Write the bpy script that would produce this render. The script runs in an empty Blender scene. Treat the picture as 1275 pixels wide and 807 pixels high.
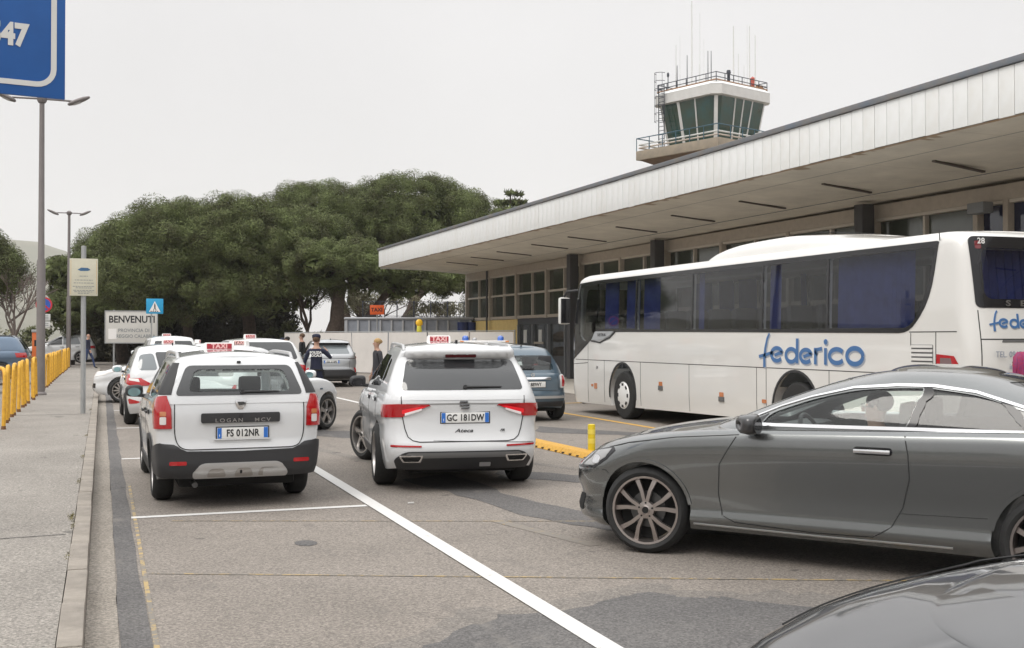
import bpy, bmesh, math, random
import numpy as np
from mathutils import Vector, Matrix
C = bpy.context.scene.collection
sc = bpy.context.scene
R_ = math.radians

# ------------------------------------------------------------------ camera
cam = bpy.data.cameras.new('camera'); co = bpy.data.objects.new('camera', cam); C.objects.link(co)
cam.sensor_width = 36.0; cam.lens = 36.0 * 1400.0 / 1275.0
cam.clip_start = 0.1; cam.clip_end = 9000
co.location = (0, 0, 1.65); co.rotation_euler = (R_(90 + 0.737), 0, R_(-20.03))
sc.camera = co
# ------------------------------------------------------------------ world: overcast daylight
SUN_EL, SUN_AZ = 50.0, 240.0
w = bpy.data.worlds.new('World'); sc.world = w; w.use_nodes = True
nt = w.node_tree; nt.nodes.clear()
out = nt.nodes.new('ShaderNodeOutputWorld'); bg = nt.nodes.new('ShaderNodeBackground')
sky = nt.nodes.new('ShaderNodeTexSky'); sky.sky_type = 'NISHITA'; sky.sun_disc = False
sky.sun_elevation = R_(SUN_EL); sky.sun_rotation = R_(SUN_AZ); sky.air_density = 1.0; sky.dust_density = 3.0
tc = nt.nodes.new('ShaderNodeTexCoord'); sx = nt.nodes.new('ShaderNodeSeparateXYZ')
nt.links.new(tc.outputs['Generated'], sx.inputs[0])
ramp = nt.nodes.new('ShaderNodeValToRGB')          # closed cloud layer: brighter towards the zenith
nt.links.new(sx.outputs['Z'], ramp.inputs[0])
SKY_K = 1.0
e = ramp.color_ramp.elements
e[0].position = 0.0; e[0].color = (7.4, 7.25, 7.1, 1)
e[1].position = 1.0; e[1].color = (21, 21, 21, 1)
m_ = e.new(0.30); m_.color = (8.0, 7.85, 7.75, 1)
m_ = e.new(0.5); m_.color = (12.6, 12.5, 12.4, 1)
noi = nt.nodes.new('ShaderNodeTexNoise'); noi.inputs['Scale'].default_value = 2.2; noi.inputs['Detail'].default_value = 4
nt.links.new(tc.outputs['Generated'], noi.inputs['Vector'])
mr = nt.nodes.new('ShaderNodeMapRange'); mr.inputs['From Min'].default_value = 0.3; mr.inputs['From Max'].default_value = 0.7
mr.inputs['To Min'].default_value = 0.95; mr.inputs['To Max'].default_value = 1.05
nt.links.new(noi.outputs['Fac'], mr.inputs['Value'])
mul = nt.nodes.new('ShaderNodeVectorMath'); mul.operation = 'SCALE'
nt.links.new(ramp.outputs['Color'], mul.inputs[0]); nt.links.new(mr.outputs['Result'], mul.inputs['Scale'])
mixw = nt.nodes.new('ShaderNodeMix'); mixw.data_type = 'RGBA'; mixw.inputs['Factor'].default_value = 0.93
nt.links.new(sky.outputs[0], mixw.inputs['A']); nt.links.new(mul.outputs[0], mixw.inputs['B'])
nt.links.new(mixw.outputs['Result'], bg.inputs['Color']); bg.inputs['Strength'].default_value = 0.11
nt.links.new(bg.outputs[0], out.inputs[0])
sl = bpy.data.lights.new('sun', 'SUN'); sl.energy = 1.5; sl.angle = R_(28); sl.color = (1, 0.96, 0.9)
so = bpy.data.objects.new('sun', sl); C.objects.link(so)
az = R_(SUN_AZ); el = R_(SUN_EL)
so.rotation_euler = Vector((math.sin(az) * math.cos(el), math.cos(az) * math.cos(el), math.sin(el))).to_track_quat('Z', 'Y').to_euler()
sc.view_settings.view_transform = 'Standard'; sc.view_settings.look = 'None'
sc.view_settings.exposure = 0.0; sc.view_settings.gamma = 1.0
sc.view_settings.use_curve_mapping = False
sc.cycles.max_bounces = 8; sc.cycles.transparent_max_bounces = 10
sc.cycles.volume_bounces = 2; sc.cycles.volume_max_steps = 64; sc.cycles.caustics_reflective = False; sc.cycles.caustics_refractive = False

# ------------------------------------------------------------------ materials
MATS = {}
def mat(name, col, rough=0.6, metal=0.0, coat=0.0, noise=0.0, nscale=8.0, bump=0.0, bscale=60.0, spec=0.5, col2=None, emit=0.0, alpha=None, trans=0.0, detail=6.0, coords='Object', rvar=1.0):
    if name in MATS: return MATS[name]
    m = bpy.data.materials.new(name); m.use_nodes = True; n = m.node_tree; b = n.nodes['Principled BSDF']
    b.inputs['Base Color'].default_value = (*col, 1); b.inputs['Roughness'].default_value = rough
    b.inputs['Metallic'].default_value = metal; b.inputs['Coat Weight'].default_value = coat; b.inputs['Coat Roughness'].default_value = 0.04
    b.inputs['Specular IOR Level'].default_value = spec
    if trans: b.inputs['Transmission Weight'].default_value = trans
    if emit: b.inputs['Emission Color'].default_value = (*col, 1); b.inputs['Emission Strength'].default_value = emit
    if noise or bump:
        t = n.nodes.new('ShaderNodeTexCoord')
    if noise:
        q = n.nodes.new('ShaderNodeTexNoise'); q.inputs['Scale'].default_value = nscale; q.inputs['Detail'].default_value = detail; q.inputs['Roughness'].default_value = 0.65
        n.links.new(t.outputs[coords], q.inputs['Vector'])
        r = n.nodes.new('ShaderNodeValToRGB'); r.color_ramp.elements[0].position = 0.3; r.color_ramp.elements[1].position = 0.7
        c2 = col2 or tuple(c * (1 - noise) for c in col)
        r.color_ramp.elements[0].color = (*c2, 1); r.color_ramp.elements[1].color = (*col, 1)
        n.links.new(q.outputs['Fac'], r.inputs[0]); n.links.new(r.outputs[0], b.inputs['Base Color'])
        rr = n.nodes.new('ShaderNodeMapRange'); rr.inputs['To Min'].default_value = min(1, rough + 0.12 * rvar); rr.inputs['To Max'].default_value = max(0.02, rough - 0.06 * rvar)
        n.links.new(q.outputs['Fac'], rr.inputs['Value']); n.links.new(rr.outputs[0], b.inputs['Roughness'])
    if bump:
        q2 = n.nodes.new('ShaderNodeTexNoise'); q2.inputs['Scale'].default_value = bscale; q2.inputs['Detail'].default_value = 4
        n.links.new(t.outputs[coords], q2.inputs['Vector'])
        bp = n.nodes.new('ShaderNodeBump'); bp.inputs['Strength'].default_value = bump; bp.inputs['Distance'].default_value = 0.01
        n.links.new(q2.outputs['Fac'], bp.inputs['Height']); n.links.new(bp.outputs[0], b.inputs['Normal'])
    MATS[name] = m; return m
def glass_mat(name, tint, refl=1.0):
    if name in MATS: return MATS[name]
    m = bpy.data.materials.new(name); m.use_nodes = True; n = m.node_tree; n.nodes.clear()
    o = n.nodes.new('ShaderNodeOutputMaterial'); mx = n.nodes.new('ShaderNodeMixShader')
    tr = n.nodes.new('ShaderNodeBsdfTransparent'); tr.inputs[0].default_value = (*tint, 1)
    gl = n.nodes.new('ShaderNodeBsdfGlossy'); gl.inputs['Roughness'].default_value = 0.02; gl.inputs[0].default_value = (refl, refl, refl, 1)
    lw = n.nodes.new('ShaderNodeLayerWeight'); lw.inputs['Blend'].default_value = .5
    pw_ = n.nodes.new('ShaderNodeMath'); pw_.operation = 'POWER'; pw_.inputs[1].default_value = 4.5; n.links.new(lw.outputs['Facing'], pw_.inputs[0])
    fr = n.nodes.new('ShaderNodeMath'); fr.operation = 'MULTIPLY_ADD'; fr.inputs[1].default_value = .9; fr.inputs[2].default_value = .045; n.links.new(pw_.outputs[0], fr.inputs[0])
    n.links.new(fr.outputs[0], mx.inputs[0]); n.links.new(tr.outputs[0], mx.inputs[1]); n.links.new(gl.outputs[0], mx.inputs[2])
    n.links.new(mx.outputs[0], o.inputs[0]); MATS[name] = m; return m
def M(k): return MATS[k]
def paint(name, col, metal=0.0, rough=0.32):
    m = mat(name, col, rough, metal, coat=1.0, noise=0.04, nscale=1.2, rvar=.25)
    return m
paint('white_paint', (0.70, 0.71, 0.72)); paint('white_paint_warm', (0.68, 0.685, 0.68)); paint('silver_paint', (0.42, 0.43, 0.44), 0.6)
paint('silver_dark', (0.24, 0.245, 0.25), 0.5); paint('grey_metallic', (0.165, 0.172, 0.172), 0.78, 0.24); paint('dark_metallic', (0.012, 0.013, 0.017), 0.0, 0.3)
paint('blue_grey_paint', (0.075, 0.115, 0.15), 0.25); paint('steel_blue_paint', (0.10, 0.15, 0.22), 0.4); paint('black_paint', (0.02, 0.02, 0.022))
mat('black_plastic', (0.028, 0.028, 0.03), 0.55, bump=0.15, bscale=200); mat('gloss_black', (0.012, 0.012, 0.014), 0.12)
mat('well_black', (0.008, 0.008, 0.008), 0.9); mat('rubber', (0.022, 0.022, 0.022), 0.8, noise=0.3, nscale=20)
mat('seam', (0.02, 0.02, 0.02), 0.8); mat('dark_glass', (0.012, 0.014, 0.016), 0.03, spec=0.9)
mat('privacy_glass', (0.03, 0.032, 0.034), 0.03, spec=0.9)
mat('chrome', (0.75, 0.75, 0.76), 0.12, 1.0); mat('satin_silver', (0.55, 0.55, 0.55), 0.35, 0.7); mat('alloy', (0.42, 0.40, 0.385), 0.3, 0.85)
mat('white_hubcap', (0.75, 0.75, 0.74), 0.35)
mat('alloy_dark', (0.10, 0.10, 0.10), 0.35, 0.7)
mat('tail_red', (0.42, 0.008, 0.012), 0.12, coat=1.0); mat('tail_red_dark', (0.16, 0.004, 0.008), 0.12, coat=1.0)
mat('lamp_white', (0.75, 0.72, 0.70), 0.15, coat=1.0); mat('lamp_amber', (0.55, 0.20, 0.08), 0.2, coat=1.0)
mat('lamp_lit', (.85, 0.78, 0.78), 0.3, emit=.12); mat('lamp_lit_red', (1.0, 0.05, 0.05), 0.3, emit=0.8)
mat('plate_white', (0.78, 0.78, 0.76), 0.4); mat('plate_blue', (0.03, 0.16, 0.55), 0.4); mat('ink', (0.012, 0.012, 0.014), 0.5)
mat('interior', (0.05, 0.05, 0.052), 0.85); mat('seat_cloth', (0.045, 0.046, 0.05), 0.9); mat('mirror_face', (0.25, 0.40, 0.42), 0.08, 0.6)
mat('taxi_white', (0.82, 0.80, 0.78), 0.4); mat('taxi_red', (0.34, 0.02, 0.035), 0.35); mat('taxi_text', (0.72, 0.42, 0.40), 0.5)
glass_mat('clear_glass', (0.84, 0.90, 0.88)); glass_mat('tinted_glass', (0.42, 0.44, 0.44)); glass_mat('rear_glass', (0.14, 0.145, 0.145)); glass_mat('head_glass', (0.85, 0.87, 0.88))

# ------------------------------------------------------------------ object helpers
def tag(o, label=None, cat=None, group=None, kind=None):
    if label: o['label'] = label
    if cat: o['category'] = cat
    if group: o['group'] = group
    if kind: o['kind'] = kind
    return o
def thing(name, label, cat, loc=(0, 0, 0), rz=0.0, group=None):
    o = bpy.data.objects.new(name, None); C.objects.link(o); o.location = loc; o.rotation_euler = (0, 0, rz)
    o.empty_display_size = 0.2
    return tag(o, label, cat, group)
def link(name, me, parent=None, loc=None, rot=None):
    o = bpy.data.objects.new(name, me); C.objects.link(o)
    if parent is not None: o.parent = parent
    if loc is not None: o.location = loc
    if rot is not None: o.rotation_euler = rot
    return o
class MB:
    def __init__(s): s.v = []; s.f = []; s.m = []
    def add(s, vs, fs, mi=0):
        b = len(s.v); s.v += [tuple(p) for p in vs]; s.f += [tuple(i + b for i in f) for f in fs]; s.m += [mi] * len(fs); return s
    def box(s, x0, x1, y0, y1, z0, z1, mi=0):
        vs = [(x, y, z) for z in (z0, z1) for y in (y0, y1) for x in (x0, x1)]
        return s.add(vs, [(0, 2, 3, 1), (4, 5, 7, 6), (0, 1, 5, 4), (1, 3, 7, 5), (3, 2, 6, 7), (2, 0, 4, 6)], mi)
    def cbox(s, c, d, mi=0, rot=None):
        vs = []
        for z in (-1, 1):
            for y in (-1, 1):
                for x in (-1, 1):
                    p = Vector((x * d[0] / 2, y * d[1] / 2, z * d[2] / 2))
                    if rot is not None: p = rot @ p
                    vs.append(p + Vector(c))
        return s.add(vs, [(0, 2, 3, 1), (4, 5, 7, 6), (0, 1, 5, 4), (1, 3, 7, 5), (3, 2, 6, 7), (2, 0, 4, 6)], mi)
    def tube(s, pts, r, n=8, mi=0, caps=True):
        pts = [Vector(p) for p in pts]; rs = r if isinstance(r, (list, tuple)) else [r] * len(pts)
        rings = []; a = None
        for i, p in enumerate(pts):
            t = (pts[min(i + 1, len(pts) - 1)] - pts[max(i - 1, 0)]).normalized()
            if a is None:
                a = t.cross(Vector((0, 0, 1)) if abs(t.z) < 0.9 else Vector((1, 0, 0)))
            a = (a - t * a.dot(t)).normalized(); b = t.cross(a)
            rings.append([p + a * rs[i] * math.cos(2 * math.pi * k / n) + b * rs[i] * math.sin(2 * math.pi * k / n) for k in range(n)])
        vs = [q for g in rings for q in g]; fs = []
        for i in range(len(pts) - 1):
            for k in range(n):
                a, b2 = i * n + k, i * n + (k + 1) % n
                fs.append((a, b2, b2 + n, a + n))
        if caps: fs.append(tuple(range(n - 1, -1, -1))); fs.append(tuple((len(pts) - 1) * n + k for k in range(n)))
        return s.add(vs, fs, mi)
    def lathe(s, prof, n=32, axis='Z', c=(0, 0, 0), mi=0, closed=False):
        vs = []
        for (r, h) in prof:
            for k in range(n):
                a = 2 * math.pi * k / n; x, y = r * math.cos(a), r * math.sin(a)
                p = {'Z': (x, y, h), 'X': (h, x, y), 'Y': (x, h, y)}[axis]
                vs.append((p[0] + c[0], p[1] + c[1], p[2] + c[2]))
        fs = []; N = len(prof)
        for i in range(N if closed else N - 1):
            j = (i + 1) % N
            for k in range(n):
                fs.append((i * n + k, i * n + (k + 1) % n, j * n + (k + 1) % n, j * n + k))
        return s.add(vs, fs, mi)
    def ell(s, c, r, nu=12, nv=8, mi=0):
        vs = [(c[0], c[1], c[2] - r[2])]
        for j in range(1, nv):
            a = -math.pi / 2 + math.pi * j / nv
            for i in range(nu):
                b = 2 * math.pi * i / nu
                vs.append((c[0] + r[0] * math.cos(a) * math.cos(b), c[1] + r[1] * math.cos(a) * math.sin(b), c[2] + r[2] * math.sin(a)))
        vs.append((c[0], c[1], c[2] + r[2])); fs = []
        for i in range(nu): fs.append((0, 1 + (i + 1) % nu, 1 + i))
        for j in range(nv - 2):
            for i in range(nu):
                a = 1 + j * nu + i; b = 1 + j * nu + (i + 1) % nu
                fs.append((a, b, b + nu, a + nu))
        L = len(vs) - 1; o = 1 + (nv - 2) * nu
        for i in range(nu): fs.append((o + i, o + (i + 1) % nu, L))
        return s.add(vs, fs, mi)
    def prism(s, poly, h0, h1, plane='XY', mi=0):
        n = len(poly)
        f = {'XY': lambda a, b, h: (a, b, h), 'XZ': lambda a, b, h: (a, h, b), 'YZ': lambda a, b, h: (h, a, b)}[plane]
        vs = [f(a, b, h0) for a, b in poly] + [f(a, b, h1) for a, b in poly]
        fs = [tuple(range(n - 1, -1, -1)), tuple(range(n, 2 * n))] + [(i, (i + 1) % n, n + (i + 1) % n, n + i) for i in range(n)]
        return s.add(vs, fs, mi)
    def mesh(s, name, mats, smooth=None, bevel=0.0, recalc=True):
        me = bpy.data.meshes.new(name); me.from_pydata(s.v, [], s.f)
        for m in (mats if isinstance(mats, (list, tuple)) else [mats]): me.materials.append(M(m) if isinstance(m, str) else m)
        me.polygons.foreach_set('material_index', s.m)
        bm = bmesh.new(); bm.from_mesh(me)
        if recalc: bmesh.ops.recalc_face_normals(bm, faces=bm.faces[:])
        if bevel:
            es = [e for e in bm.edges if len(e.link_faces) == 2 and e.calc_face_angle(0) > 0.6]
            bmesh.ops.bevel(bm, geom=es, offset=bevel, segments=2, affect='EDGES', profile=0.6, clamp_overlap=True)
        bm.to_mesh(me); bm.free()
        if smooth is not None or bevel:
            me.polygons.foreach_set('use_smooth', [True] * len(me.polygons)); me.set_sharp_from_angle(angle=R_(smooth or 40))
        me.update(); return me
    def obj(s, name, mats, parent=None, smooth=None, bevel=0.0, loc=None, rot=None, **k):
        return link(name, s.mesh(name, mats, smooth, bevel, **k), parent, loc, rot)
def copy_tree(o, parent=None):
    c = o.copy(); C.objects.link(c); c.parent = parent
    for ch in list(o.children): copy_tree(ch, c)
    return c
TXT = {}
def text_mesh(body, size, depth=0.002, bold=0.0, align='CENTER', shear=0.0, space=1.0):
    k = (body, size, depth, bold, align, shear, space)
    if k in TXT: return TXT[k]
    cu = bpy.data.curves.new('txt', 'FONT'); cu.body = body; cu.size = size; cu.extrude = depth; cu.offset = bold
    cu.align_x = align; cu.align_y = 'CENTER'; cu.shear = shear; cu.space_character = space; cu.resolution_u = 3
    o = bpy.data.objects.new('txt', cu); C.objects.link(o)
    bpy.context.view_layer.update()
    me = bpy.data.meshes.new_from_object(o.evaluated_get(bpy.context.evaluated_depsgraph_get()))
    bpy.data.objects.remove(o); TXT[k] = me; return me
def text(name, body, size, m, parent, loc, rot, depth=0.002, bold=0.0, align='CENTER', shear=0.0, sx=1.0, space=1.0):
    me = text_mesh(body, size, depth, bold, align, shear, space).copy(); me.name = name
    me.materials.clear(); me.materials.append(M(m)); o = link(name, me, parent, loc, rot); o.scale = (sx, 1, 1); return o

# ------------------------------------------------------------------ smooth profile curves
def crv(pts):
    xs = np.array([p[0] for p in pts], float); ys = np.array([p[1] for p in pts], float)
    if len(xs) == 1: return lambda t: ys[0]
    d = np.diff(ys) / np.diff(xs); m = np.zeros(len(xs)); m[0] = d[0]; m[-1] = d[-1]
    for i in range(1, len(xs) - 1):
        m[i] = 0 if d[i - 1] * d[i] <= 0 else 2 * d[i - 1] * d[i] / (d[i - 1] + d[i])
    xl, yl, ml = xs.tolist(), ys.tolist(), m.tolist()
    def f(t):
        if t <= xl[0]: return yl[0]
        if t >= xl[-1]: return yl[-1]
        i = 0
        while t > xl[i + 1]: i += 1
        h = xl[i + 1] - xl[i]; s = (t - xl[i]) / h
        return (yl[i] * (1 + 2 * s) * (1 - s) ** 2 + ml[i] * h * s * (1 - s) ** 2 + yl[i + 1] * s * s * (3 - 2 * s) + ml[i + 1] * h * s * s * (s - 1))
    return f
class Loaf:
    """closed smooth volume: horizontal outlines (rounded front and rear ends) stacked from zb(y) to zt(y)"""
    def __init__(s, yr, yf, W, prof, zb, zt, plan=((0, 1),), Rr=0.35, Rf=0.5, nr=3.4, nf=2.8):
        s.yr, s.yf, s.W, s.prof, s.zb, s.zt, s.plan = crv(yr), crv(yf), W, crv(prof), crv(zb), crv(zt), crv(plan)
        s.Rr, s.Rf, s.nr, s.nf = Rr, Rf, nr, nf
        t = np.linspace(0, 1, 400); s.tu = t; s.th = math.pi / 2 * (t * t * (3 - 2 * t))
    def xy(s, u, z, ins=0.0):
        if u > 3: u = u - 6
        if u < -3: u = u + 6
        sg = 1 if u >= 0 else -1; u = abs(u); yr, yf = s.yr(z) + ins * 1.5, s.yf(z) - ins * 1.8
        lim = max(.02, (yf - yr) * .49); Rr, Rf = min(s.Rr, lim), min(s.Rf, lim)
        def wid(y):
            zb, zt = s.zb(y), s.zt(y); q = (z - zb) / max(1e-4, zt - zb)
            return s.W * s.prof(min(1, max(0, q))) * s.plan(y) - ins
        if u <= 1:
            t = math.pi / 2 * u * u * (3 - 2 * u); y = yr + Rr * (1 - max(0, math.cos(t)) ** (2 / s.nr))
            x = wid(y) * math.sin(t) ** (2 / s.nr)
        elif u >= 2:
            v = 3 - u; t = math.pi / 2 * v * v * (3 - 2 * v); y = yf - Rf * (1 - max(0, math.cos(t)) ** (2 / s.nf))
            x = wid(y) * math.sin(t) ** (2 / s.nf)
        else:
            y = yr + Rr + (yf - Rf - yr - Rr) * (u - 1); x = wid(y)
        return Vector((sg * x, y, z))
    def u_y(s, y, z):
        yr, yf = s.yr(z), s.yf(z); lim = max(.02, (yf - yr) * .49); Rr, Rf = min(s.Rr, lim), min(s.Rf, lim)
        if y < yr + Rr:
            c = max(0, 1 - (y - yr) / Rr) ** (s.nr / 2); th = math.acos(min(1, max(0, c))); return float(np.interp(th, s.th, s.tu))
        if y > yf - Rf:
            c = max(0, 1 - (yf - y) / Rf) ** (s.nf / 2); th = math.acos(min(1, max(0, c))); return 3 - float(np.interp(th, s.th, s.tu))
        return 1 + (y - yr - Rr) / (yf - Rf - yr - Rr)
    def u_x(s, x, z, front=False):
        lo, hi = (0.0, 1.0)
        for _ in range(22):
            mid = (lo + hi) / 2; p = s.xy(3 - mid if front else mid, z)
            if p.x < abs(x): lo = mid
            else: hi = mid
        if front: return 3 - lo if x >= 0 else 3 + lo
        u = lo
        return u if x >= 0 else -u
    def pn(s, u, z):
        p = s.xy(u, z); e1 = 0.01; e2 = 0.006
        a = s.xy(u + e1, z) - s.xy(u - e1, z) if abs(u) > e1 else Vector((1, 0, 0))
        b = s.xy(u, z + e2) - s.xy(u, z - e2); n = a.cross(b).normalized()
        ref = Vector((p.x * 1.6, -0.3 if abs(u) < 1 else (0.3 if abs(u) > 2 else 0), 0.0))
        if u > 3: u = 6 - u
        ref = Vector((p.x * 1.6, -0.3 if abs(u) < 1 else (0.3 if abs(u) > 2 else 0), 0.0))
        if abs(u) < 0.5: ref = Vector((0, -1, 0))
        if abs(u) > 2.5: ref = Vector((0, 1, 0))
        if n.dot(ref) < 0: n = -n
        return p, n
    def mesh(s, ins=0.0, dzb=0.0, dzt=0.0, crown=0.04, fr=0.05, nq=14, nu=(14, 26, 14), K=14, botf=0.0, crown_f=None):
        us = [i / nu[0] for i in range(nu[0])] + [1 + i / nu[1] for i in range(nu[1])] + [2 + i / nu[2] for i in range(nu[2] + 1)]
        n = len(us); V = []; F = []
        def ring(q, extra, drop):
            right = []
            for u in us:
                z = 0.8; y = 0
                y = s.xy(u, (s.zb(0) + s.zt(0)) / 2).y
                z = None
                for _ in range(30):
                    z0, z1 = s.zb(y) + dzb, s.zt(y) - dzt; zn = z0 + (z1 - fr - z0) * q if drop is None else z1 - drop
                    done = z is not None and abs(zn - z) < 2e-4
                    z = zn if z is None else z * .45 + zn * .55
                    y = s.xy(u, z, ins + extra).y
                    if done: break
                right.append(s.xy(u, z, ins + extra))
            b = len(V); V.extend(right); idx_r = list(range(b, b + n)); idx_l = [b]
            for i in range(1, n - 1): V.append(Vector((-right[i].x, right[i].y, right[i].z))); idx_l.append(len(V) - 1)
            idx_l.append(b + n - 1); return idx_r, idx_l
        rings = [ring(q / nq, 0, None) for q in range(nq + 1)]
        for k in range(1, 5):
            a = math.pi / 2 * k / 4; rings.append(ring(1, fr * (1 - math.cos(a)), fr * (1 - math.sin(a))))
        for (r0, l0), (r1, l1) in zip(rings, rings[1:]):
            for i in range(n - 1):
                F.append((r0[i], r0[i + 1], r1[i + 1], r1[i])); F.append((l0[i + 1], l0[i], l1[i], l1[i + 1]))
        def cap(rg, sgn, cr, flip):
            r, l = rg; rows = [[r[0]]]
            w0 = max(V[i].x for i in r)
            for i in range(1, n - 1):
                a, b = V[r[i]], V[l[i]]; row = [r[i]]
                for k in range(1, K):
                    t = k / K; p = a.lerp(b, t); c = cr if crown_f is None or sgn < 0 else crown_f(a.y)
                    hw = a.x / w0; p.z += sgn * c * (1 - (2 * t - 1) ** 2) * min(1, hw) ** 1.5
                    V.append(p); row.append(len(V) - 1)
                row.append(l[i]); rows.append(row)
            rows.append([r[-1]])
            for A, B in zip(rows, rows[1:]):
                if len(A) == 1:
                    for k in range(K): F.append((A[0], B[k + 1], B[k]) if not flip else (A[0], B[k], B[k + 1]))
                elif len(B) == 1:
                    for k in range(K): F.append((A[k], A[k + 1], B[0]) if not flip else (A[k + 1], A[k], B[0]))
                else:
                    for k in range(K): F.append((A[k], A[k + 1], B[k + 1], B[k]) if not flip else (A[k + 1], A[k], B[k], B[k + 1]))
        cap(rings[-1], 1, crown, False); cap(rings[0], -1, 0.0, True)
        me = bpy.data.meshes.new('loaf'); me.from_pydata([tuple(p) for p in V], [], F)
        bm = bmesh.new(); bm.from_mesh(me); bmesh.ops.recalc_face_normals(bm, faces=bm.faces[:]); bm.to_mesh(me); bm.free()
        return me
def rnd(pts, r=0.03, n=4):
    """round the corners of a closed polygon [(kind,a,z)]"""
    out = []; N = len(pts)
    for i in range(N):
        p0, p, p1 = pts[i - 1], pts[i], pts[(i + 1) % N]
        rr = p[3] if len(p) > 3 else r
        if rr <= 0 or p0[0] != p[0] or p1[0] != p[0]: out.append(p[:3]); continue
        a = Vector((p0[1] - p[1], p0[2] - p[2])); b = Vector((p1[1] - p[1], p1[2] - p[2]))
        ra, rb = min(rr, a.length * 0.48), min(rr, b.length * 0.48)
        A = Vector((p[1], p[2])) + a.normalized() * ra; B = Vector((p[1], p[2])) + b.normalized() * rb; P = Vector((p[1], p[2]))
        for k in range(n + 1):
            t = k / n; q = A * (1 - t) ** 2 + P * 2 * t * (1 - t) + B * t * t; out.append((p[0], q.x, q.y))
    return out
def to_u(L, pts, side):
    o = []; fr = any(p[0] == 'f' for p in pts)
    for k, a, z in pts:
        if k == 'x': u = L.u_x(a, z)
        elif k == 'f': u = L.u_x(a, z, True)
        elif k == 'u': u = a
        else: u = L.u_y(a, z) * side
        if fr and u < 0: u += 6
        o.append((u, z))
    return o
def patch_mesh(L, pts, h=0.004, depth=None, side=1, r=0.03, du=0.07, dz=0.06, skirt=0.006, inner=None):
    """sheet lying on the surface of a loaf, h proud of it; depth makes it a closed solid"""
    P = []
    pp = rnd(pts, r) if r else [p[:3] for p in pts]
    # insert points on long edges
    N = len(pp); dense = []
    for i in range(N):
        a, b = pp[i], pp[(i + 1) % N]; dense.append(a)
        if a[0] == b[0]:
            d = math.hypot(a[1] - b[1], a[2] - b[2]); k = int(d / 0.12)
            for j in range(1, k + 1): t = j / (k + 1); dense.append((a[0], a[1] + (b[1] - a[1]) * t, a[2] + (b[2] - a[2]) * t))
    uz = to_u(L, dense, side)
    bm = bmesh.new(); lay = bm.verts.layers.float_vector.new('an')
    vs = [bm.verts.new((u, z, 0)) for u, z in uz]
    f = bm.faces.new(vs); f.normal_update(); bmesh.ops.triangulate(bm, faces=[f])
    us = [p[0] for p in uz]; zs = [p[1] for p in uz]
    k = math.ceil(min(us) / du)
    while k * du < max(us):
        bmesh.ops.bisect_plane(bm, geom=bm.verts[:] + bm.edges[:] + bm.faces[:], plane_co=(k * du, 0, 0), plane_no=(1, 0, 0), dist=1e-5); k += 1
    k = math.ceil(min(zs) / dz)
    while k * dz < max(zs):
        bmesh.ops.bisect_plane(bm, geom=bm.verts[:] + bm.edges[:] + bm.faces[:], plane_co=(0, k * dz, 0), plane_no=(0, 1, 0), dist=1e-5); k += 1
    bmesh.ops.remove_doubles(bm, verts=bm.verts[:], dist=1e-6)
    pn = {v: L.pn(v.co.x, v.co.y) for v in bm.verts}
    low = -skirt if depth is None else -depth
    bnd = [e for e in bm.edges if len(e.link_faces) == 1]
    if depth is None:
        g = bmesh.ops.extrude_edge_only(bm, edges=bnd)['geom']
        newv = {v for v in g if isinstance(v, bmesh.types.BMVert)}
        for e in g:
            pass
        src = {}
        for v in newv:
            for e in v.link_edges:
                o = e.other_vert(v)
                if o in pn and (o.co - v.co).length < 1e-7: src[v] = o
        cos = {}
        for v in pn: p, n = pn[v]; cos[v] = p + n * h
        for v in newv: p, n = pn[src[v]]; cos[v] = p + n * low
    else:
        r_ = bmesh.ops.duplicate(bm, geom=bm.verts[:] + bm.edges[:] + bm.faces[:])
        mp = {a: b for a, b in r_['vert_map'].items() if a in pn}
        cos = {}
        for v in pn:
            p, n = pn[v]; cos[v] = p + n * h; cos[mp[v]] = p + n * low
        for e in bnd:
            a, b = e.verts
            try: bm.faces.new((a, b, mp[b], mp[a]))
            except ValueError: pass
    for v, c in cos.items():
        v.co = c
        v[lay] = pn[v][1] if v in pn else (pn[src[v]][1] if depth is None else (0, 0, 1))
    bmesh.ops.remove_doubles(bm, verts=bm.verts[:], dist=1e-6)
    bmesh.ops.recalc_face_normals(bm, faces=bm.faces[:])
    if depth is None:
        bm.normal_update()
        for f_ in bm.faces:
            if sum((v[lay].dot(f_.normal) for v in f_.verts)) < -.6: f_.normal_flip()
    me = bpy.data.meshes.new('patch'); bm.to_mesh(me); bm.free(); return me
def patch(name, L, pts, m, parent, smooth=35, **k):
    me = patch_mesh(L, pts, **k); me.name = name; me.materials.append(M(m))
    me.polygons.foreach_set('use_smooth', [True] * len(me.polygons))
    at_ = me.attributes.get('an')
    if at_ is not None:
        b_ = np.empty(len(me.vertices) * 3, np.float32); at_.data.foreach_get('vector', b_); b_ = b_.reshape(-1, 3)
        me.normals_split_custom_set_from_vertices([tuple(float(c) for c in q) for q in b_])
        me.attributes.remove(me.attributes['an'])
    return link(name, me, parent)
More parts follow.
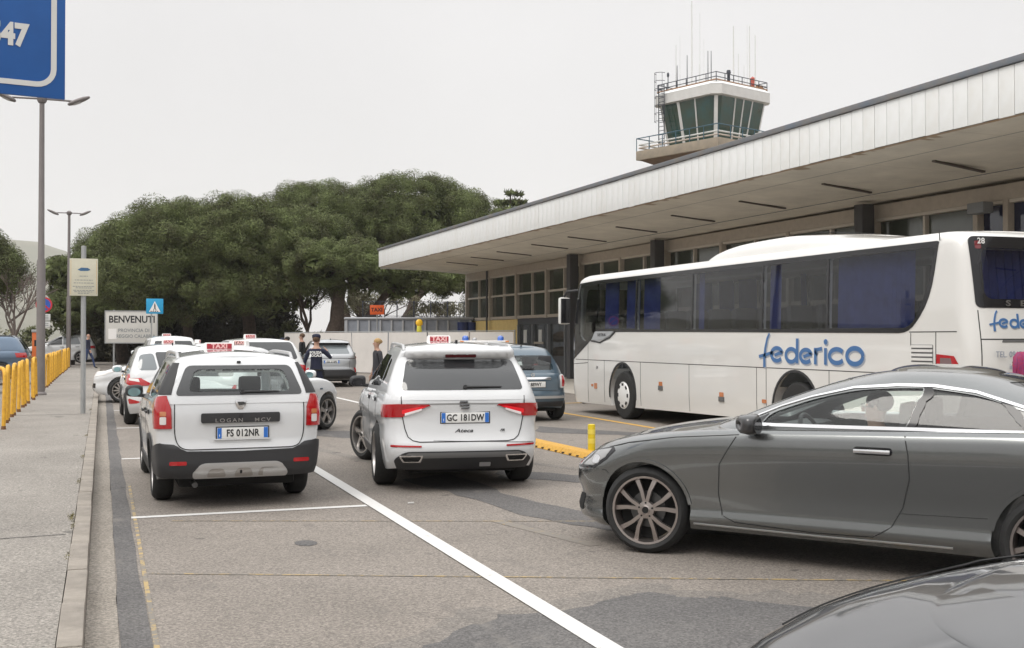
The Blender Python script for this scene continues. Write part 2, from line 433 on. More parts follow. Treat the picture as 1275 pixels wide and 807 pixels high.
def ribbon(name, L, pts, m, parent, w=0.006, h=0.0015, side=1, step=0.05, mb=None, closed=False):
    pts = list(pts) + ([pts[0]] if closed else [])
    dense = []
    for a, b in zip(pts, pts[1:]):
        d = math.hypot(a[1] - b[1], a[2] - b[2]); k = max(1, int(d / step))
        for j in range(k): t = j / k; dense.append((a[0], a[1] + (b[1] - a[1]) * t, a[2] + (b[2] - a[2]) * t))
    dense.append(pts[-1]); uz = to_u(L, dense, side); q = [L.pn(u, z) for u, z in uz]
    V = []; F = []
    for i, (p, n) in enumerate(q):
        t = (q[min(i + 1, len(q) - 1)][0] - q[max(i - 1, 0)][0]).normalized(); s_ = n.cross(t).normalized() * w / 2
        V += [p + s_ + n * h, p - s_ + n * h, p - s_ * 1.0 - n * 0.004, p + s_ - n * 0.004]
        if i: b = 4 * i; F += [(b - 4, b - 3, b + 1, b), (b - 3, b - 2, b + 2, b + 1), (b - 1, b - 4, b, b + 3)]
    if mb is not None: mb.add(V, F); return None
    return MB().add(V, F).obj(name, m, parent, smooth=40)
def boolean(me, cutters, op='DIFFERENCE', solver='MANIFOLD'):
    o = bpy.data.objects.new('tmp', me); C.objects.link(o); tmp = [o]
    for c in cutters:
        q = bpy.data.objects.new('cut', c); C.objects.link(q); tmp.append(q)
        md = o.modifiers.new('b', 'BOOLEAN'); md.operation = op; md.object = q; md.solver = solver
    bpy.context.view_layer.update()
    r = bpy.data.meshes.new_from_object(o.evaluated_get(bpy.context.evaluated_depsgraph_get()))
    for q in tmp: bpy.data.objects.remove(q)
    return r
def cyl_mesh(y, z, r, x0, x1, n=40):
    me = MB().tube([(x0, y, z), (x1, y, z)], r, n, mi=1).mesh('cyl', ['well_black', 'well_black']); return me
def set_index(me, i):
    while len(me.materials) < 2: me.materials.append(M('well_black'))
    me.polygons.foreach_set('material_index', [i] * len(me.polygons)); return me
# ================================================================== ground and markings
def asphalt_mat(name, c1, c2, c3, patchy=.5, grain=.35):
    m = bpy.data.materials.new(name); m.use_nodes = True; n = m.node_tree; b = n.nodes['Principled BSDF']; L = n.links.new
    t = n.nodes.new('ShaderNodeTexCoord'); b.inputs['Roughness'].default_value = .88
    def noise(s, d=6, r=.6, sc_=None):
        q = n.nodes.new('ShaderNodeTexNoise'); q.inputs['Scale'].default_value = s; q.inputs['Detail'].default_value = d; q.inputs['Roughness'].default_value = r
        if sc_:
            mp = n.nodes.new('ShaderNodeMapping'); mp.inputs['Scale'].default_value = sc_; L(t.outputs['Object'], mp.inputs[0]); L(mp.outputs[0], q.inputs['Vector'])
        else: L(t.outputs['Object'], q.inputs['Vector'])
        return q
    def ramp(src, a, bb, ca, cb):
        r = n.nodes.new('ShaderNodeValToRGB'); r.color_ramp.elements[0].position = a; r.color_ramp.elements[1].position = bb
        r.color_ramp.elements[0].color = (*ca, 1); r.color_ramp.elements[1].color = (*cb, 1); L(src, r.inputs[0]); return r
    big = noise(.55, 8, .65); base = ramp(big.outputs['Fac'], .34, .66, c1, c2)
    g = noise(42, 3, .75); gr = ramp(g.outputs['Fac'], .36, .64, (1 - grain,) * 3, (1 + grain,) * 3)
    v = n.nodes.new('ShaderNodeTexVoronoi'); v.inputs['Scale'].default_value = 85; L(t.outputs['Object'], v.inputs['Vector'])
    vr = n.nodes.new('ShaderNodeSeparateColor'); L(v.outputs['Color'], vr.inputs[0]); vv = ramp(vr.outputs[0], 0, 1, (.62,) * 3, (1.42,) * 3)
    m1 = n.nodes.new('ShaderNodeMix'); m1.data_type = 'RGBA'; m1.blend_type = 'MULTIPLY'; m1.inputs['Factor'].default_value = 1; m1.clamp_result = False
    L(base.outputs[0], m1.inputs['A']); L(gr.outputs[0], m1.inputs['B'])
    m1b = n.nodes.new('ShaderNodeMix'); m1b.data_type = 'RGBA'; m1b.blend_type = 'MULTIPLY'; m1b.inputs['Factor'].default_value = .8; L(m1.outputs['Result'], m1b.inputs['A']); L(vv.outputs[0], m1b.inputs['B'])
    st = noise(1.6, 7, .7, (1, .45, 1)); sr = ramp(st.outputs['Fac'], .58, .70, (0, 0, 0), (1, 1, 1))
    m2 = n.nodes.new('ShaderNodeMix'); m2.data_type = 'RGBA'; L(sr.outputs[0], m2.inputs['Factor'])
    m3 = n.nodes.new('ShaderNodeMath'); m3.operation = 'MULTIPLY'; m3.inputs[1].default_value = patchy; L(sr.outputs[0], m3.inputs[0]); L(m3.outputs[0], m2.inputs['Factor'])
    L(m1b.outputs['Result'], m2.inputs['A']); m2.inputs['B'].default_value = (*c3, 1)
    # oil drips
    od = noise(3.3, 2, .5); orr = ramp(od.outputs['Fac'], .70, .74, (0, 0, 0), (1, 1, 1))
    m5 = n.nodes.new('ShaderNodeMath'); m5.operation = 'MULTIPLY'; m5.inputs[1].default_value = .55; L(orr.outputs[0], m5.inputs[0])
    m4 = n.nodes.new('ShaderNodeMix'); m4.data_type = 'RGBA'; L(m5.outputs[0], m4.inputs['Factor']); L(m2.outputs['Result'], m4.inputs['A']); m4.inputs['B'].default_value = (.045, .043, .04, 1)
    L(m4.outputs['Result'], b.inputs['Base Color'])
    bp = n.nodes.new('ShaderNodeBump'); bp.inputs['Strength'].default_value = .55; bp.inputs['Distance'].default_value = .006; L(v.outputs['Distance'], bp.inputs['Height']); L(bp.outputs[0], b.inputs['Normal'])
    MATS[name] = m; return m
asphalt_mat('asphalt', (.185, .163, .142), (.240, .212, .185), (.125, .113, .104), .6, .22)
asphalt_mat('asphalt_dark', (.088, .084, .083), (.128, .121, .116), (.19, .175, .16), .95, .22)
asphalt_mat('pavement_asphalt', (.215, .197, .175), (.275, .252, .225), (.17, .155, .14), .5, .30)
asphalt_mat('concrete_strip', (.22, .195, .165), (.275, .245, .21), (.15, .135, .115), .6, .18)
mat('kerb_stone', (.32, .285, .245), .9, noise=.35, nscale=5, bump=.5, bscale=90)
def worn_paint(name, col, base, amount=.42, sc_=14):
    m = mat(name, col, .7, noise=0); n = m.node_tree; b = n.nodes['Principled BSDF']; t = n.nodes.new('ShaderNodeTexCoord')
    q = n.nodes.new('ShaderNodeTexNoise'); q.inputs['Scale'].default_value = sc_; q.inputs['Detail'].default_value = 9; q.inputs['Roughness'].default_value = .75
    n.links.new(t.outputs['Object'], q.inputs['Vector']); r = n.nodes.new('ShaderNodeValToRGB')
    r.color_ramp.elements[0].position = amount - .04; r.color_ramp.elements[0].color = (*base, 1); r.color_ramp.elements[1].position = amount + .03; r.color_ramp.elements[1].color = (*col, 1)
    n.links.new(q.outputs['Fac'], r.inputs[0]); n.links.new(r.outputs[0], b.inputs['Base Color'])
worn_paint('line_white', (.62, .61, .59), (.32, .29, .26), .37); worn_paint('line_yellow', (.62, .36, .06), (.25, .21, .16), .42)
worn_paint('line_yellow_old', (.40, .29, .13), (.20, .18, .155), .52, 9)
def sheet(name, pts, z, m, kind='structure', parent=None, label=None):
    """flat sheet from a polygon"""
    mb = MB(); mb.add([(x, y, z) for x, y in pts], [tuple(range(len(pts)))]); o = mb.obj(name, m, parent)
    bm = bmesh.new(); bm.from_mesh(o.data); bmesh.ops.triangulate(bm, faces=bm.faces[:])
    for f in bm.faces:
        if f.normal.z < 0: f.normal_flip()
    bm.to_mesh(o.data); bm.free()
    if parent is None: o['kind'] = kind
    return o
def strip(name, a, b, wd, z, m, rough_=0):
    a = Vector(a); b = Vector(b); t = (b - a).normalized(); n_ = Vector((-t.y, t.x)) * wd / 2; L_ = (b - a).length; k = max(1, int(L_ / .6))
    random.seed(int(a.x * 100) + int(b.y * 10)); lft = []; rgt = []
    for i in range(k + 1):
        p = a.lerp(b, i / k); lft.append(p + n_ * (1 + random.uniform(-rough_, rough_))); rgt.append(p - n_ * (1 + random.uniform(-rough_, rough_)))
    return sheet(name, [tuple(q) for q in lft] + [tuple(q) for q in rgt[::-1]], z, m)
worn_paint('line_yellow_old2', (.45, .30, .10), (.21, .187, .16), .62, 9); mat('band_pale', (.75, .62, .10), .4)
sheet('ground', [(-2500, -300), (3000, -300), (3000, 3200), (-2500, 3200)], 0.0, 'asphalt')
# kerbside: concrete gutter, dark sealed strip, kerb stones and pavement
strip('gutter', (0.005, 1.5), (0.02, 62), .175, .004, 'concrete_strip')
strip('sealed_strip', (.175, 1.5), (.18, 62), .155, .004, 'asphalt_dark', .12)
pv = MB(); pv.box(-1.92, -.214, 1.0, 63, -.05, .12); pvo = pv.obj('pavement', 'pavement_asphalt'); tag(pvo, kind='structure')
sheet('pavement_joint', [(-1.9, 24.35), (-.215, 24.30), (-.215, 24.34), (-1.9, 24.39)], .124, 'asphalt_dark'); sheet('pavement_joint', [(-1.9, 34.35), (-.26, 34.30), (-.26, 34.35), (-1.9, 34.40)], .124, 'asphalt_dark')
sheet('pavement_joint', [(-1.9, 9.3), (-.26, 9.45), (-.26, 9.47), (-1.9, 9.32)], .124, 'asphalt_dark')
kerb = MB().box(-.212, -.085, 1.0, 63, -.05, .02).obj('kerb', 'kerb_stone'); tag(kerb, kind='structure')
random.seed(4); ks = []
for v_ in range(3):
    k_ = MB().box(-.063, .063, .002, .998, 0.0, .102 + .002 * v_); ks.append(k_.mesh('kerb_stone', 'kerb_stone', bevel=.010))
for i in range(62):
    q = link('kerb_stone', ks[i % 3], kerb, (-.1485 + random.uniform(-.002, .002), 1 + i * 1.0, .02 + random.uniform(-.003, .003)), (0, 0, random.uniform(-.004, .004)))
mat('weed_green', (.22, .19, .08), .9, noise=.5, nscale=30); mat('dirt', (.16, .125, .09), .95, noise=.4, nscale=10)
wd = MB(); random.seed(5)
for (cx_, cy_, n_) in ((-.27, 12.9, 60), (-.28, 10.4, 120), (-.26, 9.9, 50), (-.27, 15.6, 50), (-.26, 8.5, 40), (-.27, 19, 50), (-.27, 26, 60)):
    for i in range(n_):
        x = cx_ + .045 + random.gauss(0, .014); y = cy_ + random.gauss(0, .12); h_ = random.uniform(.003, .010); a = random.uniform(0, 6.3)
        wd.add([(x - .006 * math.cos(a), y - .006 * math.sin(a), .12), (x + .006 * math.cos(a), y + .006 * math.sin(a), .12), (x + random.gauss(0, .012), y + random.gauss(0, .012), .12 + h_)], [(0, 1, 2)])
tag(wd.obj('weeds', 'weed_green', recalc=False), kind='stuff')
# white lines
strip('bay_line', (.26, 10.93), (2.46, 10.93), .11, .004, 'line_white'); strip('bay_line', (.26, 16.3), (2.46, 16.3), .11, .004, 'line_white'); strip('bay_line', (.26, 21.9), (2.46, 21.9), .11, .004, 'line_white')
strip('bay_line', (.26, 27.3), (2.46, 27.3), .11, .004, 'line_white'); strip('bay_line', (.26, 32.8), (2.46, 32.8), .11, .004, 'line_white')
strip('lane_line', (2.545, 1.2), (2.515, 40), .135, .008, 'line_white'); strip('lane_line', (6.02, 37), (6.62, 9.0), .13, .004, 'line_white')
strip('coach_bay_line', (9.66, 30), (9.42, 6), .13, .004, 'line_yellow'); strip('crossing_line', (9.5, 26.3), (13.0, 26.5), .14, .008, 'line_yellow')
strip('old_yellow_line', (.295, 13.5), (.275, 2), .03, .0035, 'line_yellow_old'); strip('old_yellow_line', (.32, 8.30), (5.2, 6.27), .03, .0035, 'line_yellow_old')
strip('old_yellow_line', (.6, 10.62), (4.3, 9.25), .02, .0035, 'line_yellow_old'); strip('old_yellow_line', (3.36, 9.6), (3.7, 8.2), .12, .003, 'line_yellow_old2')
# dark irregular patches
def wobble(pts, amp=.05, seed=1, sub=4):
    random.seed(seed); out = []
    for i in range(len(pts)):
        a, b = Vector(pts[i]), Vector(pts[(i + 1) % len(pts)])
        for k in range(sub): out.append(tuple(a.lerp(b, k / sub) + Vector((random.gauss(0, amp), random.gauss(0, amp)))))
    return out
sheet('asphalt_dark_patch', wobble([(1.2, 4.6), (1.62, 5.85), (2.0, 6.12), (2.22, 6.33), (2.6, 6.27), (3.05, 6.52), (3.3, 6.62), (3.55, 6.33), (3.75, 6.30), (4.2, 5.75), (5.2, 5.0), (5.0, 3.5), (2.5, 3.2)], .03), .003, 'asphalt_dark')
sheet('asphalt_dark_patch', wobble([(3.3, 12.8), (3.5, 11.3), (3.72, 10.0), (3.9, 9.2), (4.3, 8.6), (5.0, 8.2), (4.8, 9.2), (4.25, 9.9), (4.0, 11.3), (4.0, 13.2)], .04, 3), .003, 'asphalt_dark')
sheet('asphalt_dark_patch', wobble([(4.4, 12.6), (5.1, 11.9), (6.1, 11.0), (6.9, 10.4), (7.0, 11.0), (5.6, 12.3), (4.7, 13.3)], .05, 4), .003, 'asphalt_dark')
sheet('asphalt_dark_patch', wobble([(2.7, 20), (3.6, 18.6), (5.2, 17.0), (5.6, 17.8), (4.2, 19.6), (3.2, 21)], .08, 5), .003, 'asphalt_dark')
sheet('asphalt_dark_patch', wobble([(7.2, 18.5), (9.2, 16.4), (9.3, 17.2), (7.6, 19.6)], .08, 6), .003, 'asphalt_dark')
asphalt_mat('asphalt_tyre', (.145, .131, .118), (.21, .188, .166), (.12, .11, .10), .6, .22)
def mark(pts, wd, seed):
    random.seed(seed); P = [Vector(p) for p in pts]; L, Rr = [], []
    for a, b in zip(P, P[1:]):
        t = (b - a).normalized(); n = Vector((-t.y, t.x))
        for k in range(6): q = a.lerp(b, k / 6); L.append(tuple(q + n * wd * random.uniform(.38, .6))); Rr.append(tuple(q - n * wd * random.uniform(.38, .6)))
    sheet('tyre_mark', L + Rr[::-1], .0018, 'asphalt_tyre')
mark([(2.9, 17.5), (3.25, 15.5), (3.6, 13.9), (4.1, 12.2)], .20, 1); mark([(4.4, 17.3), (4.9, 15.2), (5.6, 13.2), (6.6, 11.6)], .20, 2); mark([(4.8, 10.2), (6.0, 9.4), (7.6, 9.0)], .21, 5); mark([(3.1, 24), (4.0, 20), (5.2, 16.5)], .22, 6); mark([(7.0, 26), (7.4, 21), (8.2, 17)], .22, 7)
sheet('asphalt_patch_rim', wobble([(1.0, 4.4), (1.45, 5.95), (1.9, 6.35), (2.2, 6.55), (2.65, 6.45), (3.05, 6.75), (3.4, 6.85), (3.7, 6.5), (4.1, 6.35), (4.6, 5.75), (5.4, 5.0), (5.2, 3.4), (2.4, 3.0)], .06, 9), .0015, 'asphalt_tyre')  # mid-toned sheet, softens the edge of the foreground dark patch
sheet('asphalt_stain', [(1.55 + .09 * math.cos(a), 9.1 + .13 * math.sin(a)) for a in [k * math.pi / 8 for k in range(16)]], .003, 'asphalt_dark')
# litter
lt = MB(); lt.cbox((2.9, 10.9, .012), (.06, .02, .012)); tag(lt.obj('cigarette_packet', 'line_white'), 'tiny scrap of white litter on the asphalt behind the crossover taxi', 'litter')
asphalt_mat('terminal_paving', (.42, .39, .345), (.50, .465, .415), (.34, .315, .28), .4, .12)
sheet('terminal_pavement', [(13.4, -10), (60, -10), (60, 75), (13.0, 75)], .006, 'terminal_paving')
# yellow lane separator and flexible post
mat('separator_yellow', (.66, .36, .05), .65, noise=.35, nscale=25, bump=.3, bscale=120); mat('post_yellow', (.72, .55, .02), .45, noise=.15, nscale=12)
sp = thing('lane_separator', 'low yellow rubber lane separator between crossover taxi and grey coupe', 'kerb', (6.42, 12.0, 0), R_(1.2))
sm = MB().prism([(-.17, 0), (.17, 0), (.10, .075), (-.10, .075)], .006, .994, 'XZ').mesh('separator_block', 'separator_yellow', bevel=.012)
stud = MB().lathe([(.03, 0), (.026, .012), (.001, .014)], 10, 'Z').mesh('bolt', 'well_black')
for i in range(7):
    q = link('separator_block', sm, sp, (0, i * 1.0, .004))
    for k in range(4): link('bolt', stud, q, (-.155, .13 + .25 * k, .012))
fp = thing('flexible_post', 'short yellow flexible post with paler bands at the near end of the separator', 'bollard', (6.50, 14.55, 0))
FPY = 1
b_ = MB().lathe([(.11, 0), (.11, .02), (.05, .05), (.045, .08)], 20).obj('post_base', 'well_black', fp, smooth=40)
c_ = MB().lathe([(.052, .06), (.052, .42), (.05, .435), (.04, .44), (.001, .44)], 20).obj('post_body', 'post_yellow', fp, smooth=40)
for z in (.17, .30): MB().lathe([(.054, z), (.054, z + .07)], 20).obj('reflective_band', 'band_pale', fp, smooth=40)
# ================================================================== airport terminal
mat('fascia_white', (.76, .77, .77), .5, noise=.12, nscale=3, col2=(.71, .715, .70)); mat('fascia_joint', (.16, .16, .17), .8)
mat('coping', (.13, .155, .19), .55, .2, noise=.5, nscale=1.6, col2=(.20, .18, .16)); mat('rust', (.40, .22, .12), .9, noise=.5, nscale=12)
mat('soffit', (.90, .84, .73), .85, noise=.22, nscale=.8, bump=.1, bscale=20); mat('soffit_slot', (.12, .10, .085), .8)
mat('frame_beige', (.52, .46, .39), .6, noise=.15, nscale=6); mat('wall_render', (.36, .32, .27), .85, noise=.2, nscale=2); mat('column_dark', (.07, .07, .075), .5)
mat('window_green', (.075, .085, .07), .1, spec=.9, noise=.25, nscale=.7); mat('window_blue', (.03, .035, .07), .06, spec=.8); mat('panel_yellow', (.80, .60, .24), .55, noise=.12, nscale=4)
mat('door_grey', (.075, .08, .088), .45); mat('door_glass', (.05, .055, .055), .05, spec=.9); mat('notice_white', (.65, .65, .62), .6)
mat('fascia_white2', (.74, .75, .745), .5, noise=.2, nscale=3, col2=(.69, .685, .66)); mat('rust_pale', (.52, .42, .33), .8, noise=.4, nscale=3, col2=(.45, .30, .18)); mat('rust_stain', (.48, .38, .28), .9); mat('soffit_line', (.62, .56, .47), .9)
mat('frame_beige2', (.60, .55, .48), .5); mat('frame_grey', (.22, .23, .24), .5); mat('tower_brown', (.17, .11, .07), .9, noise=.4, nscale=2); mat('beacon_orange_dark', (.45, .08, .05), .5)
T = thing('terminal_building', 'long low airport terminal with deep flat white canopy running behind the coach', 'building', (18.25, 57.1, 0), R_(-89.04))
XL, XR = .95, 63.0
SO = lambda y: 5.07 - .0484 * y           # soffit height at local y (negative = outwards)
# walls behind everything
MB().box(.0, 62, .35, 16, 0, 5.6).obj('wall', 'wall_render', T)
cp = MB().add([(XL, -4.95, SO(-4.95)), (XR, -4.95, SO(-4.95)), (XR, 17, SO(0) - .0), (-.1, 17, SO(0)), (-.1, 0, SO(0)), (-.1, .0, 6.0), (XL, -4.95, 6.12), (XR, -4.95, 6.12), (XR, 17, 6.12), (-.1, 17, 6.12)],
    [(0, 1, 2, 3, 4), (6, 5, 9, 8, 7), (0, 4, 5, 6), (1, 0, 6, 7), (3, 2, 8, 9), (4, 3, 9, 5), (2, 1, 7, 8)]).obj('canopy', 'soffit', T)
MB().box(-.2, XR, -5.08, 17.1, 6.135, 6.25).obj('coping', 'coping', T) if False else None
c_ = MB().prism([(XL - .14, -5.10), (XR, -5.10), (XR, 17.1), (-.3, 17.1), (-.3, .0)], 6.125, 6.235).obj('roof_coping', 'coping', T, bevel=.01)
MB().box(XL - .05, XR, -5.02, -4.952, 5.30, 6.12).obj('fascia_backing', 'fascia_joint', T)
pw = .345; pm_ = MB().box(.006, pw - .006, -.028, 0, 5.292, 6.115).mesh('fascia_panel', 'fascia_white', bevel=.004)
pm2 = MB().box(.006, pw - .006, -.028, 0, 5.285, 6.115).mesh('fascia_panel', 'fascia_white2', bevel=.004)
random.seed(3); n_ = int((XR - XL) / pw)
for i in range(n_): link('fascia_panel', pm2 if random.random() < .25 else pm_, T, (XL + i * pw, -5.022 + random.uniform(-.002, .002), random.uniform(-.004, .004)))
# far end fascia, skewed like the canopy end
ex_, ey_ = -1.05, 4.95; el_ = math.hypot(ex_, ey_); ea_ = math.atan2(ey_, ex_)
pe = MB().box(.006, pw - .006, 0, .03, 5.2, 6.115).mesh('end_panel', 'fascia_white', bevel=.004)
for i in range(int(el_ / pw)): link('end_panel', pe, T, (XL + math.cos(ea_) * i * pw, -4.95 + math.sin(ea_) * i * pw, 0), (0, 0, ea_))
# rusty lower flashing and flaking paint along the soffit edge
MB().add([(XL, -4.99, 5.292), (XR, -4.99, 5.292), (XR, -4.93, 5.278), (XL, -4.93, 5.278)], [(0, 1, 2, 3)]).obj('lower_flashing', 'rust_pale', T)
random.seed(8); fl = MB()
for i in range(46):
    x = random.uniform(8, 45) if i % 3 else random.gauss(37.5, 2.5); l_ = random.uniform(.08, .5); y0 = -4.9; w_ = random.uniform(.05, .35)
    fl.add([(x, y0, SO(y0) - .004), (x + l_, y0, SO(y0) - .004), (x + l_ * .8, y0 + w_, SO(y0 + w_) - .004), (x + l_ * .2, y0 + w_ * .7, SO(y0 + w_ * .7) - .004)], [(0, 1, 2, 3)])
tag(fl.obj('flaking_paint', 'rust_stain', T), kind='stuff')
# slots in the soffit
sx_ = [38.6, 35.0, 31.5, 27.9, 24.3, 20.5, 17.1, 13.3, 10.0, 6.5, 42.2, 45.8, 49.4, 53.0, 56.6]
sm_ = MB().prism([(-.04, 0), (.04, 0), (.04, 1.7), (-.04, 1.7)], -.02, .02).mesh('soffit_light', 'soffit_slot')
for x in sx_: link('soffit_light', sm_, T, (x + .2, -3.25, SO(-3.25) - .012), (math.atan(-.0484), 0, R_(13)))
for y in (-3.9, -1.3): MB().box(.5, 62, y - .004, y + .004, SO(y) - .004, SO(y) + .01).obj('soffit_joint', 'fascia_joint', T)
for k in range(17):
    x = 3.6 * k + 1.5; MB().add([(x, -4.9, SO(-4.9) - .003), (x + .015, -4.9, SO(-4.9) - .003), (x + .85, -.05, SO(-.05) - .003), (x + .835, -.05, SO(-.05) - .003)], [(0, 1, 2, 3)]).obj('soffit_joint', 'soffit_line', T)
# window wall, bay by bay
posts = [0.0, 3.64, 7.32, 11.0, 14.65, 18.3, 21.9, 25.55, 29.2, 33.0, 36.55, 37.45, 41.1, 44.7, 48.3, 51.9, 55.5, 59.1]
MB().box(-.1, 62, -.04, .34, 4.74, 5.08).obj('head_beam', 'frame_beige', T); MB().box(-.1, 62, -.02, .33, 4.66, 4.735).obj('head_rail', 'frame_beige2', T)
po_m = MB().box(-.07, .07, -.07, .33, 2.56, 4.735).mesh('window_post', 'frame_beige', bevel=.008)
for x in posts: link('window_post', po_m, T, (x, 0, 0))
def wpane(x0, x1, z0, z1, m='window_green'): return MB().box(x0, x1, .12, .14, z0, z1).obj('window_pane', m, T)
for a, b in zip(posts, posts[1:]):
    mid = (a + b) / 2; m_ = 'window_blue' if a >= 36.5 else 'window_green'
    if b - a < 1.5:
        wpane(a + .072, b - .072, 2.72, 4.655, m_); continue
    MB().box(mid - .035, mid + .035, .02, .2, 2.66, 4.655).obj('mullion', 'frame_beige2', T)
    for (p, q) in ((a, mid), (mid, b)):
        MB().box(p + .072 if p == a else p + .037, q - .037 if q == mid else q - .072, .03, .18, 3.70, 3.79).obj('transom', 'frame_beige2', T)
        wpane(p + .073, q - .073 + .0, 2.73, 3.695, m_); wpane(p + .073, q - .073, 3.795, 4.655, m_)
    MB().box(a + .072, b - .072, -.0, .25, 2.58, 2.72).obj('window_sill', 'frame_beige', T, bevel=.006)
for a, b in zip(posts[:2], posts[1:3]): MB().box(a + .02, b - .02, .05, .34, .35, 2.56).obj('spandrel_panel', 'panel_yellow', T)
MB().box(7.32, 61.5, .06, .345, 2.30, 2.575).obj('door_header', 'door_grey', T)
for i, x in enumerate([7.4 + 1.83 * k for k in range(29)]):
    MB().box(x, x + .09, .0, .3, .02, 2.295).obj('door_post', 'frame_grey', T)
    MB().box(x + .1, x + 1.82, .12, .16, .9, 2.29).obj('door_glass', 'door_glass', T); MB().box(x + .1, x + 1.82, .08, .2, .02, .895).obj('door_panel', 'door_grey', T)
    if i in (0, 1, 3): MB().box(x + .55, x + .95, .108, .118, 1.45, 2.05).obj('paper_notice', 'notice_white', T)
MB().box(9.3, 10.4, .07, .11, 1.4, 1.5).obj('door_bar', 'frame_beige', T)
for x in (14.75, 22.0, 33.1): MB().box(x - .17, x + .17, -.62, -.24, 0, SO(-.4) - .002).obj('column', 'column_dark', T, bevel=.02)
MB().tube([(3.5, -.12, 1.0), (3.5, -.12, 5.05)], .05, 10).obj('drainpipe', 'column_dark', T, smooth=50)
mb = MB(); mb.box(36.75, 37.25, -.5, -.2, 4.45, 4.7); mb.obj('loudspeaker', 'frame_grey', T, bevel=.03)

# ================================================================== control tower
mat('tower_white', (.62, .61, .59), .55, noise=.12, nscale=2); mat('tower_concrete', (.34, .28, .21), .9, noise=.35, nscale=1.4, col2=(.24, .21, .17)); mat('tower_glass', (.015, .065, .065), .04, spec=.9, noise=.4, nscale=.8, col2=(.03, .045, .022))
mat('rail_blue', (.03, .09, .13), .5); mat('rail_dark', (.03, .035, .05), .5); mat('rusty_white', (.60, .52, .45), .7, noise=.3, nscale=4); mat('antenna_white', (.62, .62, .60), .5)
W_ = thing('control_tower', 'white glazed control tower with antennas rising behind the terminal', 'tower', (39.3, 67.67, 0), R_(19))
MB().box(-1.7, 1.7, -1.7, 1.7, 0, 14.0).obj('shaft', 'tower_concrete', W_, bevel=.03)
sl_ = 3.68
def frus(mb, h0, z0, h1, z1, ch0=0, ch1=0, mi=0):
    def ring(h, z, c): return [(-h + c, -h, z), (h - c, -h, z), (h, -h + c, z), (h, h - c, z), (h - c, h, z), (-h + c, h, z), (-h, h - c, z), (-h, -h + c, z)] 
    vs = ring(h0, z0, ch0) + ring(h1, z1, ch1); mb.add(vs, [tuple(range(7, -1, -1)), tuple(range(8, 16))] + [(i, (i + 1) % 8, 8 + (i + 1) % 8, 8 + i) for i in range(8)], mi); return mb
frus(MB(), 1.8, 13.1, 3.5, 13.95, .02, .02).obj('slab_underside', 'tower_brown', W_)
MB().box(-sl_, sl_, -sl_, sl_, 13.95, 14.58).obj('balcony_slab', 'tower_concrete', W_, bevel=.02)
for i in range(4):
    a = math.pi / 2 * i; M4 = Matrix.Rotation(a, 4, 'Z')
    def R4(p): return tuple(M4 @ Vector(p))
    for z, r_, m_ in ((14.80, .055, 'rusty_white'), (15.02, .055, 'antenna_white')):
        MB().tube([R4((-sl_ + .15, -sl_ + .15, z)), R4((sl_ - .15, -sl_ + .15, z))], r_, 6).obj('white_rail', m_, W_)
    MB().tube([R4((-sl_ + .03, -sl_ + .03, 15.45)), R4((sl_ - .03, -sl_ + .03, 15.45))], .035, 6).obj('top_rail', 'rail_blue', W_)
    for k in range(6):
        x = -sl_ + .03 + (2 * sl_ - .06) * k / 6; MB().tube([R4((x, -sl_ + .03, 14.5)), R4((x, -sl_ + .03, 15.45))], .03, 5).obj('rail_post', 'rail_blue', W_)
frus(MB(), 2.22, 14.58, 2.74, 17.6, .35, .55).obj('cab_glass', 'tower_glass', W_)
def cabbar(x0, x1, side, wd=.10, nm='glazing_bar'):
    a = math.pi / 2 * side; M4 = Matrix.Rotation(a, 4, 'Z')
    p, q = M4 @ Vector((x0 * .95, -2.24, 14.6)), M4 @ Vector((x1, -2.76, 17.62)); MB().tube([p, q], wd * .62, 4).obj(nm, 'tower_white', W_)
for sd, bars in ((0, ((-.72, -.84), (.0, .02), (.78, .93), (1.98, 2.16))), (1, ((-1.98, -2.16), (-.6, -.7), (.6, .7), (1.98, 2.16))), (2, ((-1.98, -2.16), (-.6, -.7), (.6, .7), (1.98, 2.16))), (3, ((.78, .88), (-1.98, -2.16)))):
    for (a, b) in bars: cabbar(a, b, sd, .1)
cabbar(-.52, -.62, 3, .2)
MB().tube([Vector((-2.08, -2.08, 14.6)), Vector((-2.5, -2.5, 17.62))], .17, 4).obj('corner_post', 'tower_white', W_)
frus(MB(), 2.72, 17.6, 2.98, 17.66, .5, .5).obj('cab_soffit', 'tower_white', W_)
frus(MB(), 2.98, 17.66, 2.98, 18.32, .5, .5).obj('roof_band', 'tower_white', W_); frus(MB(), 2.99, 18.323, 2.75, 18.55, .5, .5).obj('roof_edge', 'fascia_white', W_)
rh = 2.62
for i in range(4):
    M4 = Matrix.Rotation(math.pi / 2 * i, 4, 'Z')
    for z in (18.82, 19.12): MB().tube([tuple(M4 @ Vector((-rh, -rh, z))), tuple(M4 @ Vector((rh, -rh, z)))], .03, 5).obj('roof_rail_bar', 'rail_dark', W_)
    for k in range(6):
        x = -rh + 2 * rh * k / 6; MB().tube([tuple(M4 @ Vector((x, -rh, 18.5))), tuple(M4 @ Vector((x, -rh, 19.12)))], .03, 5).obj('roof_rail_post', 'rail_dark', W_)
    MB().tube([tuple(M4 @ Vector((-rh, -rh - .02, 18.62))), tuple(M4 @ Vector((rh, -rh - .02, 18.62)))], .05, 5).obj('roof_pipe', 'rust', W_)
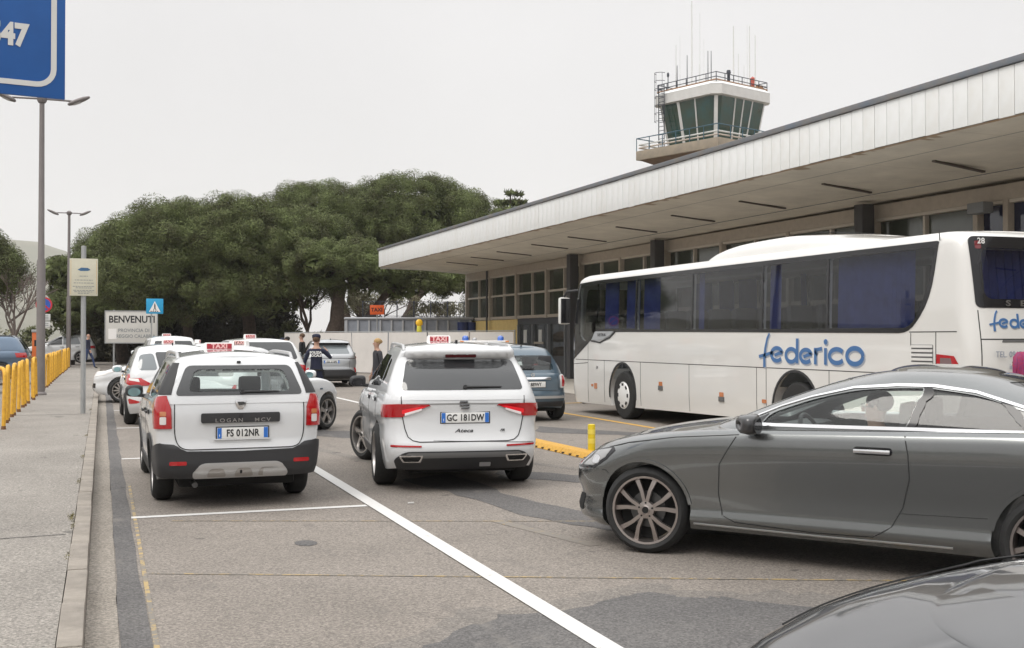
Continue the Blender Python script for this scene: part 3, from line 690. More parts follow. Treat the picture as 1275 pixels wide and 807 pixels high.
# ladder with cage on the left face
M4 = Matrix.Rotation(math.pi / 2 * 3, 4, 'Z'); ld = bpy.data.objects.new('ladder', MB().tube([(-1.55, -3.12, 14.5), (-1.55, -3.12, 19.0)], .035, 5).mesh('ladder', 'rail_dark')); C.objects.link(ld); ld.parent = W_; ld.rotation_euler = (0, 0, math.pi / 2 * 3)
MB().tube([(-2.05, -3.12, 14.5), (-2.05, -3.12, 19.0)], .035, 5).obj('ladder_rail', 'rail_dark', ld)
for k in range(16): MB().tube([(-1.55, -3.12, 14.7 + .28 * k), (-2.05, -3.12, 14.7 + .28 * k)], .022, 4).obj('rung', 'rail_dark', ld)
for k in range(7):
    z = 16.4 + .55 * k; MB().tube([(-1.8 + .4 * math.cos(a), -3.2 - .45 * math.sin(a), z) for a in [math.pi * j / 8 for j in range(9)]], .02, 4).obj('cage_hoop', 'rail_dark', ld)
for a in (.5, 1.57, 2.6): MB().tube([(-1.8 + .4 * math.cos(a), -3.2 - .45 * math.sin(a), 16.4), (-1.8 + .4 * math.cos(a), -3.2 - .45 * math.sin(a), 19.7)], .018, 4).obj('cage_bar', 'rail_dark', ld)
inv = Matrix.Rotation(-R_(19), 3, 'Z')
for (px_, zt_, r_, dk) in ((863, 24.6, .045, 0), (873, 23.8, .018, 0), (842, 21.6, .03, 0), (848, 22.3, .014, 0), (857, 20.9, .03, 1), (844.5, 20.2, .03, 1), (878, 22.0, .014, 0), (883, 21.2, .03, 1), (887, 21.2, .03, 1), (915, 22.9, .05, 0), (921, 21.0, .03, 0), (932, 23.0, .016, 0), (935, 22.9, .04, 0), (945, 22.3, .04, 0), (928, 20.2, .02, 0), (872, 20.3, .02, 0)):
    lat = (px_ - 637.5) / 1400 * 76.2; wx = lat * .93969 + 76.2 * .34202 - 39.3; wy = -lat * .34202 + 76.2 * .93969 - 67.67
    p = inv @ Vector((wx, wy, 0)); p.y = max(-2.3, min(2.3, p.y)); p.x = max(-2.5, min(2.5, p.x))
    MB().tube([(p.x, p.y, 18.5), (p.x, p.y, 19.4), (p.x, p.y, zt_)], [r_ * 1.4, r_, r_ * .7], 6).obj('antenna', 'rail_dark' if dk else 'antenna_white', W_)
MB().lathe([(.10, 18.5), (.10, 19.25), (.16, 19.3), (.12, 19.5), (.001, 19.52)], 12, c=(-1.0, -2.3, 0)).obj('obstruction_lamp', 'rail_dark', W_, smooth=50)
MB().lathe([(.12, 18.5), (.12, 19.0), (.22, 19.05), (.22, 19.45), (.001, 19.6)], 12, c=(2.0, -1.9, 0)).obj('beacon', 'beacon_orange_dark', W_, smooth=50)
MB().box(2.1, 2.5, -2.4, -1.6, 18.55, 18.95).obj('roof_box', 'rust', W_, bevel=.02)
MB().lathe([(.03, 18.5), (.03, 19.6), (.08, 19.65), (.08, 19.85), (.001, 19.95)], 10, c=(-2.35, 1.9, 0)).obj('anemometer', 'rail_dark', W_, smooth=50)
MB().box(1.2, 2.3, -sl_ + .5, -sl_ + 1.0, 14.58, 15.5).obj('air_conditioner', 'antenna_white', W_, bevel=.03)
# ================================================================== trees
def leaf_mat(name, c1, c2):
    m = bpy.data.materials.new(name); m.use_nodes = True; n = m.node_tree; b = n.nodes['Principled BSDF']; b.inputs['Roughness'].default_value = .75; b.inputs['Specular IOR Level'].default_value = .25
    g = n.nodes.new('ShaderNodeNewGeometry'); t = n.nodes.new('ShaderNodeTexCoord'); q = n.nodes.new('ShaderNodeTexNoise'); q.inputs['Scale'].default_value = .9; q.inputs['Detail'].default_value = 3
    n.links.new(t.outputs['Object'], q.inputs['Vector']); a = n.nodes.new('ShaderNodeMath'); a.operation = 'MULTIPLY_ADD'; a.inputs[1].default_value = .16; n.links.new(g.outputs['Random Per Island'], a.inputs[0]); n.links.new(q.outputs['Fac'], a.inputs[2])
    r = n.nodes.new('ShaderNodeValToRGB'); r.color_ramp.elements[0].position = .42; r.color_ramp.elements[1].position = .74; r.color_ramp.elements[0].color = (*c1, 1); r.color_ramp.elements[1].color = (*c2, 1)
    n.links.new(a.outputs[0], r.inputs[0]); n.links.new(r.outputs[0], b.inputs['Base Color']); MATS[name] = m
leaf_mat('pine_needles', (.058, .058, .026), (.150, .185, .068)); leaf_mat('pine_needles_dry', (.062, .056, .026), (.135, .135, .062)); leaf_mat('shrub_leaves', (.065, .075, .03), (.15, .16, .075)); leaf_mat('pale_leaves', (.16, .15, .09), (.32, .31, .20))
mat('bark', (.105, .075, .058), .95, noise=.5, nscale=7, bump=.8, bscale=14, col2=(.05, .038, .03)); mat('bark_grey', (.17, .145, .125), .95, noise=.4, nscale=8)
mat('bark_red', (.15, .12, .105), .95)
rng = np.random.default_rng(7)
def tufts(centres, radii, n_per, leaf, up=.35, seed=1, flat=.8):
    """needle tufts: thin triangles radiating from many clump centres"""
    r = np.random.default_rng(seed); N = len(centres); T_ = N * n_per
    c = np.repeat(np.asarray(centres, float), n_per, 0); rad = np.repeat(np.asarray(radii, float), n_per)
    d = r.normal(size=(T_, 3)); d /= np.linalg.norm(d, axis=1)[:, None]
    k = 1 - .45 * r.random(T_) ** 2.2; p = c + d * (rad * k)[:, None] * np.array([1, 1, flat])
    # tufts lie roughly along the clump surface, tips lifted outwards and up
    nrm = d + r.normal(size=(T_, 3)) * .33; nrm /= np.linalg.norm(nrm, axis=1)[:, None]
    s = np.cross(nrm, r.normal(size=(T_, 3))); s /= np.linalg.norm(s, axis=1)[:, None]
    out = np.cross(s, nrm) + d * .3 + np.array([0, 0, up * .4]); out /= np.linalg.norm(out, axis=1)[:, None]
    L_ = leaf * (.6 + .8 * r.random(T_)); w = L_ * .34
    a = p - s * w[:, None]; b = p + s * w[:, None]; e_ = p + out * L_[:, None] * 1.3
    V = np.stack([a, b, e_], 1).reshape(-1, 3); return V
def leaf_mesh(name, V, m):
    me = bpy.data.meshes.new(name); n = len(V) // 3
    me.vertices.add(len(V)); me.vertices.foreach_set('co', V.astype(np.float32).ravel()); me.loops.add(len(V)); me.loops.foreach_set('vertex_index', np.arange(len(V), dtype=np.int32))
    me.polygons.add(n); me.polygons.foreach_set('loop_start', np.arange(0, 3 * n, 3, dtype=np.int32)); me.polygons.foreach_set('loop_total', np.full(n, 3, dtype=np.int32)); me.update(calc_edges=True); me.validate()
    me.materials.append(M(m)); return me
def lobes_to_clumps(lobes, dens, r0, r1, seed, bottom=.12):
    r = np.random.default_rng(seed); C_ = []; R__ = []
    for (cx_, cy_, cz_, rx, ry, rz) in lobes:
        area = 4 * math.pi * ((rx * ry) ** 1.6 + (rx * rz) ** 1.6 + (ry * rz) ** 1.6) ** (1 / 1.6) / 3 ** (1 / 1.6); n = int(area * dens)
        d = r.normal(size=(n * 2, 3)); d /= np.linalg.norm(d, axis=1)[:, None]; keep = (d[:, 2] > -.25) | (r.random(len(d)) < bottom); d = d[keep][:n]
        k = 1 - .22 * r.random(len(d)) ** 1.5; C_.append(np.array([cx_, cy_, cz_]) + d * k[:, None] * np.array([rx, ry, rz])); R__.append(r.uniform(r0, r1, len(d)))
    C_ = np.concatenate(C_); R__ = np.concatenate(R__)
    keep = np.ones(len(C_), bool)       # drop clumps buried deep inside another lobe
    for (cx_, cy_, cz_, rx, ry, rz) in lobes:
        q = ((C_ - np.array([cx_, cy_, cz_])) / np.array([rx, ry, rz])); keep &= (q ** 2).sum(1) > .5
    return C_[keep], R__[keep]
def limb(mb, p0, p1, r0, r1, wob, seed, n=7):
    random.seed(seed); p0, p1 = Vector(p0), Vector(p1); pts = []; rs = []
    for i in range(n + 1):
        t = i / n; o = Vector((random.gauss(0, wob), random.gauss(0, wob), random.gauss(0, wob * .5))) * math.sin(math.pi * t); pts.append(p0.lerp(p1, t) + o); rs.append(r0 + (r1 - r0) * t)
    mb.tube(pts, rs, 9); return pts
def pine(name, label, loc, lobes, trunk, dens=1.5, r0=.5, r1=.95, per=760, leaf=.068, seed=1, m='pine_needles', group='umbrella pines', core=True, extra=()):
    """trunk: list of limbs (p0, p1, r0, r1)"""
    t = thing(name, label, 'tree', loc, 0, group)
    C_, R__ = lobes_to_clumps(lobes, dens, r0, r1, seed)
    link('crown', leaf_mesh('crown', tufts(C_, R__, per, leaf, seed=seed), m), t)
    # sparser, darker inner foliage so the crown is not see-through
    if core:
        r = np.random.default_rng(seed + 50); P = []; Q = []
        for (cx_, cy_, cz_, rx, ry, rz) in lobes:
            n = int(rx * ry * rz * 1.7) + 10; d = r.normal(size=(n, 3)); d /= np.linalg.norm(d, axis=1)[:, None]; k = r.random(n) ** .5 * .66
            P.append(np.array([cx_, cy_, cz_]) + d * k[:, None] * np.array([rx, ry, rz])); Q.append(np.full(n, .7))
        link('inner_foliage', leaf_mesh('inner_foliage', tufts(np.concatenate(P), np.concatenate(Q), 40, .34, seed=seed + 9), m), t)
    mb = MB(); 
    for i, (a, b, ra, rb) in enumerate(trunk):
        mb = MB(); limb(mb, a, b, ra, rb, .10 * (Vector(b) - Vector(a)).length * .3, seed * 31 + i); mb.obj('trunk', 'bark', t, smooth=60)
    random.seed(seed); bm2 = MB(); top = trunk[0][1]
    for (cx_, cy_, cz_, rx, ry, rz) in lobes:
        for k in range(3):
            e_ = Vector((cx_ + random.uniform(-.6, .6) * rx, cy_ + random.uniform(-.6, .6) * ry, cz_ + random.uniform(-.6, .1) * rz)); s_ = Vector(trunk[random.randrange(len(trunk))][1]); limb(bm2, s_, e_, .11, .03, .3, seed * 7 + k + int(cx_ * 5), 6)
    bm2.obj('branches', 'bark', t, smooth=60); return t
# big rear pine behind the canopy end
pine('umbrella_pine', 'largest umbrella pine, broad high crown reaching to the canopy end, with thick leaning trunk', (18.5, 79.5, 0),
     [(2.6, 0, 9.7, 5.6, 5.5, 3.7), (-3.2, 1, 9.5, 5.0, 5, 3.4), (6.6, -.5, 9.0, 3.6, 4, 3.3), (-7.4, 2, 8.2, 4.2, 4, 2.7), (.2, 2, 8.6, 5.5, 4, 3.0), (5.0, -3, 6.6, 3.8, 3.0, 2.3)],
     [((-2.6, -4.5, 0), (-4.0, -4, 7.0), .55, .40), ((.4, -4.5, .2), (-3.6, -4, 7.6), .52, .40), ((.2, -4.5, 1.2), (3.4, -3, 6.5), .38, .25)], dens=.95, seed=3)
# front pine of the pair
pine('umbrella_pine', 'wide umbrella pine in front with drooping lower crown, left of the orange taxi board', (7.2, 68.0, 0),
     [(.5, 0, 6.9, 4.2, 4.2, 3.0), (-3.6, .5, 6.6, 3.6, 4, 2.9), (4.4, .5, 6.6, 3.4, 3.6, 2.7), (-5.2, -.5, 4.6, 2.4, 2.8, 2.1), (2.8, -1.5, 4.7, 3.2, 2.6, 1.9), (-1.5, -1, 4.4, 3.2, 2.6, 1.9)],
     [((1.8, 2, 0), (.6, 1, 5.0), .45, .32), ((-2.2, 1.5, 0), (-2.6, 1, 5.0), .32, .2)], dens=1.0, seed=5)
pine('umbrella_pine', 'umbrella pine whose low crown hangs over the grey skip', (13.2, 63.0, 0),
     [(1.0, 1, 5.7, 2.6, 2.2, 1.5), (3.6, 1.4, 5.0, 2.2, 2.0, 1.2), (-1.6, .6, 5.9, 1.8, 1.8, 1.2), (5.8, 1.5, 5.0, 1.6, 1.4, .8)], [((-1.2, 1.5, 0), (-.3, 1.2, 4.6), .5, .35), ((.2, 1.5, .8), (2.6, 1.4, 4.6), .34, .2)], dens=2.2, r0=.3, r1=.62, seed=7, leaf=.065, core=True)
pine('umbrella_pine', 'lower umbrella pine behind the welcome board', (.8, 77.5, 0),
     [(0, 0, 6.2, 2.7, 3, 2.6), (3.4, 0, 7.2, 3.2, 3.5, 2.8), (-.6, -1, 4.0, 2.4, 2.2, 1.8), (2.4, -2, 4.0, 3.2, 2.4, 2.0), (6.2, -1, 5.4, 2.6, 2.6, 2.6)], [((.5, 0, 0), (.2, 0, 4.5), .42, .3), ((4.6, 0, 0), (4.2, 0, 5), .36, .25)], dens=1.05, seed=9)
pine('umbrella_pine', 'smallest pine of the row, just right of the farther street lamp', (-3.0, 75.5, 0),
     [(.6, 0, 5.7, .9, 1.1, 1.0), (1.3, .4, 4.6, 1.3, 1.4, 1.4), (2.2, .2, 5.9, 1.2, 1.3, 1.3), (.9, -.4, 3.2, 1.2, 1.3, 1.3), (2.6, 0, 3.4, 1.6, 1.4, 1.5)], [((1.2, 0, 0), (1.2, 0, 4), .22, .12)], dens=2.6, r0=.28, r1=.5, seed=11, leaf=.065)
# pine cut by the left edge, and the trees beyond it that the coach windows mirror
pine('umbrella_pine', 'umbrella pine cut off by the left picture edge', (-7.6, 65.0, 0),
     [(0, 0, 5.7, 2.8, 3.0, 2.0), (1.9, 0, 5.0, 1.8, 2.0, 1.3), (-3.0, 0, 5.4, 3.2, 3, 2.2)], [((-1, 0, 0), (-.6, 0, 4), .3, .22)], dens=1.7, seed=13)
i_ = 0
for (x, y, s_) in ((-62, 70, .85), (-72, 58, .95), (-66, 44, .8), (-76, 30, 1.0), (-70, 16, .85), (-80, 2, .95), (-74, -12, .9), (-84, -28, 1.0), (-60, 84, .9)):
    i_ += 1; pine('umbrella_pine', 'umbrella pine beyond the left edge of the car park, mirrored in the coach windows', (x, y, 0), [(0, 0, 5.4 * s_, 5.4, 5.4, 2.5 * s_), (4.2, 1, 4.8 * s_, 3.6, 3.6, 2.1 * s_), (-4.4, -1, 4.9 * s_, 3.6, 3.6, 2.2 * s_)], [((0, 0, 0), (.2, 0, 4), .35, .25)], dens=.8, r0=.7, r1=1.1, per=60, leaf=.5, seed=20 + i_, group='umbrella pines beyond the car park')
# leafless trees
def bare_tree(name, label, loc, h, seed, m='bark_grey', spread=.5, r=.14, leaves=0, lm='pale_leaves', levels=4, lean=0.0):
    t = thing(name, label, 'tree', loc); random.seed(seed); mb = MB(); tips = []
    def grow(p, d, L_, r_, lv):
        e_ = p + d * L_; pts = [p, p.lerp(e_, .5) + Vector((random.gauss(0, .05), random.gauss(0, .05), 0)) * L_, e_]; mb.tube(pts, [r_, r_ * .85, r_ * .68], 6 if lv > 2 else 4)
        if lv == 0: tips.append(e_); return
        for k in range(3 if lv < levels else 4):
            dd = (d + Vector((random.gauss(0, spread), random.gauss(0, spread), random.uniform(-.1, .45)))).normalized(); grow(e_, dd, L_ * random.uniform(.62, .82), r_ * .62, lv - 1)
    grow(Vector((0, 0, 0)), Vector((lean, 0, 1)).normalized(), h * .34, r, levels); mb.obj('trunk', m, t, smooth=60)
    if leaves: link('crown', leaf_mesh('crown', tufts([tuple(p) for p in tips], [.35] * len(tips), leaves, .12, seed=seed), lm), t)
    return t
bare_tree('bare_tree', 'leafless tree with thin reddish branches in front of the hill, left of the lamp post', (-4.25, 63.2, 0), 4.9, 4, 'bark_red', .5, .13, levels=5)
bare_tree('young_tree', 'slender forked tree trunk standing between the pines', (11.3, 66.0, 0), 6.2, 6, 'bark', .32, .16, leaves=10, lm='shrub_leaves')
bare_tree('blossoming_tree', 'small pale tree with sparse blossom behind the wire fence by the terminal corner', (19.6, 66.0, 0), 4.4, 8, 'bark_grey', .6, .09, leaves=26)
bare_tree('blossoming_tree', 'pale sparse tree seen through the wire fence, farther from the terminal corner', (16.4, 70.0, 0), 5.6, 9, 'bark_grey', .6, .10, leaves=30)
def shrub(name, label, loc, r, seed, m='shrub_leaves', group='shrubs under the trees', n=70):
    t = thing(name, label, 'shrub', loc, 0, group); g = np.random.default_rng(seed); d = g.normal(size=(n, 3)); d /= np.linalg.norm(d, axis=1)[:, None]; d[:, 2] = abs(d[:, 2])
    c = d * (g.random(n) ** .4)[:, None] * np.array([r[0], r[1], r[2]]); link('foliage', leaf_mesh('foliage', tufts(c, g.uniform(.25, .5, n), 60, .17, seed=seed), m), t)
    mb = MB(); mb.tube([(0, 0, 0), (.1, 0, r[2] * .6)], [.06, .03], 6); mb.obj('stem', 'bark', t); return t
leaf_mat('understorey_shaded', (.022, .019, .012), (.045, .042, .022))  # leaf colour darkened to stand for the shade under the pines
for i, (x, y, rx, rz, mm, lb) in enumerate(((-6.2, 76, 2.4, 2.3, 'pale_leaves', 'olive green bush at the far left under the bare tree'), (-3.9, 79, 1.7, 2.4, 'shrub_leaves', 'green bush left of the farther lamp post'), (10.6, 72, 2.2, 2.6, 'shrub_leaves', 'bright bush between the two thick pine trunks'), (13.2, 74, 2.0, 2.2, 'pale_leaves', 'pale bush right of the slender forked tree'), (22.0, 72, 2.4, 2.4, 'pale_leaves', 'pale bush behind the wire fence at the terminal corner'))):
    shrub('bush', lb, (x, y, 0), (rx, 1.6, rz), 60 + i, mm)
# dense growth behind the pine trunks, canopy shade put into its colour: one mass
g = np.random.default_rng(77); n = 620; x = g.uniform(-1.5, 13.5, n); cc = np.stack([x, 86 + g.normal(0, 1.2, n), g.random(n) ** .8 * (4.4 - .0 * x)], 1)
tag(link('undergrowth', leaf_mesh('undergrowth', tufts(cc, g.uniform(.5, .9, n), 130, .2, seed=78), 'understorey_shaded')), kind='stuff')
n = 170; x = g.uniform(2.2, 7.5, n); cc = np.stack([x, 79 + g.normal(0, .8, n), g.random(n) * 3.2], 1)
tag(link('undergrowth', leaf_mesh('undergrowth', tufts(cc, g.uniform(.4, .8, n), 110, .16, seed=79), 'understorey_shaded')), kind='stuff')
# palm-like cedar top above the roof line
t = thing('cedar_tree', 'dark layered tree top peeping over the terminal roof beside the largest pine', 'tree', (30.2, 83.2, 0)); mb = MB(); mb.tube([(0, 0, 0), (0, 0, 13.0)], [.3, .06], 8); mb.obj('trunk', 'bark', t)
g = np.random.default_rng(5); cs = []; rs = []
for k in range(46):
    z = 10.5 + 2.6 * round(g.random() * 4) / 4; a = g.random() * 6.28; r_ = ((13.5 - z) * .35 + .75) * g.random() ** .5; cs.append((r_ * math.cos(a), r_ * math.sin(a), z - .1 * r_)); rs.append(.3)
link('crown', leaf_mesh('crown', tufts(cs, rs, 60, .24, seed=5, flat=.35), 'pine_needles'), t)

# ================================================================== hills
mat('hill', (.13, .135, .095), .95, noise=.45, nscale=.012, coords='Object', col2=(.17, .155, .11))
def hill(name, cx_, cy_, pts, depth, seed):
    """ridge: pts (offset along, height)"""
    f = crv(pts); xs = np.linspace(pts[0][0], pts[-1][0], 60); g = np.random.default_rng(seed); V = []; F = []; m_ = 14
    nz = np.convolve(g.normal(size=90), np.ones(5) / 5, 'same')
    for i, x in enumerate(xs):
        for j in range(m_ + 1):
            t_ = j / m_; h = f(x) * math.sin(math.pi * min(1, t_ * 1.0)) ** .8 * (1 + .05 * nz[i] + .05 * nz[(i + j * 3) % 90]); V.append((cx_ + x, cy_ + (t_ - .5) * depth, h - 1))
    for i in range(59):
        for j in range(m_): a = i * (m_ + 1) + j; F.append((a, a + m_ + 1, a + m_ + 2, a + 1))
    tag(MB().add(V, F).obj(name, 'hill', smooth=60, recalc=True), kind='structure')
hill('hills', 0, 2000, [(-2400, 60), (-1500, 80), (-700, 90), (-250, 165), (-90, 158), (30, 96), (140, 40), (260, 8)], 900, 3)
hill('hills', 640, 1500, [(-420, 5), (-160, 26), (-30, 84), (40, 72), (160, 40), (320, 20)], 500, 4)
hill('hills', -1500, 900, [(-900, 40), (-400, 62), (0, 50), (300, 58), (700, 30)], 900, 5)
hill('hills', -1300, -200, [(-700, 60), (-300, 95), (100, 110), (500, 60)], 700, 6)
mat('far_building', (.62, .58, .52), .8)
# ================================================================== vehicles: shared builders
WH = {}
def wheel_mesh(R, w, style, col):
    k = (R, w, style, col)
    if k in WH: return WH[k]
    rr = R * {'bus': .56, 'ten': .775, 'five': .72, 'y': .70}.get(style, .70); h = w / 2
    t = MB(); pr = [(rr, h - 0.012), (rr + 0.012, h), (rr + (R - rr) * .45, h + 0.006), (R - 0.03, h - 0.006), (R - 0.008, h - 0.03), (R, h - 0.055), (R, 0)]
    pr = pr + [(r, -x) for r, x in pr[::-1][1:]]
    t.lathe(pr, 44, 'X')
    for gx in (-w * .22, 0, w * .22): pass
    tyre = t.mesh('wheel', 'rubber', smooth=35)
    rim = MB(); xo = h - 0.02
    rim.lathe([(rr + 0.004, h - 0.004), (rr - 0.012, h - 0.006), (rr - 0.02, xo - 0.02), (rr - 0.03, -h * .3), (rr - 0.03, -h + 0.01)], 44, 'X', mi=0)
    rim.lathe([(rr - 0.03, xo - 0.09), (0.03, xo - 0.09)], 40, 'X', mi=1)
    rim.lathe([(0.14, xo - 0.085), (0.14, xo - 0.07), (0.03, xo - 0.07)], 24, 'X', mi=2)
    def spoke(a, w0, w1, r0=0.05, r1=None, skew=0.0, dx=0.0, mi=0):
        r1 = r1 or rr - 0.012; P = []
        for (r, ww, x) in ((r0, w0, xo - 0.005 + dx), ((r0 + r1) / 2, (w0 + w1) / 2 * .9, xo - 0.003 + dx), (r1, w1, xo - 0.016 + dx)):
            a2 = a + skew * (r - r0) / (r1 - r0)
            c, s_ = math.cos(a2), math.sin(a2)
            for (xx, sg) in ((x, -1), (x, 1), (x - 0.035, 1), (x - 0.035, -1)):
                P.append((xx, r * c - sg * ww / 2 * s_, r * s_ + sg * ww / 2 * c))
        F = [(0, 1, 2, 3), (11, 10, 9, 8)]
        for b in (0, 4):
            for j in range(4): F.append((b + j, b + 4 + j, b + 4 + (j + 1) % 4, b + (j + 1) % 4))
        rim.add(P, F, mi)
    if style == 'ten':
        for i in range(5):
            a = 2 * math.pi * i / 5 + math.pi / 2
            spoke(a - .13, .026, .036, skew=-.17); spoke(a + .13, .026, .036, skew=.17)
    elif style == 'five':
        for i in range(5): spoke(2 * math.pi * i / 5 + .3, .075, .05); spoke(2 * math.pi * i / 5 + .3 + .2, .02, .03, mi=2)
    elif style == 'y':
        for i in range(5):
            a = 2 * math.pi * i / 5 + .3
            spoke(a, .06, .035, skew=.16); spoke(a, .06, .035, skew=-.16)
    elif style == 'many':
        for i in range(12): spoke(2 * math.pi * i / 12, .03, .035)
    elif style == 'bus':
        rim.lathe([(rr, h - .03), (rr * .9, h + .01), (rr * .3, h + .035), (0.001, h + .035)], 40, 'X')
        for i in range(8):
            a = 2 * math.pi * i / 8; rim.cbox((h + 0.012, rr * .8 * math.cos(a), rr * .8 * math.sin(a)), (0.02, .05, .075), 3, Matrix.Rotation(a, 3, 'X'))
    else:
        rim.lathe([(rr, h - .02), (rr * .8, h), (0.001, h - .005)], 40, 'X')
    if style != 'bus':
        rim.lathe([(0.001, xo + 0.006), (0.03, xo + 0.006), (0.036, xo), (0.065, xo - 0.004), (0.07, xo - .04)], 20, 'X', mi=0)
        rim.lathe([(0.001, xo + 0.0075), (0.026, xo + 0.0075)], 16, 'X', mi=1)
        for i in range(5):
            a = 2 * math.pi * i / 5 + .3; rim.tube([(xo - .02, .055 * math.cos(a), .055 * math.sin(a)), (xo, .055 * math.cos(a), .055 * math.sin(a))], .008, 6, 1)
    rm = rim.mesh('rim', [col, 'well_black', 'alloy_dark', 'ink'], smooth=30)
    WH[k] = (tyre, rm); return WH[k]
def add_wheel(root, x, y, R=.33, w=.215, style='five', col='alloy', steer=0.0, side=1, spin=0.0):
    ty, rm = wheel_mesh(R, w, style, col)
    o = link('wheel', ty, root, (x, y, R), (0, 0, (0 if side > 0 else math.pi) + R_(steer)))
    o.rotation_mode = 'XYZ'; q = link('rim', rm, o, (0, 0, 0), (R_(spin), 0, 0)); return o
def smooth_all(me, ang=32):
    me.polygons.foreach_set('use_smooth', [True] * len(me.polygons)); me.set_sharp_from_angle(angle=R_(ang))
def shell(root, name, mesh, mats, ang=32):
    mesh.materials.clear()
    for m in mats: mesh.materials.append(M(m))
    smooth_all(mesh, ang); mesh.name = name; return link(name, mesh, root)
def car_shell(root, B, K, pm, wheels, Ra, open_windows=(), cav=0.05, bkw=None, kkw=None, inner=True, well=.27, cavz=-.35):
    """wheels: [(y, z)]; open_windows: [(pts, sides)] cut right through the cabin"""
    bm_ = B.mesh(**(bkw or {})); km = K.mesh(**(kkw or dict(fr=.06, crown=.05)))
    for me in (bm_, km): set_index(me, 0)
    cut = []
    for (y, z) in wheels:
        for s in (-1, 1):
            a, b = s * (B.W - well), s * (B.W + .2); cut.append(cyl_mesh(y, z, Ra, min(a, b), max(a, b)))
    cc = []
    if open_windows:
        c1 = K.mesh(ins=cav, dzb=cavz, dzt=cav, crown=.03, fr=.05, nq=14, nu=(14, 26, 14), K=8); set_index(c1, 1); cc.append(c1)
        c2 = c1.copy(); cut.append(c2)
        for pts, sides in open_windows:
            for s in sides:
                cc.append(set_index(patch_mesh(K, pts, h=.05, depth=.16, side=s, du=.12, dz=.12), 1))
    bm_ = boolean(bm_, cut)
    if cc: km = boolean(km, cc)
    b = shell(root, 'body', bm_, [pm, 'well_black' if not open_windows else 'well_black'])
    k = shell(root, 'roof', km, [pm, 'interior'])
    return b, k
def mirror(root, x, y, z, side, m='black_plastic', sc_=1.0, face='mirror_face'):
    q = MB(); nu_, nv_ = 20, 12; sp = lambda c, e: math.copysign(abs(c) ** e, c); V = []; F = []
    for j in range(nv_ + 1):
        b_ = -math.pi / 2 + math.pi * j / nv_
        for i in range(nu_):
            a_ = 2 * math.pi * i / nu_; yy = sp(math.sin(b_), .75); rr_ = sp(math.cos(b_), .55) * (1 if yy < 0 else 1 - .35 * yy)
            V.append((.105 * sc_ * rr_ * sp(math.cos(a_), .62), .058 * sc_ * yy + (.05 * sc_ * (1 - abs(math.cos(a_))) if yy > 0 else 0), .072 * sc_ * rr_ * sp(math.sin(a_), .62) * (1 - .12 * side * math.cos(a_)) + .012))
    for j in range(nv_):
        for i in range(nu_): F.append((j * nu_ + i, j * nu_ + (i + 1) % nu_, (j + 1) * nu_ + (i + 1) % nu_, (j + 1) * nu_ + i))
    q.add(V, F); q = q.mesh('door_mirror', m, smooth=70)
    o = link('door_mirror', q, root, (x, y, z))
    MB().tube([(-side * .16 * sc_, 0.02, -.05), (-side * .05, .0, -.04)], .022, 8).obj('mirror_arm', 'black_plastic', o, smooth=50)
    g = MB(); pr = [(.075 * math.cos(a) * sc_ * (1 if abs(math.cos(a)) < .8 else 1), .052 * math.sin(a) * sc_) for a in [2 * math.pi * k / 16 for k in range(16)]]
    g.prism(pr, -.0585 * sc_, -.052 * sc_, 'XZ').obj('mirror_glass', face, o)
    return o
def plate(root, x, y, z, txt, tilt=0.0, size=(.52, .11), blue=True, face=-1, name='licence_plate'):
    o = MB().box(-size[0] / 2, size[0] / 2, 0, .012, -size[1] / 2, size[1] / 2).obj(name, 'plate_white', root, bevel=.004, loc=(x, y, z), rot=(R_(tilt), 0, 0 if face < 0 else math.pi))
    MB().box(-size[0] / 2 - .012, size[0] / 2 + .012, .008, .02, -size[1] / 2 - .01, size[1] / 2 + .01).obj('plate_holder', 'black_plastic', o, bevel=.003)
    if blue:
        for s in (-1, 1): MB().box(s * size[0] / 2 - (.045 if s > 0 else -.003), s * size[0] / 2 + (.045 if s < 0 else -.003), -.002, .004, -size[1] / 2 + .003, size[1] / 2 - .003).obj('blue_band', 'plate_blue', o)
        text('country_letter', 'I', .035, 'plate_white', o, (-size[0] / 2 + .024, -.0035, -.025), (R_(90), 0, 0), .001, .001)
    text('plate_text', txt, .098, 'ink', o, (0.0, -.002, -.003), (R_(90), 0, 0), .0015, .002, sx=.80 * (1.0 if blue else .9), space=1.05)
    return o
def taxi_sign(root, x, y, z, wd=.34, face=-1, dark=False, hh=.10):
    t = MB().prism([(-wd / 2, 0), (wd / 2, 0), (wd / 2 - .012, hh - .012), (wd / 2 - .03, hh), (-wd / 2 + .03, hh), (-wd / 2 + .012, hh - .012)], -.06, .06, 'XZ').obj('taxi_sign', 'taxi_white', root, bevel=.008, loc=(x, y, z))
    for s in (-1, 1):
        p = MB().box(-wd / 2 + .035, wd / 2 - .035, s * .061, s * .065, .026, hh - .013).obj('sign_panel', 'sign_brown' if dark else 'taxi_red', t, bevel=.0015)
        text('sign_text', 'TAXI', .074, 'taxi_text', t, (0, s * .066, .057), (R_(90), 0, 0 if s < 0 else math.pi), .001, .003, sx=1.15)
    return t
mat('sign_brown', (.10, .035, .03), .4)
def rail(root, xs, y0, y1, zf, m='satin_silver', h=.055, side=1):
    pts = []; n = 14
    for i in range(n + 1):
        t = i / n; y = y0 + (y1 - y0) * t; k = min(1, min(t, 1 - t) / .07)
        pts.append((side * xs, y, zf(y) + h * math.sin(k * math.pi / 2) - .012))
    return MB().tube(pts, .019, 8).obj('roof_rail', m, root, smooth=50)
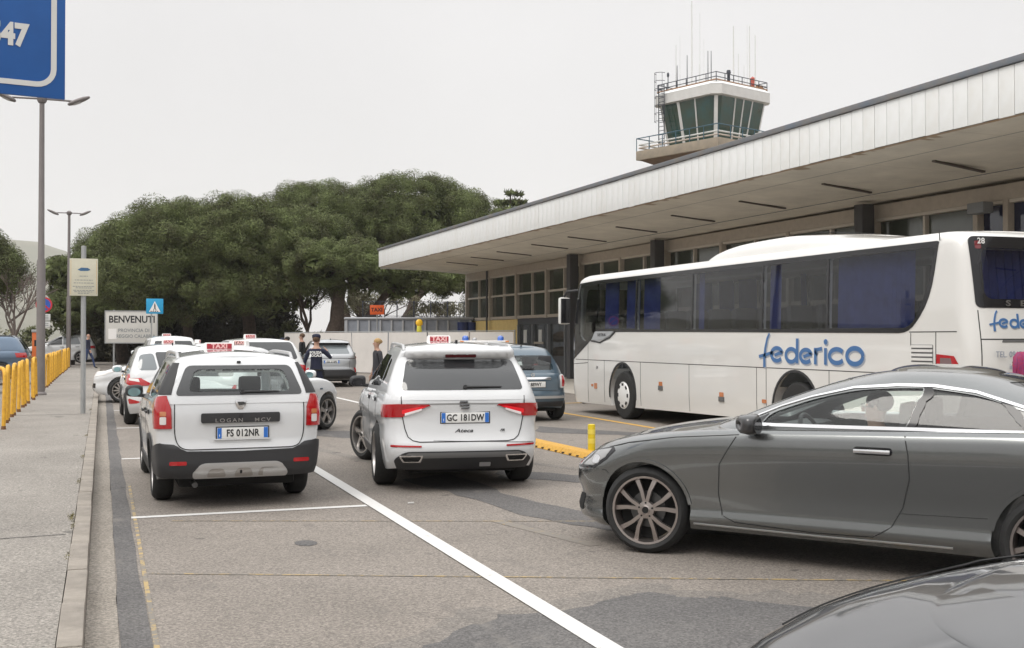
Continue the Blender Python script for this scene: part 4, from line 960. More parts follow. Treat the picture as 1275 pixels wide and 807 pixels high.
def wiper(root, K, x0, x1, z, length_dir=1, h=.012):
    a = K.xy(K.u_x(x0, z), z); b = K.xy(K.u_x(x1, z), z); off = Vector((0, -.02, 0))
    mb = MB(); mb.tube([a + off, a.lerp(b, .5) + off * 1.2, b + off], [.014, .010, .006], 6)
    mb.tube([a + off + Vector((0, .02, 0)), a + off * 1.6], .022, 8)
    return mb.obj('rear_wiper', 'black_plastic', root, smooth=50)
def handle(root, B, y, z, side, m='chrome', w=.2):
    p, n = B.pn(B.u_y(y, z) * side, z)
    o = MB(); o.cbox((0, 0, 0), (.02, w, .028)); q = o.obj('door_handle', m, root, bevel=.008, loc=p + n * .028)
    r = MB(); r.cbox((-side * .022, 0, 0.0), (.012, w * 1.05, .05)); r.obj('handle_recess', 'gloss_black', q, bevel=.005)
    return q
def seat(root, x, y, z=.42, m='seat_cloth', rear=False):
    s = MB().prism([(-.26, 0), (.25, .02), (.27, .12), (-.02, .13), (-.12, .72), (-.2, .74), (-.30, .1)], -.25, .25, 'YZ').obj('front_seat' if not rear else 'rear_seat', m, root, bevel=.05, loc=(x, y, z))
    MB().cbox((0, -.19, .83), (.27, .1, .19)).obj('headrest', m, s, bevel=.045)
    return s
def exhaust(root, x, y, z): return MB().tube([(x, y, z), (x, y + .25, z)], .028, 12).obj('exhaust_pipe', 'alloy_dark', root, smooth=50)
def antenna(root, x, y, z, l=.06, fin=True):
    m = MB()
    if fin: m.prism([(-.06, 0), (.07, 0), (-.03, .055), (-.05, .055)], -.012, .012, 'YZ')
    else: m.tube([(0, 0, 0), (0, -l * .5, l)], .003, 5); m.ell((0, 0, 0), (.02, .03, .015), 8, 4)
    return m.obj('antenna', 'gloss_black', root, loc=(x, y, z), smooth=40)
def underbody(root, W, y0, y1, z0=.2, z1=.42, m='well_black'):
    return MB().box(-W, W, y0, y1, z0, z1).obj('underbody', m, root, bevel=.03)
# ================================================================== estate taxi, rear view, first bay
def estate_taxi():
    t = thing('taxi_estate', 'white estate taxi with black bumper cladding and plate FS 012NR, in the nearest kerbside bay', 'taxi', (1.262, 12.12, 0), R_(0.6), 'white taxis at the rank')
    B = Loaf(yr=[(.2, -.78), (.31, -.92), (.44, -1.0), (.61, -1.0), (.66, -.975), (.93, -.985), (1.13, -.955)], yf=[(.2, 3.3), (.45, 3.42), (.7, 3.42), (.95, 3.2)], W=.868,
             prof=[(0, .93), (.12, .955), (.45, .985), (.72, 1.0), (.9, .985), (1, .955)], zb=[(-1, .335), (-.6, .31), (-.4, .25), (.4, .20), (2.3, .20), (3.4, .22)],
             zt=[(-1, 1.14), (0, 1.10), (1.9, 1.04), (2.3, 1.02), (2.9, .97), (3.4, .80)], plan=[(-1, .965), (-.5, .985), (.3, 1), (2, 1), (3.4, .95)], Rr=.26, Rf=.5, nr=4.2)
    K = Loaf(yr=[(1.05, -.975), (1.13, -.955), (1.28, -.90), (1.42, -.82), (1.52, -.76)], yf=[(.95, 2.35), (1.02, 2.22), (1.3, 1.75), (1.48, 1.35), (1.55, 1.2)], W=.835,
             prof=[(0, 1), (.2, .975), (.6, .87), (.9, .77), (1, .73)], zb=[(-1, 1.05), (2.4, .96)], zt=[(-1, 1.49), (-.3, 1.515), (.6, 1.525), (1.5, 1.48), (2.4, 1.40)], Rr=.24, Rf=.5, nr=4.2)
    win_rear = [('x', -.655, 1.13, .05), ('x', .655, 1.13, .05), ('x', .535, 1.425, .06), ('x', -.535, 1.425, .06)]
    glass_in = [('x', -.53, 1.165, .07), ('x', .53, 1.165, .07), ('x', .46, 1.385, .07), ('x', -.46, 1.385, .07)]
    side_f = [('y', .78, 1.06), ('y', 1.98, 1.04, .02), ('y', 1.30, 1.42), ('y', .80, 1.44)]
    side_r = [('y', .72, 1.065), ('y', .74, 1.44), ('y', -.05, 1.44), ('y', -.12, 1.08)]
    quarter = [('y', -.20, 1.10), ('y', -.12, 1.43), ('y', -.52, 1.42), ('y', -.66, 1.14)]
    wind = [('f', -.66, 1.05), ('f', .66, 1.05), ('f', .56, 1.42), ('f', -.56, 1.42)]
    b, k = car_shell(t, B, K, 'white_paint', [(0, .34), (2.634, .34)], .375, [(glass_in, (1,)), (wind, (1,)), (side_f, (-1, 1)), (side_r, (-1, 1))])
    # rear screen: black border patch with the clear pane in its opening
    K2 = patch_mesh(K, win_rear, h=.004, depth=.03, r=.04); c = patch_mesh(K, glass_in, h=.05, depth=.2, r=.05)
    fr = boolean(set_index(K2, 0), [set_index(c, 1)]); shell(t, 'rear_window_border', fr, ['privacy_glass', 'privacy_glass'])
    patch('rear_window', K, glass_in, 'clear_glass', t, h=.0, r=.05)
    patch('windscreen', K, wind, 'clear_glass', t, h=-.01)
    for s in (-1, 1):
        patch('side_window', K, side_f, 'tinted_glass', t, h=-.006, side=s); patch('side_window', K, side_r, 'tinted_glass', t, h=-.006, side=s)
        patch('quarter_window', K, quarter, 'dark_glass', t, h=.003, side=s)
        pl = patch('rear_pillar_trim', K, [('y', -.68, 1.14, .01), ('y', -.60, 1.45, .01), ('x', s * .60, 1.45, 0), ('x', s * .69, 1.14, 0)], 'black_plastic', t, h=.006, side=s, r=.01)
        # tail lamp wraps round the corner
        tl = patch('tail_lamp', B, [('x', s * .685, .81), ('x', s * .69, 1.0), ('x', s * .73, 1.13), ('y', -.70, 1.10), ('y', -.70, .96), ('y', -.77, .805)], 'tail_red', t, h=.02, side=s, r=0, skirt=.01)
        for (a0, a1, z0, z1, mm, nn) in ((.735, .79, .85, .925, 'lamp_white', 'reversing_light'), (.735, .79, .932, .975, 'lamp_amber', 'indicator_light')):
            pt = [('x', s * a0, z0), ('x', s * a1, z0), ('x', s * a1, z1), ('x', s * a0, z1)]
            patch(nn, B, pt, mm, tl, h=.0245, r=.012)
        patch('rear_reflector', B, [('x', s * .54, .45), ('x', s * .70, .45), ('x', s * .70, .488), ('x', s * .54, .488)], 'tail_red', t, h=.032, r=.012)
        patch('wing_trim', B, [('y', -.38, .34), ('y', -.37, .50, .1), ('y', -.22, .70, .15), ('y', .22, .70, .15), ('y', .38, .48, .1), ('y', .38, .30), ('y', .34, .30), ('y', .32, .44, .1), ('y', .18, .655, .15), ('y', -.18, .655, .15), ('y', -.325, .46, .1), ('y', -.33, .34)], 'black_plastic', t, h=.016, side=s)
        patch('wing_trim', B, [('y', 2.25, .30), ('y', 2.25, .48, .1), ('y', 2.42, .70, .15), ('y', 2.84, .70, .15), ('y', 3.0, .48, .1), ('y', 3.0, .30), ('y', 2.955, .30), ('y', 2.955, .46, .1), ('y', 2.81, .655, .15), ('y', 2.45, .655, .15), ('y', 2.305, .46, .1), ('y', 2.305, .30)], 'black_plastic', t, h=.016, side=s)
        patch('sill_trim', B, [('y', .40, .22), ('y', 2.25, .22), ('y', 2.25, .36), ('y', .40, .36)], 'black_plastic', t, h=.012, side=s)
        for yy in (.72, 1.83): ribbon('door_seam', B, [('y', yy, .32), ('y', yy, 1.03)], 'seam', t, side=s)
        handle(t, B, .85, .90, s, 'black_plastic'); handle(t, B, -.02 + .1, .92, s, 'black_plastic', .16)
        mirror(t, s * .955, 1.78, 1.06, s, 'black_plastic')
        rail(t, .60, -.55, 1.15, lambda y: K.zt(y) - .015, side=s)
        patch('headlight', B, [('y', 2.95, .70), ('f', s * .62, .66, 0), ('f', s * .45, .82, 0), ('y', 2.9, .88)] if s > 0 else [('y', 2.95, .70), ('f', -.62, .66, 0), ('f', -.45, .82, 0), ('y', 2.9, .88)], 'lamp_white', t, side=s, h=.008, r=0)
    # bumper cladding: black, stepping up at the corners
    bp = [('y', -.62, .27, 0), ('x', -.80, .26, 0), ('x', -.45, .27, 0), ('x', .45, .27, 0), ('x', .80, .26, 0)]
    def bump_half(s):
        return patch('rear_bumper', B, [('x', 0, .325, 0), ('x', s * .5, .325, 0), ('x', s * .80, .33, 0), ('y', -.66, .32, 0), ('y', -.37, .34, 0), ('y', -.37, .48, 0), ('y', -.62, .62, 0), ('x', s * .80, .665, 0), ('x', s * .66, .64, 0), ('x', s * .54, .585, 0), ('x', 0, .575, 0)], 'black_plastic', t, h=.024, side=s, r=0, skirt=.01)
    bump_half(1); bump_half(-1)
    sk = patch('skid_plate', B, [('x', -.47, .335), ('x', .47, .335), ('x', .485, .375), ('x', .40, .465, .06), ('x', -.40, .465, .06), ('x', -.485, .375)], 'satin_silver', t, h=.042, r=.02, skirt=0)
    for cx_ in (-.245, 0.03, .27):
        patch('skid_recess', B, [('x', cx_ - .10, .35), ('x', cx_ + .10, .35), ('x', cx_ + .07, .42), ('x', cx_ - .07, .42)], 'alloy', sk, h=.0455, r=.03)
    patch('towing_cover', B, [('x', .225, .355), ('x', .375, .355), ('x', .375, .415), ('x', .225, .415)], 'satin_silver', sk, h=.052, r=.01)
    patch('parking_sensor', B, [('x', -.012, .38), ('x', .012, .38), ('x', .012, .405), ('x', -.012, .405)], 'ink', t, h=.05, r=.008)
    # tailgate
    ribbon('tailgate_seam', B, rnd([('x', -.66, 1.12, .0), ('x', -.66, .72, .1), ('x', -.60, .60, .1), ('x', .60, .60, .1), ('x', .66, .72, .1), ('x', .66, 1.12, .0)], .1), 'seam', t, w=.009, h=.004)
    st = patch('name_strip', B, [('x', -.40, .86), ('x', .40, .86), ('x', .40, .955), ('x', -.40, .955)], 'black_plastic', t, h=.03, r=.02, skirt=0)
    yb = B.yr(.85)
    text('strip_lettering', 'LOGAN', .052, 'alloy', st, (-.12, yb - .0315, .882), (R_(90), 0, 0), .001, .0005, sx=1.3, space=1.35)
    text('strip_lettering', 'MCV', .052, 'alloy', st, (.22, yb - .0315, .882), (R_(90), 0, 0), .001, .0005, sx=1.3, space=1.35)
    patch('camera_button', B, [('x', -.02, .905), ('x', .02, .905), ('x', .02, .945), ('x', -.02, .945)], 'ink', t, h=.034, r=.018)
    bd = MB(); z0 = 1.035
    bd.prism([(-.058, .05), (.058, .05), (.05, .0), (.022, -.042), (-.022, -.042), (-.05, .0)], 0, .012, 'XZ'); bd.obj('badge', 'chrome', t, bevel=.004, loc=(0, B.yr(1.03) - .012, z0 - .005))
    MB().prism([(-.035, .03), (.035, .03), (.02, -.005), (-.02, -.005)], -.002, .003, 'XZ').obj('badge_centre', 'alloy_dark', t, loc=(0, B.yr(1.03) - .013, z0))
    rc = patch('plate_recess', B, [('x', -.32, .66), ('x', .32, .66), ('x', .31, .84), ('x', -.31, .84)], 'white_paint', t, h=.002, r=.03)
    plate(t, .02, yb - .016, .755, 'FS 012NR')
    ub = MB().box(-.265, .305, -.004, .02, .688, .70).obj('plate_strip', 'white_paint', t, loc=(0, yb - .012, 0))
    wiper(t, K, .02, .40, 1.165)
    patch('roof_nozzle', K, [('x', -.02, 1.445), ('x', .02, 1.445), ('x', .02, 1.465), ('x', -.02, 1.465)], 'ink', t, h=.012, r=.006)
    for s in (-1, 1):
        add_wheel(t, s * .725, 0, .335, .205, 'five', side=s); add_wheel(t, s * .725, 2.634, .335, .205, 'five', side=s)
        seat(t, s * .36, 1.25, .33)
    for x in (-.38, 0, .38): seat(t, x, .35, .20, rear=True)
    MB().box(-.62, .62, 1.95, 2.25, .75, .98).obj('dashboard', 'interior', t, bevel=.05)
    underbody(t, .6, -.72, 3.2); exhaust(t, -.45, -.9, .24)
    taxi_sign(t, -.02, .95, K.zt(.95) + .035, .36)
    for i in range(3): pass
    for x in (-.3, 0, .3):
        MB().tube([(x, -.6, K.zt(-.6) + .032), (x, .3, K.zt(.3) + .043)], .006, 5).obj('roof_rib', 'white_paint', t, smooth=60)
    t.scale = (.935, .94, .972)
    return t
estate_taxi()
# ================================================================== cars from measured profiles
def both(s, pts): return [(k, (a * s if k in 'xf' else a), *r) for k, a, *r in pts]
def make_car(name, label, loc, rz, group, S, cat='car'):
    t = thing(name, label, cat, loc, R_(rz), group)
    ro, wb, fo, W, H, bl = S['ro'], S['wb'], S['fo'], S['W'], S['H'], S['belt']
    yF = wb + fo; pm = S['paint']
    B = Loaf(yr=S.get('yr') or [(.2, -ro + .16), (.32, -ro + .06), (.42, -ro), (.58, -ro), (.66, -ro + .03), (bl - .15, -ro + .05), (bl, -ro + .10)],
             yf=S.get('yf') or [(.2, yF - .12), (.4, yF), (.62, yF - .01), (.8, yF - .10), (bl, yF - .35)], W=W,
             prof=S.get('prof') or [(0, .92), (.12, .955), (.40, .985), (.52, .975), (.72, 1.0), (.9, .975), (1, .935)],
             zb=S.get('zb') or [(-ro, .28), (-.4, .22), (.4, .20), (wb, .20), (yF, .24)],
             zt=S.get('zt') or [(-ro, bl + .04), (0, bl + .03), (wb - .75, bl - .03), (wb - .35, bl - .03), (wb + .2, bl - .10), (yF - .15, bl - .24), (yF, bl - .30)],
             plan=S.get('plan') or [(-ro, .95), (-.4, .985), (.4, 1), (wb, 1), (yF, .93)], Rr=S.get('Rr', .32), Rf=S.get('Rf', .45), nr=S.get('nr', 3.8), nf=S.get('nf', 2.8))
    K = Loaf(yr=S.get('kyr') or [(bl - .05, -ro + .09), (bl + .02, -ro + .11), (bl + .2, -ro + .2), (H - .1, -ro + .36), (H, -ro + .46)],
             yf=S.get('kyf') or [(bl - .08, wb - .2), (bl, wb - .34), (bl + .28, wb - .92), (H - .06, wb - 1.42), (H, wb - 1.6)], W=W * S.get('kw', .95),
             prof=S.get('kprof') or [(0, 1), (.2, .975), (.6, .88), (.9, .79), (1, .75)], zb=[(-ro, bl - .06), (wb, bl - .1)],
             zt=S.get('kzt') or [(-ro, H - .07), (-ro + .5, H - .02), (wb - 1.9, H), (wb - 1.2, H - .04), (wb, H - .14)], plan=S.get('kplan') or [(-ro, .97), (.4, 1)], Rr=S.get('kRr', .3), Rf=.55, nr=S.get('knr', 3.8))
    R = S.get('R', .33)
    b, k = car_shell(t, B, K, pm, [(0, R), (wb, R)], R + S.get('gap', .045), S.get('open', ()), kkw=dict(fr=.06, crown=.05), bkw=dict(fr=S.get('bfr', .05), crown=S.get('bcrown', .05)))
    L = {'B': B, 'K': K}
    objs = {}
    for d in S.get('parts', ()):
        nm, lf, pts, mm = d[:4]; o = d[4] if len(d) > 4 else {}
        for s in ((-1, 1) if o.get('both') else ((o.get('side', 1)),)):
            if o.get('only') and o['only'] != s: continue
            par = objs.get((o.get('on'), s)) or objs.get((o.get('on'), 0)) or t
            q = patch(nm, L[lf], both(s, pts) if o.get('both') else pts, mm, par, h=o.get('h', .004), side=s, r=o.get('r', .03), skirt=o.get('skirt', .006), du=o.get('du', .07))
            objs[(o.get('key', nm), s if o.get('both') else 0)] = q
    for d in S.get('seams', ()):
        lf, pts, mm, w_ = d[:4]; o = d[4] if len(d) > 4 else {}
        for s in ((-1, 1) if o.get('both') else (o.get('side', 1),)):
            ribbon(o.get('name', 'panel_gap'), L[lf], rnd(both(s, pts), o.get('r', .08))[:] if o.get('closed') else both(s, pts), mm, t, w=w_, side=s, h=o.get('h', .0015), closed=o.get('closed', False))
    st = S.get('steer', 0)
    for s in (-1, 1):
        add_wheel(t, s * (W - .105), 0, R, S.get('tw', .215), S.get('wheel', 'five'), S.get('wcol', 'alloy'), side=s, spin=20)
        add_wheel(t, s * (W - .115), wb, R, S.get('tw', .215), S.get('wheel', 'five'), S.get('wcol', 'alloy'), steer=st, side=s)
        if S.get('mirror', True): mirror(t, s * (W + .08), wb - .82, bl + .04, s, S.get('mmat', pm), face=S.get('mface', 'mirror_face'))
        for (y, z) in S.get('handles', ()): handle(t, B, y, z, s, S.get('hmat', pm))
        if S.get('rails'): y0, y1, xr, hm = S['rails']; rail(t, xr, y0, y1, lambda y: K.zt(y) - .02, hm, side=s)
    underbody(t, W - .28, -ro + .2, yF - .3)
    if S.get('plate'): px_, pz, txt, bl_ = S['plate']; plate(t, px_, B.yr(pz) - .012, pz, txt, blue=bl_)
    if S.get('wiper'): wiper(t, K, *S['wiper'])
    if S.get('taxi'): x, y, wd, dk = S['taxi']; taxi_sign(t, x, y, K.zt(y) + .03, wd, dark=dk)
    if S.get('ant'): antenna(t, 0, -ro + .62, K.zt(-ro + .62) + .03, fin=True)
    if S.get('seats'):
        for s in (-1, 1): seat(t, s * .37, wb - 1.45, .36)
        for x in (-.38, .38): seat(t, x, wb - 2.35, .38, rear=True)
        MB().box(-.6, .6, wb - .75, wb - .45, .75, bl).obj('dashboard', 'interior', t, bevel=.05)
    return t, B, K
def side_glass(bl, H, y0, y1, slope_f=.62, slope_r=.14, split=None):
    """two door windows between y0 (rear) and y1 (front)"""
    sp = split if split is not None else (y0 + y1) / 2
    zt = H - .10
    return [('y', sp + .03, bl + .035), ('y', y1, bl + .02, .015), ('y', y1 - slope_f, zt, .06), ('y', sp + .03, zt + .005)], [('y', sp - .03, bl + .035), ('y', sp - .03, zt + .005), ('y', y0 + slope_r, zt - .01), ('y', y0, bl + .06)]

# ---- white crossover taxi, leaving to the right
bl, H = 1.05, 1.565
gf, gr = side_glass(bl, H, .12, 2.02, .66, .10, 1.02)
seat_spec = dict(mmat='black_plastic', mface='gloss_black', ro=.92, wb=2.63, fo=.83, W=.88, H=H, belt=bl, paint='white_paint', R=.345, wheel='five', tw=.24, steer=24,
    yr=[(.2, -.74), (.3, -.85), (.42, -.925), (.50, -.93), (.56, -.905), (.64, -.885), (.82, -.875), (.97, -.895), (1.06, -.87)],
    kyr=[(1.0, -.90), (1.06, -.875), (1.25, -.76), (1.44, -.60), (1.50, -.66), (1.56, -.56)],
    kprof=[(0, 1), (.2, .975), (.6, .87), (.85, .79), (1, .75)], kw=.955, nr=4.0, Rr=.34, knr=3.6,
    parts=[
      ('rear_window', 'K', [('x', -.665, 1.095, .04), ('x', .665, 1.095, .04), ('x', .585, 1.42, .06), ('x', -.585, 1.42, .06)], 'privacy_glass', dict(r=.05)),
      ('rear_spoiler', 'K', [('x', -.60, 1.455), ('x', .60, 1.455), ('x', .58, 1.535), ('x', -.58, 1.535)], 'white_paint', dict(h=.028, r=.03, key='spo')),
      ('high_brake_light', 'K', [('x', -.17, 1.468), ('x', .17, 1.468), ('x', .17, 1.488), ('x', -.17, 1.488)], 'tail_red_dark', dict(h=.034, r=.008)),
      ('tail_lamp', 'B', [('x', .36, .925, 0), ('x', .38, .93, 0), ('x', .65, .815, 0), ('x', .66, .81, 0), ('y', -.60, .80, 0), ('y', -.60, .935, 0), ('x', .70, .95, 0), ('x', .38, .945, 0)], 'tail_red', dict(both=True, h=.012, r=0, key='tl')),
      ('brake_light', 'B', [('x', .40, .925), ('x', .62, .845), ('x', .66, .845), ('x', .66, .89), ('x', .47, .925)], 'lamp_lit_red2', dict(both=True, h=.016, r=.01, on='tl')),
      ('reversing_light', 'B', [('x', .455, .885, 0), ('x', .63, .825, 0), ('x', .63, .855, 0), ('x', .455, .905, 0)], 'lamp_lit', dict(both=True, h=.0185, r=0, on='tl')),
      ('rear_diffuser', 'B', [('x', -.70, .255), ('x', .70, .255), ('x', .74, .36), ('x', .64, .445, .08), ('x', -.64, .445, .08), ('x', -.74, .36)], 'black_plastic', dict(h=.02, r=.02, key='dif')),
      ('diffuser_band', 'B', [('x', -.66, .385), ('x', .66, .385), ('x', .60, .435), ('x', -.60, .435)], 'graphite', dict(h=.024, r=.02, on='dif')),
      ('exhaust_trim', 'B', [('x', .47, .345), ('x', .65, .345), ('x', .69, .41), ('x', .44, .41)], 'chrome', dict(both=True, h=.03, r=.015, key='ex')),
      ('exhaust_opening', 'B', [('x', .487, .357), ('x', .635, .357), ('x', .668, .399), ('x', .463, .399)], 'well_black', dict(both=True, h=.032, r=.012, on='ex')),
      ('rear_reflector', 'B', [('x', .46, .49), ('x', .78, .495), ('x', .78, .515), ('x', .46, .508)], 'tail_red', dict(both=True, h=.006, r=.005)),
      ('towing_cover', 'B', [('x', .17, .29), ('x', .29, .29), ('x', .29, .33), ('x', .17, .33)], 'satin_silver', dict(h=.03, r=.006)),
      ('side_window', 'K', gf, 'dark_glass', dict(both=True, h=.003)), ('side_window', 'K', gr, 'dark_glass', dict(both=True, h=.003)),
      ('quarter_window', 'K', [('y', .06, 1.13), ('y', .12, 1.42), ('y', -.02, 1.41), ('y', -.14, 1.22)], 'dark_glass', dict(both=True, h=.003)),
      ('windscreen', 'K', [('f', -.68, 1.06), ('f', .68, 1.06), ('f', .58, 1.46), ('f', -.58, 1.46)], 'dark_glass', dict()),
      ('sill_trim', 'B', [('y', .42, .22), ('y', 2.2, .22), ('y', 2.2, .34), ('y', .42, .34)], 'black_plastic', dict(both=True, h=.01)),
      ('headlight', 'B', [('y', 2.95, .72, 0), ('f', .62, .66, 0), ('f', .42, .76, 0), ('y', 2.85, .86, 0)], 'lamp_white', dict(both=True, r=0, h=.008)),
    ],
    seams=[('B', [('x', -.67, 1.03), ('x', -.665, .85), ('x', -.63, .68), ('x', -.60, .60), ('x', -.55, .56), ('x', -.48, .545), ('x', .48, .545), ('x', .55, .56), ('x', .60, .60), ('x', .63, .68), ('x', .665, .85), ('x', .67, 1.03)], 'seam', .009, dict(h=.005)),
           ('B', [('x', -.62, .945), ('x', 0, .95), ('x', .62, .945)], 'crease_grey', .016, dict(name='tailgate_crease')),
           ('B', [('y', 1.0, .3), ('y', 1.02, 1.04)], 'seam', .007, dict(both=True)), ('B', [('y', 2.02, .3), ('y', 2.05, .98)], 'seam', .007, dict(both=True)),
           ('B', [('y', .45, .36), ('y', .3, .6), ('y', .02, .86), ('y', .02, 1.04)], 'seam', .007, dict(both=True)),
           ('B', [('x', .78, .525), ('y', -.38, .56)], 'crease_grey', .006, dict()), ('B', [('x', -.78, .525), ('y', -.38, .56)], 'crease_grey', .006, dict(side=-1))],
    handles=[(1.15, .93), (.22, .95)], rails=(-.45, 1.0, .60, 'satin_silver'), plate=(0.015, .80, 'GC 181DW', True), wiper=(.02, .42, 1.13), taxi=(-.02, .98, .30, False), ant=True)
mat('lamp_lit_red2', (.75, .02, .03), .2, emit=.25); mat('graphite', (.16, .16, .16), .4, .3); mat('crease_grey', (.30, .30, .30), .5)
mat('badge_grey', (.22, .22, .23), .25, .9)
def rear_badges(t, B, z, z2):
    y = B.yr(z); bd = MB()
    for i, (x0, x1, dz) in enumerate(((-.052, .035, .033), (-.052, .052, .0), (-.035, .052, -.033))):
        bd.prism([(x0, dz - .010), (x1, dz - .010), (x1 + .008, dz + .012), (x0 + .008, dz + .012)], 0, .010, 'XZ')
    bd.obj('badge', 'badge_grey', t, bevel=.003, loc=(0, y - .014, z))
    text('model_lettering', 'Ateca', .055, 'badge_grey', t, (0, B.yr(z2) - .006, z2), (R_(90), 0, 0), .001, .001, shear=.3, sx=1.5)
    text('model_lettering', 'FR', .035, 'ink', t, (.42, B.yr(z2) - .006, z2), (R_(90), 0, 0), .001, .001, shear=.3, sx=1.3)
t, B, K = make_car('taxi_crossover', 'white crossover taxi with plate GC 181DW, front wheels turned, pulling out beside the estate taxi', (3.79, 12.42, 0), -8.5, 'white taxis at the rank', seat_spec, 'taxi')
rear_badges(t, B, .935, .66)

# ---- white hatchback taxi behind the estate, rear door open
bl, H = .97, 1.50
gf, gr = side_glass(bl, H, .02, 2.0, .68, .18, .98)
hy = dict(ro=.80, wb=2.65, fo=.85, W=.87, H=H, belt=bl, paint='white_paint', R=.32, wheel='five', nr=3.2, Rr=.42,
    parts=[('rear_window', 'K', [('x', -.26, 1.05), ('x', .60, 1.05), ('x', .52, 1.39), ('x', -.34, 1.39)], 'privacy_glass', dict(r=.05)), ('corner_window', 'K', [('x', -.66, 1.05), ('x', -.30, 1.05), ('x', -.37, 1.37), ('x', -.62, 1.34)], 'sky_glass', dict(r=.07)),
      ('tail_lamp', 'B', [('x', .42, .80, 0), ('x', .60, .90, 0), ('y', -.45, .975, 0), ('y', -.12, .955, 0), ('y', -.32, .84, 0), ('x', .75, .76, 0), ('x', .45, .765, 0)], 'tail_red', dict(both=True, h=.014, r=0, key='tl')),
      ('indicator_light', 'B', [('x', .62, .83, 0), ('x', .80, .86, 0), ('x', .80, .90, 0), ('x', .64, .885, 0)], 'lamp_white', dict(both=True, h=.017, r=0, on='tl')),
      ('rear_reflector', 'B', [('x', .60, .46, 0), ('x', .80, .52, 0), ('x', .82, .50, 0), ('x', .80, .42, 0), ('x', .68, .43, 0)], 'tail_red', dict(both=True, h=.008, r=0)),
      ('rear_diffuser', 'B', [('x', -.58, .29), ('x', .58, .29), ('x', .52, .42), ('x', -.52, .42)], 'black_plastic', dict(h=.012)),
      ('side_window', 'K', gf, 'dark_glass', dict(both=True, h=.003)), ('side_window', 'K', gr, 'dark_glass', dict(both=True, h=.003)),
      ('quarter_window', 'K', [('y', -.06, 1.08), ('y', .02, 1.36), ('y', -.25, 1.33), ('y', -.40, 1.12)], 'sky_glass', dict(both=True, h=.003)),
      ('windscreen', 'K', [('f', -.66, 1.0), ('f', .66, 1.0), ('f', .56, 1.38), ('f', -.56, 1.38)], 'dark_glass', dict()),
      ('headlight', 'B', [('y', 2.9, .70, 0), ('f', .60, .64, 0), ('f', .40, .72, 0), ('y', 2.75, .86, 0)], 'lamp_white', dict(both=True, r=0, h=.008))],
    seams=[('B', [('x', -.60, .96), ('x', -.56, .6), ('x', .56, .6), ('x', .60, .96)], 'seam', .008),
           ('B', [('y', .97, .3), ('y', .98, .96)], 'seam', .007, dict(both=True)), ('B', [('y', 1.98, .3), ('y', 2.0, .9)], 'seam', .007, dict(both=True))],
    handles=[(1.12, .84), (.22, .86)], taxi=(0, .9, .26, False), plate=(0, .66, 'EW 407SL', True), ant=True)
mat('sky_glass', (.16, .18, .19), .04, spec=.9)  # paler glass colour with the sky's reflection painted in
t, B, K = make_car('taxi_hatchback', 'white hatchback taxi parked directly ahead of the estate taxi, with swept red tail lamp', (1.28, 22.95, 0), 1.0, 'white taxis at the rank', hy, 'taxi')
# ---- white hatchback taxi turned across the road, nose to the right (mostly behind the estate)
bl, H = .98, 1.50
gf, gr = side_glass(bl, H, .0, 1.72, .66, .2, .85)
rt = dict(hy); rt.update(wb=2.35, ro=.62, fo=.72, W=.83, seams=[('B', [('y', .84, .3), ('y', .85, .96)], 'seam', .007, dict(both=True)), ('B', [('y', 1.72, .3), ('y', 1.74, .9)], 'seam', .007, dict(both=True))], H=1.50, belt=bl, R=.325, wheel='y', steer=-6, wcol='alloy')
rt['parts'] = [p for p in hy['parts'] if p[0] not in ('side_window', 'quarter_window', 'tail_lamp', 'indicator_light')] + [('side_window', 'K', gf, 'dark_glass', dict(both=True, h=.003)), ('side_window', 'K', gr, 'dark_glass', dict(both=True, h=.003)),
    ('tail_lamp', 'B', [('x', .58, .80, 0), ('x', .64, .95, 0), ('y', -.45, .93, 0), ('y', -.5, .78, 0)], 'tail_red', dict(both=True, h=.014, r=0)),
    ('high_brake_light', 'K', [('x', -.25, 1.395), ('x', .25, 1.395), ('x', .25, 1.42), ('x', -.25, 1.42)], 'tail_red', dict(h=.01, r=.01)),
    ('wing_badge', 'B', [('y', 2.02, .74), ('y', 2.12, .74), ('y', 2.12, .765), ('y', 2.02, .765)], 'chrome', dict(both=True, h=.006, r=.01))]
rt['taxi'] = (0, .75, .26, True); rt['plate'] = None
make_car('taxi_turning', 'white hatchback taxi turned with its nose to the right, half hidden behind the estate taxi', (1.76, 18.95, 0), -38, 'white taxis at the rank', rt, 'taxi')

# ---- white hatchback taxi with its nose to the kerb, wheel with many spokes
gf, gr = side_glass(bl, H, .0, 2.02, .72, .2, .98)
pg = dict(rt); pg.update(wb=2.65, ro=.80, fo=.85, seams=hy['seams'], wheel='many', steer=0, wcol='alloy', taxi=(0, .9, .24, False), H=1.49, W=.88, R=.32, mface='mirror_face')
pg['parts'] = [p for p in rt['parts'] if p[0] not in ('headlight', 'side_window', 'wing_badge')] + [('side_window', 'K', gf, 'dark_glass', dict(both=True, h=.003)), ('side_window', 'K', gr, 'dark_glass', dict(both=True, h=.003))] + [('headlight', 'B', [('y', 2.72, .84, 0), ('y', 3.05, .72, 0), ('f', .66, .66, 0), ('f', .46, .72, 0), ('f', .55, .80, 0)], 'lamp_white', dict(both=True, r=0, h=.008)),
    ('lower_grille', 'B', [('f', -.5, .30), ('f', .5, .30), ('f', .42, .46), ('f', -.42, .46)], 'gloss_black', dict(h=.008)), ('fog_lamp', 'B', [('f', .62, .38), ('f', .74, .38), ('f', .74, .50), ('f', .62, .50)], 'gloss_black', dict(both=True, h=.008))]
make_car('taxi_kerb', 'white hatchback taxi across its bay with nose to the kerb and a many-spoked wheel', (3.25, 30.6, 0), 76, 'white taxis at the rank', pg, 'taxi')
